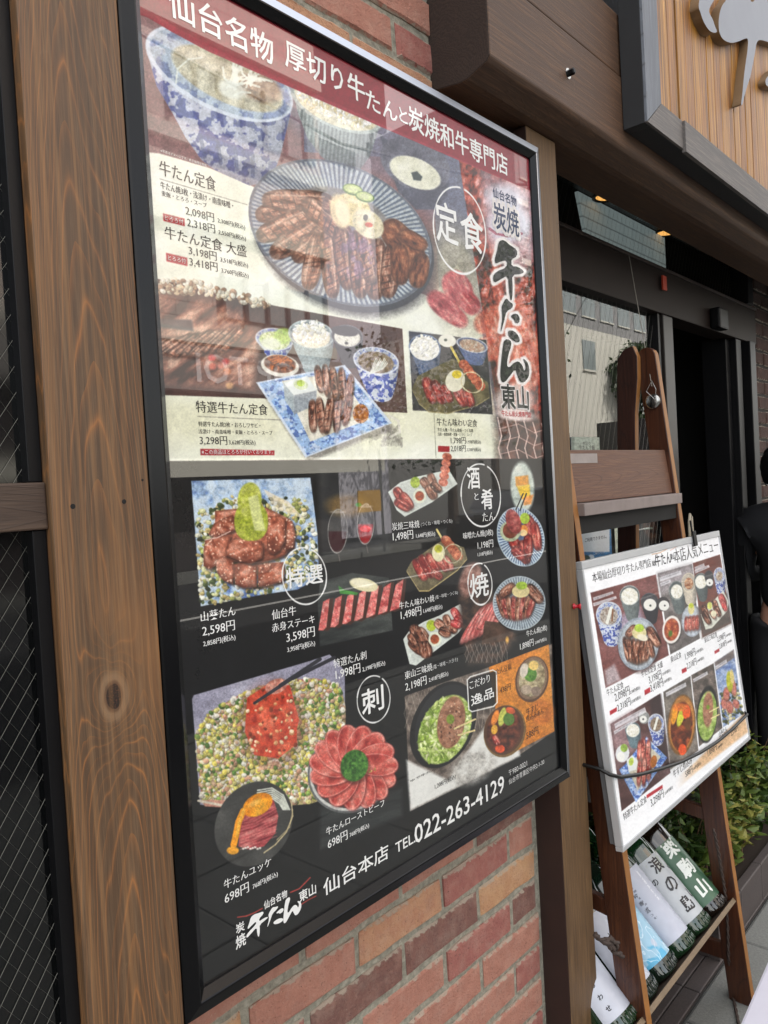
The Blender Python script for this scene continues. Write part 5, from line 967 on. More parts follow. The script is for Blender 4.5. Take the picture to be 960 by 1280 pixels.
b = on(1, -.037, 710, 92); bolt = empty('bolt', (b[0], -.037, b[2]), 'small steel bolt with washer on the face of the wooden beam', 'bolt')
bm = bm_new(); lathe(bm, (b[0], -.036, b[2]), (0, -1, 0), [(0, .0105), (.002, .0105), (.0022, .0)], 14, False); fin('washer', bm, MT['steel'], bolt)
bm = bm_new(); lathe(bm, (b[0], -.038, b[2]), (0, -1, 0), [(0, .0065), (.012, .0065), (.014, .004), (.0141, 0)], 6, False); fin('bolt_head', bm, MT['black_metal'], bolt)
# ------------------------------------------------------------------ shop sign: box with bamboo-coloured slats and carved character
SX = 1.2; SG = empty('shop_sign', (1.9, -.06, 2.21), 'wooden sign box with golden slats and a carved grey character, top right on the beam', 'shop sign')
boxo('box_side', (SX, -.0865, 2.212), (SX+.03, -.0385, 3.2), MT['sign_side'], SG, .001); boxo('box_side', (SX+.03, -.0865, 2.212), (3.2, -.0385, 2.237), MT['sign_side'], SG, .001)
def front_piece(pts, mat): bm = bm_new(); prism(bm, [(x, -.087, z) for x, z in pts], (0, -.006, 0)); return fin('frame_board', bm, mat, SG)
a = on(1, -.09, 825, 130); fw = max(.03, a[0]-SX); fh = a[2]-2.212
front_piece([(SX, 2.2135), (SX+fw, 2.212+fh), (SX+fw, 3.2), (SX, 3.2)], MT['sign_frame_v'])
xs = on(1, -.09, 853, 190)[0]
front_piece([(SX+.0015, 2.212), (xs, 2.212), (xs, 2.212+fh), (SX+fw+.0015, 2.212+fh)], MT['sign_frame'])
bm = bm_new(); prism(bm, [(x, -.089, z) for x, z in [(xs+.001, 2.205), (3.2, 2.205), (3.2, 2.212+fh), (xs+.001, 2.212+fh)]], (0, -.010, 0)); fin('frame_board', bm, MT['sign_frame'], SG)
def slatmat(k):
    r = random.Random(k); b0 = r.uniform(-10, 10); t = NT('golden_slat'); sp = t.n('ShaderNodeSeparateXYZ'); t.l(t.pos(), sp.inputs[0])
    s1 = t.noise(1, t.scaled(t.pos(), 130, 130, 3), 5, .7); s2 = t.noise(1, t.scaled(t.pos(), 60, 60, 2.5), 3)
    col = t.ramp(s1, [(.25, (56+b0, 34+b0, 12)), (.42, (122+b0, 78+b0, 24)), (.57, (168+b0, 112+b0, 38)), (.74, (222, 172, 78))])
    col = t.mix(t.math('MULTIPLY', t.step(s2, .55, .72), .6), col, srgb((84, 70, 48))); t.set(Base_Color=col, Roughness=.5); t.bump(s1, .6, .0015); return t.m
SLM = [slatmat(k) for k in range(4)]
x = SX+.032; k = 0; r = random.Random(2)
while x < 2.5:
    w = .052; bm = bm_new(); dy = r.uniform(0, .004); box(bm, (x, -.074-dy, 2.238), (x+w-.0015, -.06, 3.15), .0015); fin('slat', bm, SLM[k % 4], SG); x += w; k += 1
# carved character, 牛: outlines measured on the sign's plane, 3 cm thick
def carve(name, pix, y, th, mat, side):
    for _ in range(2): pix = [q for i in range(len(pix)) for q in ((pix[i-1][0]*.25+pix[i][0]*.75, pix[i-1][1]*.25+pix[i][1]*.75), (pix[(i+1) % len(pix)][0]*.25+pix[i][0]*.75, pix[(i+1) % len(pix)][1]*.25+pix[i][1]*.75))]
    P = [on(1, y, 720+a/4, b_/4) for a, b_ in pix]; bm = bm_new(); from mathutils.geometry import tessellate_polygon
    tri = tessellate_polygon([[Vector((p[0], p[2], 0)) for p in P]]); A = [bm.verts.new(tuple(p)) for p in P]; B = [bm.verts.new((p[0], p[1]+th, p[2])) for p in P]; n = len(P)
    for a, b, c in tri: bm.faces.new((A[a], A[b], A[c])); bm.faces.new((B[c], B[b], B[a]))
    for i in range(n): bm.faces.new((A[i], B[i], B[(i+1) % n], A[(i+1) % n]))
    o = fin(name, bm, mat, SG); o.data.materials.append(side)
    for f in o.data.polygons:
        if abs(f.normal.y) < .6: f.material_index = 1
    return o
carve('carved_character', [(752, 0), (728, 30), (716, 75), (712, 130), (720, 175), (740, 202), (775, 216), (812, 208), (845, 192), (862, 192), (858, 255), (846, 330), (838, 400), (832, 470), (824, 522), (832, 528), (842, 480), (856, 430), (872, 385), (884, 320), (896, 260), (904, 205), (925, 198), (965, 212), (1010, 224), (1200, 260), (1200, 60), (1010, 30), (960, 28), (945, -60), (900, -60), (895, 10), (868, 8), (866, -60), (780, -60)], -.100, .024, MT['letter'], MT['letter_side'])
carve('carved_character', [(640, -60), (618, -10), (612, 35), (622, 60), (634, 100), (650, 130), (668, 155), (690, 165), (708, 160), (694, 130), (684, 95), (668, 70), (664, 45), (690, 0), (720, -40), (720, -60)], -.100, .024, MT['letter'], MT['letter_side'])
carve('carved_character', [(946, 405), (952, 390), (1000, 330), (1100, 330), (1100, 460), (990, 440), (952, 432)], -.100, .024, MT['letter'], MT['letter_side'])
# dark perforated metal over the sign
def perfmat():
    t = NT('perforated_metal'); sp = t.n('ShaderNodeSeparateXYZ'); t.l(t.pos(), sp.inputs[0]); px = t.math('MULTIPLY', sp.outputs[0], 52); py = t.math('MULTIPLY', t.math('ADD', sp.outputs[1], t.math('MULTIPLY', sp.outputs[2], .9)), 52)
    a = t.math('SUBTRACT', t.math('FRACT', px), .5); b = t.math('SUBTRACT', t.math('FRACT', py), .5); d = t.math('SQRT', t.math('ADD', t.math('MULTIPLY', a, a), t.math('MULTIPLY', b, b)))
    n = t.step(t.noise(5), .45, .62); hole = t.math('MULTIPLY', t.step(d, .3, .22), n)
    t.set(Base_Color=t.mix(hole, srgb((26, 26, 30)), srgb((190, 192, 196))), Roughness=.5); return t.m  # holes coloured pale: daylight coming through is put into the colour
MT['perf'] = perfmat()
o = solo('mesh_fascia', (.7, .10, 2.472), (5.0, .12, 3.3), MT['perf'], 'dark perforated metal fascia above the wooden beams, behind the sign', 'fascia', 0)
# ------------------------------------------------------------------ storefront: transom, glazed panel, doorway
YF = .30
SF = empty('storefront', (2.2, YF, 0), 'dark recessed shop front with wired glass, transom light and open doorway', 'shop front')
def xz(px, py, y=YF): q = on(1, y, px, py); return q[0], q[2]
FS = MT['frame_side']
boxo('transom_bar', (1.02, YF-.03, 1.995), (3.2, YF+.05, 2.143), plain('dark_brown_transom', (36, 28, 25), .5, 0, .3, 9, .2, Specular_IOR_Level=.15), SF, .003)
boxo('transom_lip', (1.02, YF-.036, 2.143), (3.2, YF+.05, 2.152), plain('worn_lip', (62, 53, 49), .35, 0, .3, 30, .2), SF, .001)
boxo('mullion', (2.135, YF-.02, .35), (2.15, YF+.04, 1.995), MT['black_metal'], SF); boxo('mullion', (2.172, YF-.025, .05), (2.255, YF+.04, 1.9945), plain('grey_brown_stile', (44, 39, 36), .4, 0, .2, 12, .2), SF, .003)
boxo('side_jamb', (1.02, YF-.02, 0), (1.10, YF+.04, 1.9945), MT['black_metal'], SF)
for x0, x1, dy in ((2.885, 2.93, .0), (2.935, 3.0, -.025), (3.005, 3.05, .01), (3.055, 3.13, -.045), (3.135, 3.197, -.02)): boxo('door_jamb', (x0, YF+dy, .0), (x1, YF+.10, 1.9945), MT['black_metal'], SF, .003)
boxo('door_jamb', (3.055, YF-.045, 2.153), (3.13, YF+.1, 2.62), MT['black_metal'], SF, .003)
boxo('bottom_panel', (1.10, YF-.01, .0), (2.17, YF+.03, .349), MT['frame_side'], SF)
boxo('pane', (1.10, YF, .35), (2.135, YF+.004, 1.995), MT['glass'], SF); wires('glass_wire', SF, 1.3, 2.135, .95, 1.995, YF-.002, .032, 2.6, .00035, False)
boxo('transom_pane', (1.02, YF+.01, 2.152), (3.2, YF+.014, 2.62), MT['glass'], SF); wires('glass_wire', SF, 1.35, 3.0, 2.152, 2.5, YF+.008, .03, 2.1, .0003)
# dark room behind
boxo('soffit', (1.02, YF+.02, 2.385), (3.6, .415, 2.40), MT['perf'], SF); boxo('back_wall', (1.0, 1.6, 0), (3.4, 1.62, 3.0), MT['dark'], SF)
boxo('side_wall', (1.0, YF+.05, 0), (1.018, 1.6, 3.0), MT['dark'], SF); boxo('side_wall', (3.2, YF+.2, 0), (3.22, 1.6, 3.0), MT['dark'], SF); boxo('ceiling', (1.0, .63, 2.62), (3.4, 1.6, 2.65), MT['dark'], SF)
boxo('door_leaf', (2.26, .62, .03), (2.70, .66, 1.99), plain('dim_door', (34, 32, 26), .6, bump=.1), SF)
# the red tag hanging on the transom, the small sensor box
q = on(1, YF-.037, 829, 352); boxo('red_tag', (q[0]-.016, YF-.043, q[2]-.03), (q[0]+.016, YF-.0375, q[2]+.018), plain('red_plastic', (176, 62, 40), .4), SF)
q = on(1, YF-.032, 893, 400); boxo('sensor', (q[0]-.05, YF-.07, q[2]-.04), (q[0]+.05, YF-.031, q[2]+.04), MT['black_metal'], SF, .008)
# added panel: its striped glow stands in for a reflection in the transom
a = on(1, .42, 727, 262); a2 = on(1, .42, 742, 345); b2 = on(1, .42, 833, 345); b1 = on(1, .42, 830, 310)
t = NT('louvre_light'); sp = t.n('ShaderNodeSeparateXYZ'); t.l(t.pos(), sp.inputs[0]); st = t.math('FRACT', t.math('MULTIPLY', sp.outputs[2], 26)); nn = t.noise(30, t.scaled(t.pos(), 1, 1, .2))
cc = t.mix(t.step(st, .0, .18), srgb((92, 94, 98)), t.mix(nn, srgb((140, 148, 152)), srgb((178, 182, 184)))); t.set(Base_Color=srgb((150, 160, 160)), Emission_Color=cc, Emission_Strength=.32, Roughness=.6); MT['louvre'] = t.m
CL = empty('clerestory_window', ((a[0]+b2[0])/2, .43, 2.06), 'pale striped daylight window glimpsed high through the transom glass', 'window')
bm = bm_new(); prism(bm, [(a[0]-.02, .42, 2.384), (a[0]+.09, .42, 2.06), (b2[0], .42, 2.06), (b2[0], .42, 2.384)], (0, .012, 0)); fin('pane', bm, MT['louvre'], CL)
for px, py, lab in ((760, 245, 'glowing round downlight nearer the post, in the perforated soffit'), (835, 290, 'glowing round downlight farther from the post, in the perforated soffit')):
    q = on(2, 2.381, px, py); dl = empty('downlight', tuple(q), lab, 'downlight', 'downlights in the shop soffit')
    bm = bm_new(); lathe(bm, (q[0], q[1], 2.3835), (0, 0, -1), [(0, .052), (.006, .052), (.008, .046), (.004, .040)], 24, False); fin('trim', bm, MT['black_metal'], dl)
    t = NT('lamp_glow'); t.set(Base_Color=srgb((220, 160, 90)), Emission_Color=srgb((232, 160, 84)), Emission_Strength=1.3); bm = bm_new(); lathe(bm, (q[0], q[1], 2.3805), (0, 0, -1), [(0, .040), (.001, .038), (.0012, 0)], 24, False); fin('lens', bm, t.m, dl)
# notices on the glass
def notice(name, pts_px, base, label, draw=None, y=YF-.004):
    (x0, z0), (x1, z1) = xz(*pts_px[0], y), xz(*pts_px[1], y); z0, z1 = min(z0, z1), max(z0, z1)
    s = Sheet((x0, y-.0016, z0), (1, 0, 0), (0, 0, 1), x1-x0, z1-z0, 160); s.put((slice(0, s.ny), slice(0, s.nx)), np.ones(s.X.shape, np.float32), base)
    root = empty(name, ((x0+x1)/2, y, z0), label, 'notice')
    inks = draw(s) if draw else []
    s.mesh('sheet', s.material(name+'_print', 1.3, .5, .3), root)
    for ink, c in inks: ink.build('lettering', inkmat('notice_ink', c, 1.3), root)
    boxo('backing', (x0, y-.0012, z0), (x1, y, z1), MT['panel_alu'], root); return root
def d1(s):
    s.poly([(727, 640), (762, 636), (762, 690), (727, 690)], (222, 228, 232)); s.ell(739, 697, 4, 4, 0, (214, 224, 232)); s.ell(733, 700, 5, 6, 0, (40, 70, 60))
    for k in range(8): s.line(724, 640+k*9, 724.1, 648+k*9, 1.5, (110, 160, 196))
    a, b_, c, e_ = Ink(), Ink(), Ink(), Ink()
    Lt(s, e_, ('人数がない時は、', (730, 655), (758, 646), 'sans')); Lt(s, a, ('ご利用できません。', (731, 678), (758, 668), 'sans')); Lt(s, b_, ('カウンターへどうぞ', (731, 666), (758, 657), 'sans')); Lt(s, c, ('ご案内いたします', (742, 694), (759, 688), 'thin'))
    return [(e_, (50, 54, 70)), (a, (50, 54, 70)), (b_, (186, 70, 76)), (c, (226, 232, 240))]
notice('notice', ((722, 644), (765, 706)), (54, 118, 170), 'blue and white notice on the glass below the ladder tread', d1)
def d2(s):
    for k in range(7): s.etex(775, 640+k*12, 4, 4, 0, [(120, 130, 116), (170, 180, 160)], 2, k)
    return []
notice('notice', ((766.5, 640), (783, 706)), (196, 204, 184), 'narrow pale green notice strip beside the blue notice', d2)
def d3(s):
    s.poly([(718, 547), (749, 544), (749, 590), (718, 592)], (150, 160, 146)); a = Ink(); Lt(s, a, ('本日の', (728, 556), (738, 552), 'sans'), ('牛たん冷麺', (724, 562.5), (743, 556.5), 'sans')); return [(a, (54, 60, 54))]
notice('notice', ((713, 546), (750, 575)), (110, 122, 112), 'small grey framed notice on the glass just above the ladder tread', d3)
def d4(s):
    s.etex(812, 655, 9, 22, -10, [(50, 26, 20), (110, 60, 44), (150, 100, 80)], 5, 4, 4); s.line(806, 661, 815, 660, 2.5, (190, 190, 180)); return []
notice('poster', ((797, 640), (829, 700)), (44, 28, 26), 'dim dark red poster seen between the ladder rails', d4, YF+.012)
# ------------------------------------------------------------------ building mass over and behind the front: it shades the pavement
solo('upper_wall', (-6, .125, 2.66), (9, 1.69, 9.0), plain('painted_upper_wall', (120, 112, 104), .9), 'plain upper wall of the shop building above the beams', 'wall', 0)
solo('building', (-8, 1.7, 0), (14, 9, 9.0), plain('rendered_block', (110, 104, 98), .9), 'plain building block behind the shop rooms', 'building', 0)
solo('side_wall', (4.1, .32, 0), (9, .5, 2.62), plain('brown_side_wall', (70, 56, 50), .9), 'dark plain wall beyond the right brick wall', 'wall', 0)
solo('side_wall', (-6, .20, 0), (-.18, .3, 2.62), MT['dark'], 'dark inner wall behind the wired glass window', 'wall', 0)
# ------------------------------------------------------------------ stepladder: two A-shaped sides of planks, tread, braces
LD = empty('stepladder', (1.37, .05, 0), 'orange brown wooden stepladder standing beside the post, carrying the small menu board', 'stepladder')
def plank(name, x0, x1, pts, mat=None, parent=LD):
    """plank in a side plane: outline in (y, z)"""
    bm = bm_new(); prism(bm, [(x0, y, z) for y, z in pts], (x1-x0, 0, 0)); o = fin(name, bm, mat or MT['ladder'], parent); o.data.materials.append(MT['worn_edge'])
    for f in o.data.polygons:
        if f.normal.y < -.75: f.material_index = 1  # front edges get a paler colour for the light falling on them
    bevel_on(o, .0025); return o
def rail_out(yf0, ytop, ztop, wd):
    """front edge line from (yf0,0) up to near the rounded head"""
    h = ztop-wd/2; cy = ytop+wd/2; pts = [(yf0, 0), (ytop, h)]
    for k in range(1, 9): g = math.pi*k/9; pts.append((cy-wd/2*math.cos(g), h+wd/2*math.sin(g)))
    pts += [(ytop+wd, h), (yf0+wd+.006, 0)]; return pts
for x1 in (1.675, 1.084):
    x0 = x1-.024
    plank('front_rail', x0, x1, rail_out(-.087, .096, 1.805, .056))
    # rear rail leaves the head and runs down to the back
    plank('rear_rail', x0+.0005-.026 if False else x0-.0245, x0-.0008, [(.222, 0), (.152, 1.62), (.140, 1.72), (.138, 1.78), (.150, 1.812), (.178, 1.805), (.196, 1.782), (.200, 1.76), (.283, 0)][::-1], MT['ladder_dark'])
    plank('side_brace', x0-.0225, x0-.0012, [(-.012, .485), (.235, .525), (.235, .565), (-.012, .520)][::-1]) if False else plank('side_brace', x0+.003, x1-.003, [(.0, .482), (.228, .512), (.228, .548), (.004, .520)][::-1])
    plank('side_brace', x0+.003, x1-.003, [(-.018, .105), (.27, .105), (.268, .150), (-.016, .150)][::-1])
# knob at the hinge
kb = (1.650, .108, 1.652)
bm = bm_new(); lathe(bm, kb, (-1, 0, 0), [(0, .019), (.004, .022), (.010, .021), (.013, .015), (.0135, 0)], 18, False); fin('hinge_knob', bm, MT['steel'], LD, True)
bm = bm_new(); lathe(bm, (1.6765, .10, 1.40), (1, 0, 0), [(0, .004), (.003, .004), (.004, 0)], 8, False); fin('screw', bm, MT['steel'], LD)
# tread: tilted riser board, lower nosing
ya, za, yb, zb = .066, 1.395, .082, 1.515
bm = bm_new(); prism(bm, [(1.0845, ya, za), (1.0845, yb, zb), (1.0845, yb+.016, zb-.002), (1.0845, ya+.016, za)], (.566, 0, 0)); bevel_on(fin('riser', bm, MT['tread'], LD), .002)
boxo('tread', (1.0845, .040, 1.366), (1.6505, .20, 1.3935), MT['grey_edge'], LD, .002)
boxo('tape', (1.10, .0765, 1.484), (1.23, .0782, 1.506), plain('old_tape', (150, 140, 136), .4, var=.3), LD); boxo('cleat', (1.0845, .058, 1.325), (1.6505, .085, 1.3655), MT['dark'], LD, .001)
for z, y in ((1.02, .055), (.70, .02)): boxo('tread', (1.0845, y, z), (1.6505, y+.12, z+.022), MT['ladder'], LD, .002)
# hanging cord from the transom to the knob
hc = on(1, YF-.037, 786, 318)
bm = bm_new(); tube(bm, [tuple(hc), (kb[0]-.02, kb[1]-.006, kb[2]+.04)], .0011, 5); hcord = fin('hanging_cord', bm, MT['cord']); tag(hcord, 'thin cord hanging from the transom down to the ladder knob', 'cord')
bm = bm_new(); tube(bm, [(kb[0]-.02, kb[1]-.006, kb[2]+.055), (kb[0]-.024, kb[1]-.018, kb[2]+.03), (kb[0]-.022, kb[1]-.016, kb[2]), (kb[0]-.021, kb[1]+.010, kb[2]+.028), (kb[0]-.02, kb[1]-.006, kb[2]+.055)], .0013, 5); fin('loop', bm, MT['steel'], hcord)
# white loop of something behind the rail
q = on(1, .12, 862, 655); bm = bm_new(); tube(bm, [(q[0]-.005, .12, q[2]-.05), (q[0]-.004, .12, q[2]+.005), (q[0]+.006, .12, q[2]+.03), (q[0]+.018, .12, q[2]+.02), (q[0]+.022, .12, q[2]-.05)], .004, 8); tag(fin('door_pull', bm, plain('pale_handle', (176, 166, 146), .4)), 'pale curved pull handle sticking up behind the ladder rail', 'handle')
# ------------------------------------------------------------------ small menu board object
MB = empty('small_menu_board', (1.46, 0, .66), 'small white framed set-meal menu leaning on the stepladder', 'menu board')
BS.mesh('poster', BS.material('board_print', 1.35, .4, .5), MB, .00005)
bd.build('lettering', inkmat('board_ink', (58, 56, 60), 1.35), MB)
O_, ex, n_ = BS.O, BS.eu, BS.nrm
def bpiece(name, lo, hi, mat, bev=.0015): bm = bm_new(); obox(bm, O_, ex, BS.ev, n_, lo, hi, bev); return fin(name, bm, mat, MB)
w_, h_ = BS.w, BS.h
bpiece('backing', (-.003, -.003, -.012), (w_+.003, h_+.003, -.0002), MT['panel_alu']); bpiece('frame_rail', (-.004, h_-.012, -.014), (w_+.004, h_+.005, .0035), MT['panel_alu']); bpiece('frame_rail', (-.004, -.006, -.014), (w_+.004, .004, .0035), MT['panel_alu'])
bpiece('frame_rail', (-.0045, .0045, -.014), (.0015, h_-.0125, .0034), MT['panel_alu']); bpiece('frame_rail', (w_-.0015, .0045, -.014), (w_+.0045, h_-.0125, .0034), MT['panel_alu'])
bpiece('back_board', (.004, .004, -.030), (w_-.004, h_-.006, -.0125), plain('grey_board', (96, 96, 98), .6))
# black clip on the upper edge
q = onplane(BS.nrm, BS.c+.006, 868, 672); u = (q-O_)@ex; CP = empty('bulldog_clip', tuple(O_+ex*u+BS.ev*h_), 'small black clip on the upper edge of the small menu board', 'clip')
for lo, hi, nm in (((u-.011, h_-.022, .004), (u+.011, h_+.020, .009), 'jaw'), ((u-.004, h_+.018, .0), (u+.004, h_+.05, .004), 'lever')):
    bm = bm_new(); obox(bm, O_, ex, BS.ev, n_, lo, hi, .0015); fin(nm, bm, MT['black_metal'], CP)
# black elastic cord round board and ladder
pts = [onplane(BS.nrm, BS.c+.0075, *p) for p in [(762, 968), (775, 971.5), (800, 968), (826, 961), (850, 953), (875, 941), (897, 927), (915, 912), (934, 893)]]
pts = [np.array([.99, .06, pts[0][2]+.02]), np.array([1.02, .0, pts[0][2]+.004])]+pts+[np.array([1.90, .03, pts[-1][2]+.03])]
bm = bm_new(); tube(bm, [tuple(p) for p in pts], .0042, 8); tag(fin('elastic_cord', bm, MT['blackcord'], None, True), 'black elastic cord strapped across the small menu board', 'cord')
# red push pin on the post side
q = on(1, .03, 717, 758); PN = empty('push_pin', tuple(q), 'red push pin stuck in the right wooden post', 'push pin')
bm = bm_new(); lathe(bm, (q[0], .031, q[2]), (.35, -1, 0), [(0, .006), (.003, .006), (.005, .0035), (.012, .0038), (.014, .0065), (.016, .006), (.0165, 0)], 14, False); fin('head', bm, plain('red_pin', (180, 24, 40), .25, bump=0), PN, True)
# ------------------------------------------------------------------ tray with six big sake bottles leaning back
AX = np.array([0, .707, .707]); AX /= np.linalg.norm(AX); YV = np.cross(AX, (1, 0, 0)); YV = -YV if YV[1] > 0 else YV   # YV: outward normal of the leaning bottles
TR_ = empty('bottle_tray', (1.35, .0, .27), 'wooden ledge across the stepladder carrying the row of sake bottles', 'tray')
T0 = np.array([0, -.052, .300]); 
def tbox(nm, lo, hi, mat): bm = bm_new(); obox(bm, (0, T0[1], T0[2]), (1, 0, 0), AX, YV, lo, hi, .0015); fin(nm, bm, mat, TR_)
tbox('ledge', (1.0, -.012, -.125), (1.6505, -.003, -.0125), plain('dark_ledge_wood', (74, 60, 50), .6, var=.3)); tbox('lip', (1.0, -.014, -.0120), (1.6505, -.0025, -.0085), plain('pale_ledge_edge', (116, 98, 76), .6, var=.3)); tbox('back_rest', (1.0, -.002, -.135), (1.6505, .30, -.1255), MT['dark'])
def sakeglass(name, c):
    t = NT(name); t.set(Base_Color=srgb(c), Roughness=.06, Coat_Weight=1.0, Coat_Roughness=.02, Specular_IOR_Level=.7); n = t.noise(30); t.bump(n, .1, .002); return t.m
GLS = [sakeglass('green_bottle_glass', (18, 46, 24)), sakeglass('dark_green_bottle_glass', (14, 30, 20)), sakeglass('brown_bottle_glass', (24, 16, 10))]
R_ = .0525
def label_patch(name, bc, h0, h1, a0, a1, mat, parent, r=R_+.0007, seg=16):
    bm = bm_new(); uvl = bm.loops.layers.uv.new('UVMap'); cols = []
    for k in range(seg+1):
        g = a0+(a1-a0)*k/seg; o = bc+np.array([1, 0, 0])*math.sin(g)*r+YV*math.cos(g)*r
        cols.append((bm.verts.new(tuple(o+AX*h0)), bm.verts.new(tuple(o+AX*h1)), k/seg))
    for k in range(seg):
        f = bm.faces.new((cols[k][0], cols[k+1][0], cols[k+1][1], cols[k][1]))
        for lp, uvc in zip(f.loops, ((cols[k][2], 0), (cols[k+1][2], 0), (cols[k+1][2], 1), (cols[k][2], 1))): lp[uvl].uv = uvc
    me = bpy.data.meshes.new(name); bm.to_mesh(me); bm.free(); o = add(name, me, mat, parent, True); return o
def label_text(ink, bc, txt, hmid, hgt, gmid, size, style='brush', vertical=True, r=R_+.0012):
    n = len(txt)
    for i, ch in enumerate(txt):
        g = glyphs(ch, 0.0)
        if g is None: continue
        v, f, d, mn_ = g; s_ = size/max(d); q = v*s_; c = d*s_/2; hc_ = hmid+hgt*(.5-(i+.5)/n)
        a = fbm(q[:, 0]/size*4+i*3, q[:, 1]/size*4, 5, 2)-.5; q = q+np.stack([a, a*.6], 1)*size*.10
        for kk, (sx, sy) in enumerate({'brush': [(0, 0)]+_rg(.03, 6), 'heavy': [(0, 0)]+_rg(.045, 8), 'serif': [(0, 0)]}[style]):
            P = []; r2 = r+kk*.00002
            for (x, y) in q: gg = gmid+(x+sx*size-c[0])/r; P.append(bc+np.array([1, 0, 0])*math.sin(gg)*r2+YV*math.cos(gg)*r2+AX*(hc_+y+sy*size-c[1]))
            ink.put(P, f)
def labmat(name, fn):
    nx, ny = 160, 240; U, V = np.meshgrid(np.linspace(0, 1, nx), np.linspace(0, 1, ny)); im = np.clip(fn(U, V), 0, 255).astype(np.float32)
    b = bpy.data.images.new(name, nx, ny); a = np.ones((ny, nx, 4), np.float32); a[..., :3] = im/255; b.pixels.foreach_set(a.ravel()); b.update(); b.pack()
    t = NT(name); ti = t.n('ShaderNodeTexImage'); ti.image = b; ti.extension = 'EXTEND'; t.l(t.n('ShaderNodeUVMap').outputs[0], ti.inputs[0]); t.set(Base_Color=ti.outputs['Color'], Roughness=.45, Coat_Weight=.2); return t.m
def flat(c): return lambda U, V: np.ones(U.shape+(3,))*np.array(c)+(fbm(U*6, V*8, 3)[..., None]-.5)*16
def L_green(U, V):
    a = flat((58, 94, 70))(U, V); m = sm(np.abs(V-.98), .02, .01)[..., None]; return a*(1-m)+np.array((96, 120, 96))*m
def L_white(U, V):
    a = flat((182, 186, 200))(U, V)
    for k in range(12):
        m = (sm(np.abs(U-.2-.02*(k % 2)), .035, .02)*sm(np.abs(V-.9+k*.05), .018, .008)*(vnoise(U*60, V*60, 4) > .45))[..., None]; a = a*(1-m*.55)+np.array((70, 70, 84))*m*.55
    m = (sm(np.abs(U-.5), .03, .01)*sm(V, .45, .5)*sm(V, .98, .9)*(vnoise(U*50, V*70, 6) > .4))[..., None]; return a*(1-m*.5)+245*m*.5
def L_grey(U, V): a = flat((178, 182, 186))(U, V); m = (sm(fbm(U*5, V*6, 8), .5, .68)*sm(V, .5, .9))[..., None]; return a*(1-m*.4)+np.array((150, 160, 130))*m*.4
def L_wave(U, V):
    f = fbm(U*5+V*2, V*7, 12); a = flat((150, 190, 212))(U, V); m = sm(f, .5, .6)[..., None]; a = a*(1-m)+np.array((84, 168, 206))*m
    m = sm(np.abs(fbm(U*6, V*4, 14)-.5), .03, .0)[..., None]; a = a*(1-m*.8)+np.array((226, 236, 244))*m*.8; m = (sm(np.abs(U-.80), .06, .02)*(fbm(U*30, V*30, 15) > .5))[..., None]; a = a*(1-m)+np.array((30, 84, 60))*m
    m = sm(np.hypot((U-.42)*1.1, V-.2), .07, .04)[..., None]; return a*(1-m*.4)+np.array((216, 190, 200))*m*.4
def L_blank(U, V): return flat((186, 190, 202))(U, V)
SPEC = [(1.035, 0, L_blank, 'sake bottle with a plain white label, left of the ladder leg', .03, .215, -1.25, 1.2),
        (1.150, 1, L_blank, 'sake bottle with a plain white label, just right of the ladder leg', .035, .20, -1.2, 1.3),
        (1.262, 1, L_wave, 'sake bottle with a pale blue wave label', .035, .205, -1.35, 1.35),
        (1.378, 0, L_white, 'sake bottle with a white label carrying small print in columns', .035, .215, -1.45, 1.3),
        (1.485, 0, L_grey, 'sake bottle with a grey white label of black brush writing', .035, .205, -1.4, 1.4),
        (1.598, 2, L_green, 'sake bottle with a dark green label of white brush writing', .03, .205, -1.45, 1.35)]
for i, (bx, gi, fn, lab, h0, h1, a0, a1) in enumerate(SPEC):
    bc = np.array([bx, 0, 0])+np.array([0, T0[1], T0[2]])+YV*(-R_-.008); B = empty('sake_bottle', tuple(bc), lab, 'bottle', 'big sake bottles on the ladder tray')
    prof = [(.0, .0), (.0, .040), (.003, .049), (.010, R_), (.235, R_), (.262, .049), (.285, .038), (.305, .024), (.325, .0165), (.365, .0145), (.366, .0165), (.374, .0165), (.375, .014), (.385, .0)]
    bm = bm_new(); lathe(bm, tuple(bc), tuple(AX), prof, 28, False); fin('glass_body', bm, GLS[gi], B, True)
    bm = bm_new(); lathe(bm, tuple(bc), tuple(AX), [(.352, .0), (.352, .0162), (.392, .0165), (.393, .0)], 18, False); fin('cap', bm, plain('cap_%d' % i, (60, 60, 60) if i % 2 else (140, 120, 60), .4, .5), B, True)
    LBL = label_patch('label', bc, h0, h1, a0, a1, labmat('label_print', fn), B)
    # ribbed foot of the bottle
    bm = bm_new()
    for k in range(26):
        g = 2*math.pi*k/26; o = bc+np.array([1, 0, 0])*math.sin(g)*R_+YV*math.cos(g)*R_; tube(bm, [tuple(o+AX*.008), tuple(o+AX*.026)], .0022, 5)
    fin('ribbed_foot', bm, GLS[gi], B, True)
    ik = Ink()
    if i == 5: label_text(ik, bc, '栗駒山', .125, .175, -.45, .042, 'heavy')
    if i == 4: label_text(ik, bc, '浪の島', .125, .165, -.35, .036); label_text(ik, bc, 'の', .15, .12, -1.0, .016); label_text(ik, bc, 'くし', .12, .15, .4, .022)
    if i == 3: label_text(ik, bc, '純米吟醸酒', .16, .10, -.95, .010, 'serif')
    if i == 1: label_text(ik, bc, 'しあわせ', .10, .12, -.2, .012)
    if i == 0: label_text(ik, bc, 'しあわせ', .09, .10, -.7, .011)
    ik.build('lettering', inkmat('label_ink', (232, 236, 230) if i == 5 else (30, 30, 36), 1.3), LBL)
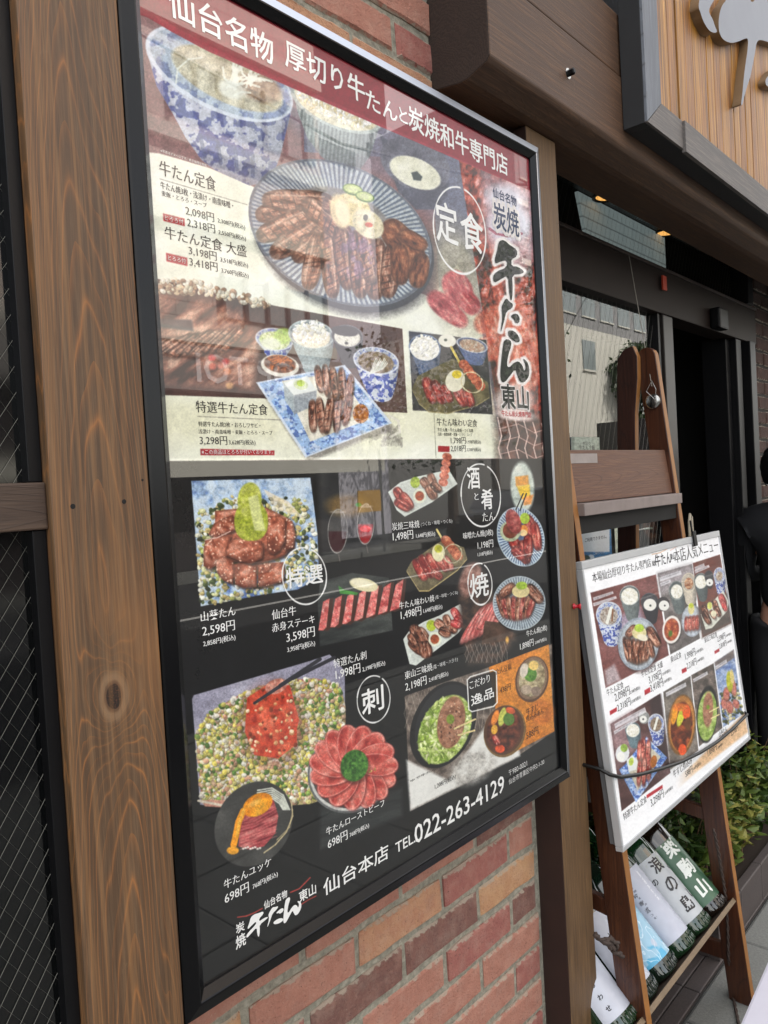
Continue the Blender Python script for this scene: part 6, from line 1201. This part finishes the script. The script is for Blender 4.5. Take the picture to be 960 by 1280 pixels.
# knotted rope by the ladder leg, long rope from the brace to the ground
def rope(name, pts, r, label):
    """two strands twisted round a path"""
    pts = [Vector(p) for p in pts]; L = [0]
    for a, b in zip(pts[:-1], pts[1:]): L.append(L[-1]+(b-a).length)
    n = int(L[-1]/.006); bm = bm_new()
    for ph in (0, math.pi):
        P = []
        for k in range(n+1):
            d = L[-1]*k/n; j = max(i for i in range(len(L)) if L[i] <= d+1e-9); j = min(j, len(pts)-2); t_ = (d-L[j])/(L[j+1]-L[j]); p = pts[j].lerp(pts[j+1], t_)
            g = d/.004*.55+ph; P.append(p+Vector((math.cos(g), math.sin(g)*.7, math.sin(g)*.5))*r*.6)
        tube(bm, P, r*.62, 5)
    return tag(fin(name, bm, MT['rope'], None, True), label, 'rope')
rr_ = [on(1, -.03, *p) for p in [(892, 1037), (897, 1060), (905, 1105), (909, 1140), (910, 1170), (911, 1200)]]; rr_ += [on(2, .006, *p) for p in [(914, 1235), (920, 1262), (928, 1300)]]
rope('rope', [tuple(p) for p in rr_], .0045, 'dark twisted rope hanging from the right ladder leg down to the pavement')
kq = [on(1, -.07, *p) for p in [(744, 1168), (752, 1174), (760, 1180), (768, 1176), (773, 1180), (772, 1187), (765, 1186), (758, 1178), (764, 1172), (770, 1190), (778, 1194)]]
rope('knotted_rope', [tuple(p+np.array([0, .006*(i % 2), 0])) for i, p in enumerate(kq)], .006, 'knotted rope end tied round the left ladder leg')
# ------------------------------------------------------------------ ground: pavement slabs, dark tiles, planter kerb
def ground(name, lo, hi, z, mat):
    me = bpy.data.meshes.new(name); me.from_pydata([(lo[0], lo[1], z), (hi[0], lo[1], z), (hi[0], hi[1], z), (lo[0], hi[1], z)], [], [(0, 1, 2, 3)]); return tag(add(name, me, mat), kind='structure')
ground('ground', (-900, -900), (900, 900), -.16, MT['asphalt'])
PV = boxo('pavement', (-60, -3.2, -.15), (60, .044, -.012), MT['concrete']); tag(PV, kind='structure')
SLABS = {}
def slab(parent, name, x0, x1, y0, y1, z0, z1, mat, bev=.004):
    key = (name, round(x1-x0, 3), round(y1-y0, 3), round(z1-z0, 3))
    if key not in SLABS:
        bm = bm_new(); w, d = (x1-x0)/2, (y1-y0)/2; box(bm, (-w, -d, 0), (w, d, z1-z0), 0)
        bmesh.ops.bevel(bm, geom=[e for e in bm.edges if all(v.co.z > 1e-6 for v in e.verts)], offset=bev, segments=1, affect='EDGES')
        me = bpy.data.meshes.new(name); bm.to_mesh(me); bm.free(); me.materials.append(mat); SLABS[key] = me
    o = bpy.data.objects.new(name, SLABS[key]); C.objects.link(o); o.parent = parent; r = random.Random(int(x0*977+y0*131)); o.location = ((x0+x1)/2, (y0+y1)/2, z0+r.uniform(-.0008, .0008)); return o
for i in range(14):
    for j in range(6): slab(PV, 'paving_slab', -.75+i*.45+.003, -.75+(i+1)*.45-.003, .040-(j+1)*.45+.003, .040-j*.45-.003, -.0118, 0, MT['concrete'])
TF = boxo('tile_floor', (1.02, .0445, -.15), (4.6, 1.59, -.009), plain('tile_grout', (60, 58, 56), .8)); tag(TF, kind='structure')
for i in range(11):
    slab(TF, 'floor_tile', 1.03+i*.3+.002, 1.03+(i+1)*.3-.002, .047, .092, -.0088, .0015, MT['tile'], .002)
    for j in range(4): slab(TF, 'floor_tile', 1.03+i*.3+.002, 1.03+(i+1)*.3-.002, .095+j*.3, .095+(j+1)*.3-.004, -.0088, .0015, MT['tile'], .002)
KB = empty('planter', (2.3, .05, 0), 'low dark tiled planter box at the shop front beyond the ladder', 'planter')
for i in range(5): slab(None, 'kerb_tile', 1.80+i*.21+.0015, 1.80+(i+1)*.21-.0015, .049, .078, .0025, .125, MT['tile'], .003)
for o in [o for o in C.objects if o.name.startswith('kerb_tile')]: o.parent = KB; o.location = o.location-WL[KB.name]
boxo('end_wall', (1.801, .079, .0025), (1.83, .265, .123), MT['tile'], KB, .003); boxo('end_wall', (2.82, .079, .0025), (2.848, .265, .123), MT['tile'], KB, .003); boxo('soil', (1.832, .0795, .01), (2.818, .262, .105), plain('soil', (48, 38, 30), .95, scale=80, bump=1), KB)
# ------------------------------------------------------------------ plants in and behind the planter
def leafmat(name, a, b):
    t = NT(name); n = t.noise(60, detail=2); oi = t.noise(9, detail=2); t.set(Base_Color=t.mix(oi, srgb(a), srgb(b)), Roughness=.45, Specular_IOR_Level=.4)
    t.set(Transmission_Weight=0.0); t.set(Subsurface_Weight=0.0); t.bump(n, .3, .001); return t.m
LM = [leafmat('leaf_dark', (28, 46, 18), (60, 84, 32)), leafmat('leaf_light', (54, 78, 30), (104, 120, 50)), leafmat('leaf_yellow', (110, 120, 50), (160, 150, 80))]
STEM = plain('twig', (92, 70, 48), .8)
def shrub(c, rx, ry, rz, n, seed, label, mi=0):
    r = random.Random(seed); root = empty('ivy_plant', c, label, 'plant', 'leafy plants in the planter'); bm = bm_new(); bs = bm_new(); bl = bm_new()
    stems = []
    for k in range(16):
        g = r.uniform(0, 6.28); a = Vector(c)+Vector((r.uniform(-.4, .4)*rx, r.uniform(-.4, .4)*ry, 0)); e = Vector(c)+Vector((math.cos(g)*rx*r.uniform(.4, 1), math.sin(g)*ry*r.uniform(.4, 1), rz*r.uniform(.5, 1.05)))
        m = a.lerp(e, .5)+Vector((r.uniform(-.02, .02), r.uniform(-.02, .02), .03)); tube(bs, [a, m, e], [.003, .0022, .001], 4); stems.append((a, m, e))
    for k in range(int(n*.62)):
        a, m, e = r.choice(stems); t_ = r.uniform(.25, 1); p = (a.lerp(m, t_*2) if t_ < .5 else m.lerp(e, t_*2-1))+Vector((r.gauss(0, .022), r.gauss(0, .018), r.gauss(0, .022)))
        s = r.uniform(.010, .027); d = Vector((r.uniform(-1, 1), r.uniform(-1, .2), r.uniform(-.4, .5))).normalized(); w = d.cross(Vector((r.uniform(-.5, .5), r.uniform(-.5, .5), 1))).normalized(); nn = d.cross(w)*s*.18
        P = [p, p+d*s*.6+w*s*.62+nn, p+d*s*1.25+w*s*.42, p+d*s*1.9-nn, p+d*s*1.25-w*s*.42, p+d*s*.6-w*s*.62+nn]; b = bm if r.random() < .62 else bl
        vs = [b.verts.new(q) for q in P]; b.faces.new((vs[0], vs[1], vs[2], vs[3])); b.faces.new((vs[0], vs[3], vs[4], vs[5]))
    def raw(nm, b, mt): me = bpy.data.meshes.new(nm); b.to_mesh(me); b.free(); o = add(nm, me, mt, root); o['kind'] = 'stuff'
    raw('foliage', bm, LM[mi]); raw('foliage', bl, LM[1 if mi == 0 else 2]); fin('stems', bs, STEM, root)
shrub((1.93, .17, .11), .16, .09, .33, 900, 1, 'leafy green plant behind the right ladder leg', 0)
shrub((2.17, .15, .11), .17, .10, .36, 1100, 2, 'light green trailing plant right of the ladder leg', 1)
shrub((2.42, .15, .11), .17, .10, .32, 1000, 3, 'leafy plant in the planter near the right edge of the photo', 0)
shrub((2.66, .16, .11), .14, .09, .27, 700, 4, 'small leafy plant at the far end of the planter', 1)
shrub((1.45, .27, .02), .22, .06, .50, 1300, 5, 'dense dark green plant against the glass behind the stepladder', 0)
shrub((1.72, .24, .02), .14, .07, .42, 900, 6, 'green plant between the ladder rear rail and the planter', 0)
# ------------------------------------------------------------------ person at the right edge, seen from the side
def person(loc, face):
    root = empty('person', loc, 'person with short black hair in dark clothes at the right edge of the photo', 'person')
    c, s_ = math.cos(face), math.sin(face)
    def W(x, y, z): return (loc[0]+x*c-y*s_, loc[1]+x*s_+y*c, loc[2]+z)
    V = [(0, 0, .88, .08), (0, 0, 1.0, .08), (0, .005, 1.14, .095), (0, .0, 1.22, .07), (0, .01, 1.30, .046), (0, .015, 1.36, .05), (0, .02, 1.43, .078),
         (.14, 0, 1.20, .036), (.19, .04, 1.0, .04), (.07, .24, 1.03, .028), (-.14, 0, 1.20, .036), (-.19, .04, 1.0, .04), (-.07, .24, 1.0, .028),
         (.08, 0, .80, .06), (.09, .01, .44, .055), (.09, -.01, .09, .038), (.09, .13, .03, .035), (-.08, 0, .80, .06), (-.09, .01, .44, .055), (-.09, -.01, .09, .038), (-.09, .13, .03, .035)]
    E_ = [(0, 1), (1, 2), (2, 3), (3, 4), (4, 5), (5, 6), (3, 7), (7, 8), (8, 9), (3, 10), (10, 11), (11, 12), (0, 13), (13, 14), (14, 15), (15, 16), (0, 17), (17, 18), (18, 19), (19, 20)]
    def skin(nm, V, E_, mat, root_i=0, sub=2):
        me = bpy.data.meshes.new(nm); me.from_pydata([W(*v[:3]) for v in V], E_, []); o = add(nm, me, mat, root); m = o.modifiers.new('skin', 'SKIN'); sk = me.skin_vertices[0].data
        for i, v in enumerate(V): sk[i].radius = (v[3], v[3]*(v[4] if len(v) > 4 else 1)); sk[i].use_root = (i == root_i)
        m.use_smooth_shade = True; q = o.modifiers.new('sub', 'SUBSURF'); q.levels = q.render_levels = sub; return o
    sk_ = plain('skin', (190, 140, 118), .55, scale=8, bump=.05); cl = plain('dark_navy_cloth', (16, 17, 22), .85, scale=120, bump=.3); tr = plain('black_trousers', (20, 20, 24), .85, scale=120, bump=.3)
    skin('body', V, E_, sk_)
    skin('jacket', [(0, 0, .82, .14), (0, 0, 1.0, .125), (0, .005, 1.14, .135), (0, .0, 1.25, .112), (0, .012, 1.315, .066), (.165, 0, 1.235, .062), (.195, .04, 1.0, .052), (.09, .21, 1.025, .040), (-.165, 0, 1.235, .062), (-.195, .04, 1.0, .052), (-.09, .21, .995, .040)], [(0, 1), (1, 2), (2, 3), (3, 4), (3, 5), (5, 6), (6, 7), (3, 8), (8, 9), (9, 10)], cl)
    skin('trousers', [(0, 0, .88, .118), (.088, 0, .78, .095), (.092, .01, .44, .068), (.092, -.01, .10, .055), (-.088, 0, .78, .095), (-.092, .01, .44, .068), (-.092, -.01, .10, .055)], [(0, 1), (1, 2), (2, 3), (0, 4), (4, 5), (5, 6)], tr)
    for sg in (1, -1):
        hx = .07*sg; hz = 1.03 if sg > 0 else 1.0; skin('hand', [(hx, .24, hz, .024), (hx*.7, .29, hz+.005, .028), (hx*.55, .32, hz+.005, .026)], [(0, 1), (1, 2)], sk_, 0, 1)
        for k in range(4): skin('finger', [(hx*.55, .325, hz+.026-k*.016, .0095), (hx*.45-.004*sg, .355, hz+.024-k*.015, .0085), (hx*.3-.018*sg, .37-abs(k-1.4)*.005, hz+.016-k*.013, .007)], [(0, 1), (1, 2)], sk_, 0, 1)
        skin('thumb', [(hx*.75, .275, hz+.028, .011), (hx*.6-.01*sg, .30, hz+.048, .010), (hx*.4-.012*sg, .32, hz+.052, .008)], [(0, 1), (1, 2)], sk_, 0, 1)
        skin('shoe', [(.09*sg, -.02, .045, .045), (.09*sg, .06, .035, .042), (.09*sg, .15, .028, .035)], [(0, 1), (1, 2)], MT['black_metal'], 0, 1)
    # head details
    for sg in (1, -1):
        bm = bm_new(); bmesh.ops.create_uvsphere(bm, u_segments=10, v_segments=6, radius=1, matrix=Matrix.Translation(W(.082*sg, .02, 1.42)) @ Matrix.Diagonal((.010, .016, .028, 1))); fin('ear', bm, sk_, root, True)
        bm = bm_new(); bmesh.ops.create_uvsphere(bm, u_segments=10, v_segments=6, radius=.011, matrix=Matrix.Translation(W(.031*sg, .092, 1.435))); fin('eye', bm, plain('eye_dark', (30, 24, 22), .2), root, True)
    skin('nose', [(0, .095, 1.43, .008), (0, .112, 1.405, .011)], [(0, 1)], sk_, 0, 2); skin('mouth', [(-.022, .088, 1.375, .005), (0, .095, 1.374, .007), (.022, .088, 1.375, .005)], [(0, 1), (1, 2)], plain('lips', (150, 84, 78), .5), 1, 1)
    bm = bm_new(); bmesh.ops.create_icosphere(bm, subdivisions=4, radius=1); r = random.Random(3)
    dele = []
    for v in bm.verts:
        x, y, z = v.co; n = math.sin(x*23)*math.cos(y*19+z*7)*.04+r.uniform(-.015, .015)
        if y > .35 and z < .28: dele.append(v)
        elif z < -.62: dele.append(v)
        v.co = Vector(W(x*.100*(1+n), y*.112*(1+n)-.002, z*.118*(1+n)+1.445))
    bmesh.ops.delete(bm, geom=dele, context='VERTS'); fin('hair', bm, plain('black_hair', (16, 15, 18), .5, scale=200, bump=.6), root, True); return root
q = CAM+3.15*ray(985, 600); person((q[0], q[1], .0), math.radians(-85))
# white paper bag standing on the pavement in the lower right corner
a = on(2, .26, 925, 1280); b = on(2, .26, 960, 1200); e1 = (b-a)/np.linalg.norm(b-a); e2 = np.array([e1[1], -e1[0], 0]); a0 = a-e1*.05
WB = empty('paper_bag', tuple((a0+e1*.15+e2*.1)*np.array([1, 1, 0])), 'plain lavender white paper bag standing on the pavement, bottom right corner', 'bag')
bm = bm_new(); obox(bm, a0*np.array([1, 1, 0]), e1, e2, (0, 0, 1), (0, 0, .001), (.34, .14, .26), .006); fin('bag_body', bm, plain('bag_paper', (206, 204, 216), .7, var=.05, bump=.3), WB)
for yy in ():
    bm = bm_new(); base = a0*np.array([1, 1, 0]); P = [base+e1*u+e2*yy+np.array([0, 0, z]) for u, z in ((.11, .25), (.12, .33), (.17, .36), (.22, .33), (.23, .25))]; tube(bm, [tuple(p) for p in P], .003, 6); fin('handle', bm, MT['cord'], WB)
# ------------------------------------------------------------------ across the street: what the poster and the panes mirror
def facade(name, x0, x1, y, depth, h, mat, label, winmat, rows, wdx, ww, wh, z0, dz, bandmat=None, skip=None):
    root = empty(name, ((x0+x1)/2, y-depth/2, 0), label, 'building'); boxo('wall', (x0, y-depth, 0), (x1, y, h), mat, root)
    for j in range(rows):
        x = x0+.4
        while x+ww < x1-.2:
            if not (skip and skip(x, j)):
                boxo('window', (x, y-.02, z0+j*dz), (x+ww, y+.03, z0+j*dz+wh), winmat, root); boxo('sill', (x-.03, y+.0, z0+j*dz-.08), (x+ww+.03, y+.08, z0+j*dz-.002), bandmat or mat, root)
            x += wdx
        if bandmat: boxo('band', (x0, y+.001, z0+j*dz+wh+.25), (x1, y+.10, z0+j*dz+wh+.55), bandmat, root)
    return root
pink = NT('pink_tile_cladding'); nn = pink.noise(3); bt = pink.n('ShaderNodeTexBrick'); pink.l(pink.scaled(pink.pos(), 1, 1, 1), bt.inputs['Vector']); bt.inputs['Scale'].default_value = .8; bt.inputs['Mortar Size'].default_value = .006
mp_ = pink.n('ShaderNodeCombineXYZ'); sp_ = pink.n('ShaderNodeSeparateXYZ'); pink.l(pink.pos(), sp_.inputs[0]); pink.l(sp_.outputs[0], mp_.inputs[0]); pink.l(sp_.outputs[2], mp_.inputs[1]); pink.l(mp_.outputs[0], bt.inputs['Vector'])
bt.inputs['Color1'].default_value = srgb((206, 190, 182)); bt.inputs['Color2'].default_value = srgb((220, 204, 194)); bt.inputs['Mortar'].default_value = srgb((150, 134, 128)); pink.set(Base_Color=bt.outputs['Color'], Roughness=.7)
wm = NT('street_window'); wm.set(Base_Color=srgb((150, 160, 160)), Roughness=.15, Metallic=.0, Specular_IOR_Level=.8); WM = wm.m
wht = plain('white_render', (222, 220, 208), .8, var=.06, scale=2); gry = plain('grey_render', (150, 150, 150), .8, var=.1, scale=2); drk = plain('dark_cladding', (58, 52, 52), .7, var=.2, scale=2)
OB = facade('office_building', 3.0, 13.2, -13, 9, 15, pink.m, 'pale pink tiled office building across the street, mirrored in the poster glass', WM, 0, 1, 1, 1, 1, 1)
for (za, zb, xa) in ((9.5, 10.7, 8.9), (5.4, 6.3, 9.9)):
    boxo('window_band', (xa, -12.985, za), (13.0, -12.93, zb), WM, OB); x = xa
    while x < 13.01: boxo('window_bar', (x-.04, -12.929, za-.04), (x+.04, -12.86, zb+.04), drk, OB); x += .62
for z in (11.3, 8.9, 7.2, 4.75): boxo('ledge', (3.0, -12.99, z), (13.2, -12.80, z+.28), wht, OB)
boxo('fascia', (3.0, -12.99, 3.70), (13.1, -12.55, 4.62), plain('grey_fascia', (150, 146, 142), .6), OB); boxo('recess', (3.0, -12.99, .0), (13.1, -12.9, 3.69), drk, OB); boxo('canopy', (3.0, -12.98, 1.95), (13.7, -11.9, 2.2), gry, OB); boxo('canopy_edge', (3.0, -11.89, 1.9), (13.7, -11.86, 2.26), wht, OB)
fs = Sheet((3.0, -12.545, 3.72), (-1, 0, 0), (0, 0, 1), 10, .85, 16) if False else None
ik = Ink(); g = glyphs('UTOP TOI', .02); v, f, d, mn_ = g; sc = .62/d[1]
ik.put([(12.6-x*sc, -12.54, 3.86+z*sc) for x, z in v], f); ik.build('lettering', plain('white_letters', (232, 232, 232), .5, bump=0), OB)
facade('pale_building', 13.3, 18.5, -16, 8, 12.2, plain('pale_lilac_render', (206, 204, 214), .8, var=.05, scale=2), 'pale lilac building behind the street trees across the road', wht, 1, 3.6, .9, 1.3, 2.6, 3.1)
bb = empty('billboard', (16.3, -15, 12.3), 'dark rooftop billboard on the pale lilac building across the road', 'billboard'); boxo('board', (14.6, -15.2, 12.6), (18.2, -15, 14.6), drk, bb); boxo('leg', (15, -15.3, 12.2), (15.1, -15.2, 14), MT['steel'], bb); boxo('leg', (17.7, -15.3, 12.2), (17.8, -15.2, 14), MT['steel'], bb)
facade('white_building', 24, 33.5, -13.5, 8, 7.6, wht, 'white low building far across the street, mirrored in the door glass', WM, 1, 4.3, 1.1, 1.2, 5.9, 2.9)
facade('striped_building', 34, 52, -20, 10, 22, gry, 'tall grey banded building far down the street', WM, 7, 2.4, 1.7, 1.3, 2, 3, wht)
TRK = plain('bark', (74, 60, 48), .9)
def tree(x, y, h, cr, seed, label):
    r = random.Random(seed); root = empty('street_tree', (x, y, 0), label, 'tree', 'street trees across the road'); bm = bm_new(); tube(bm, [(x, y, -.15), (x+.05, y, h*.4), (x, y+.1, h*.7)], [.16, .11, .05], 8)
    for k in range(6): g = r.uniform(0, 6.28); tube(bm, [(x, y, h*r.uniform(.38, .6)), (x+math.cos(g)*cr*.7, y+math.sin(g)*cr*.7, h*r.uniform(.65, .9))], [.05, .015], 5)
    fin('trunk', bm, TRK, root); bl = bm_new()
    cl = [Vector((x+r.gauss(0, cr*.5), y+r.gauss(0, cr*.5), h*r.uniform(.5, 1))) for _ in range(16)]
    for k in range(15000 if seed == 3 else 3000):
        p = r.choice(cl)+Vector((r.gauss(0, cr*.22), r.gauss(0, cr*.22), r.gauss(0, cr*.2))); s = r.uniform(.07, .13) if seed == 3 else r.uniform(.05, .1); a = Vector((r.uniform(-1, 1), r.uniform(-1, 1), r.uniform(-1, 1))).normalized(); b = a.orthogonal().normalized()
        bl.faces.new([bl.verts.new(p+a*s), bl.verts.new(p+b*s*.6), bl.verts.new(p-a*s), bl.verts.new(p-b*s*.6)])
    me = bpy.data.meshes.new('crown'); bl.to_mesh(me); bl.free(); add('crown', me, LM[0], root)
tree(15.5, -11.2, 5.2, 1.7, 1, 'street tree next to the pink office building across the road'); tree(19.5, -12.5, 8.4, 1.6, 2, 'taller street tree between the dark building and the white one')
tree(33.0, -12.6, 6.8, 1.5, 3, 'street tree standing before the white low building')
def car(x, y, col, label, h=1.45, L=4.3):
    root = empty('parked_car', (x, y, -.15), label, 'car', 'cars parked across the road'); bm = bm_new()
    P = [(-L/2, .25), (-L/2, .75), (-L/2+.15, .86), (-L*.27, .95), (-L*.13, h-.05), (-.05, h), (L*.2, h-.03), (L*.36, .98), (L/2-.1, .88), (L/2, .6), (L/2, .25)]
    prism(bm, [(x+a, y-.85, b-.15) for a, b in P], (0, 1.7, 0)); o = fin('body', bm, plain('car_paint', col, .15, 0, bump=0, Coat_Weight=1.0), root); bevel_on(o, .06, 3)
    G = [(-L*.24, .98), (-L*.12, h-.12), (L*.19, h-.1), (L*.33, .99)]
    for yy in (y-.86, y+.855): bm = bm_new(); prism(bm, [(x+a, yy, b-.15) for a, b in G], (0, .006, 0)); fin('side_window', bm, MT['dark_glass'], root)
    for a in (-L*.31, L*.31):
        for yy in (y-.87, y+.67):
            bm = bm_new(); lathe(bm, (x+a, yy, .165), (0, 1, 0), [(0, .20), (0, .31), (.2, .31), (.2, .20)], 20, False); w = fin('tyre', bm, MT['blackcord'], root); bm = bm_new(); lathe(bm, (x+a, yy+.02, .165), (0, 1, 0), [(0, 0), (0, .2), (.16, .2), (.16, 0)], 14, False); fin('rim', bm, MT['steel'], root)
    for yy in (-.6, .5): boxo('headlight', (x-L/2-.01, y+yy, .45), (x-L/2+.02, y+yy+.25, .6), MT['steel'], root)
car(17.6, -10.6, (30, 31, 34), 'black car parked across the road, mirrored in the lower poster'); car(22.8, -10.6, (70, 72, 78), 'grey car parked behind the black one')
TRU = empty('delivery_truck', (28.6, -9.2, -.15), 'dark delivery truck parked far down the road', 'truck'); boxo('cargo_box', (27.0, -12.2, .5), (33.5, -10.0, 3.5), drk, TRU, .05); boxo('cab', (25.3, -12.1, .3), (26.95, -10.1, 2.2), gry, TRU, .12)
for xx in (25.9, 30.1):
    for yy in (-12.15, -10.3): bm = bm_new(); lathe(bm, (xx, yy, .27), (0, 1, 0), [(0, 0), (0, .42), (.28, .42), (.28, 0)], 18, False); fin('wheel', bm, MT['blackcord'], TRU)
boxo('far_pavement', (-60, -13.0, -.15), (60, -11.9, -.01), MT['concrete'])['kind'] = 'structure'
boxo('kerb', (-60, -3.35, -.15), (60, -3.2005, -.005), MT['concrete'])['kind'] = 'structure'
WP = plain('road_paint', (210, 210, 206), .7); ground('road_marking', (-60, -8.25), (60, -8.1), -.154, WP)
sg = empty('street_sign', (13.0, -11.4, -.01), 'yellow shop banner on a pole at the far pavement', 'sign'); bm = bm_new(); tube(bm, [(13.0, -11.4, -.01), (13.0, -11.4, 2.4)], .03, 8); fin('pole', bm, MT['steel'], sg); boxo('banner', (12.2, -11.42, .95), (12.96, -11.39, 1.45), plain('yellow_cloth', (210, 160, 60), .6), sg)
# overhead wire across the street
bm = bm_new(); tube(bm, [(5, -9.5, 8.6), (10, -9.2, 7.9), (15, -8.8, 8.3), (22, -8, 9.8)], .03, 5); tag(fin('overhead_wire', bm, MT['blackcord']), 'sagging black overhead wire above the road', 'wire')
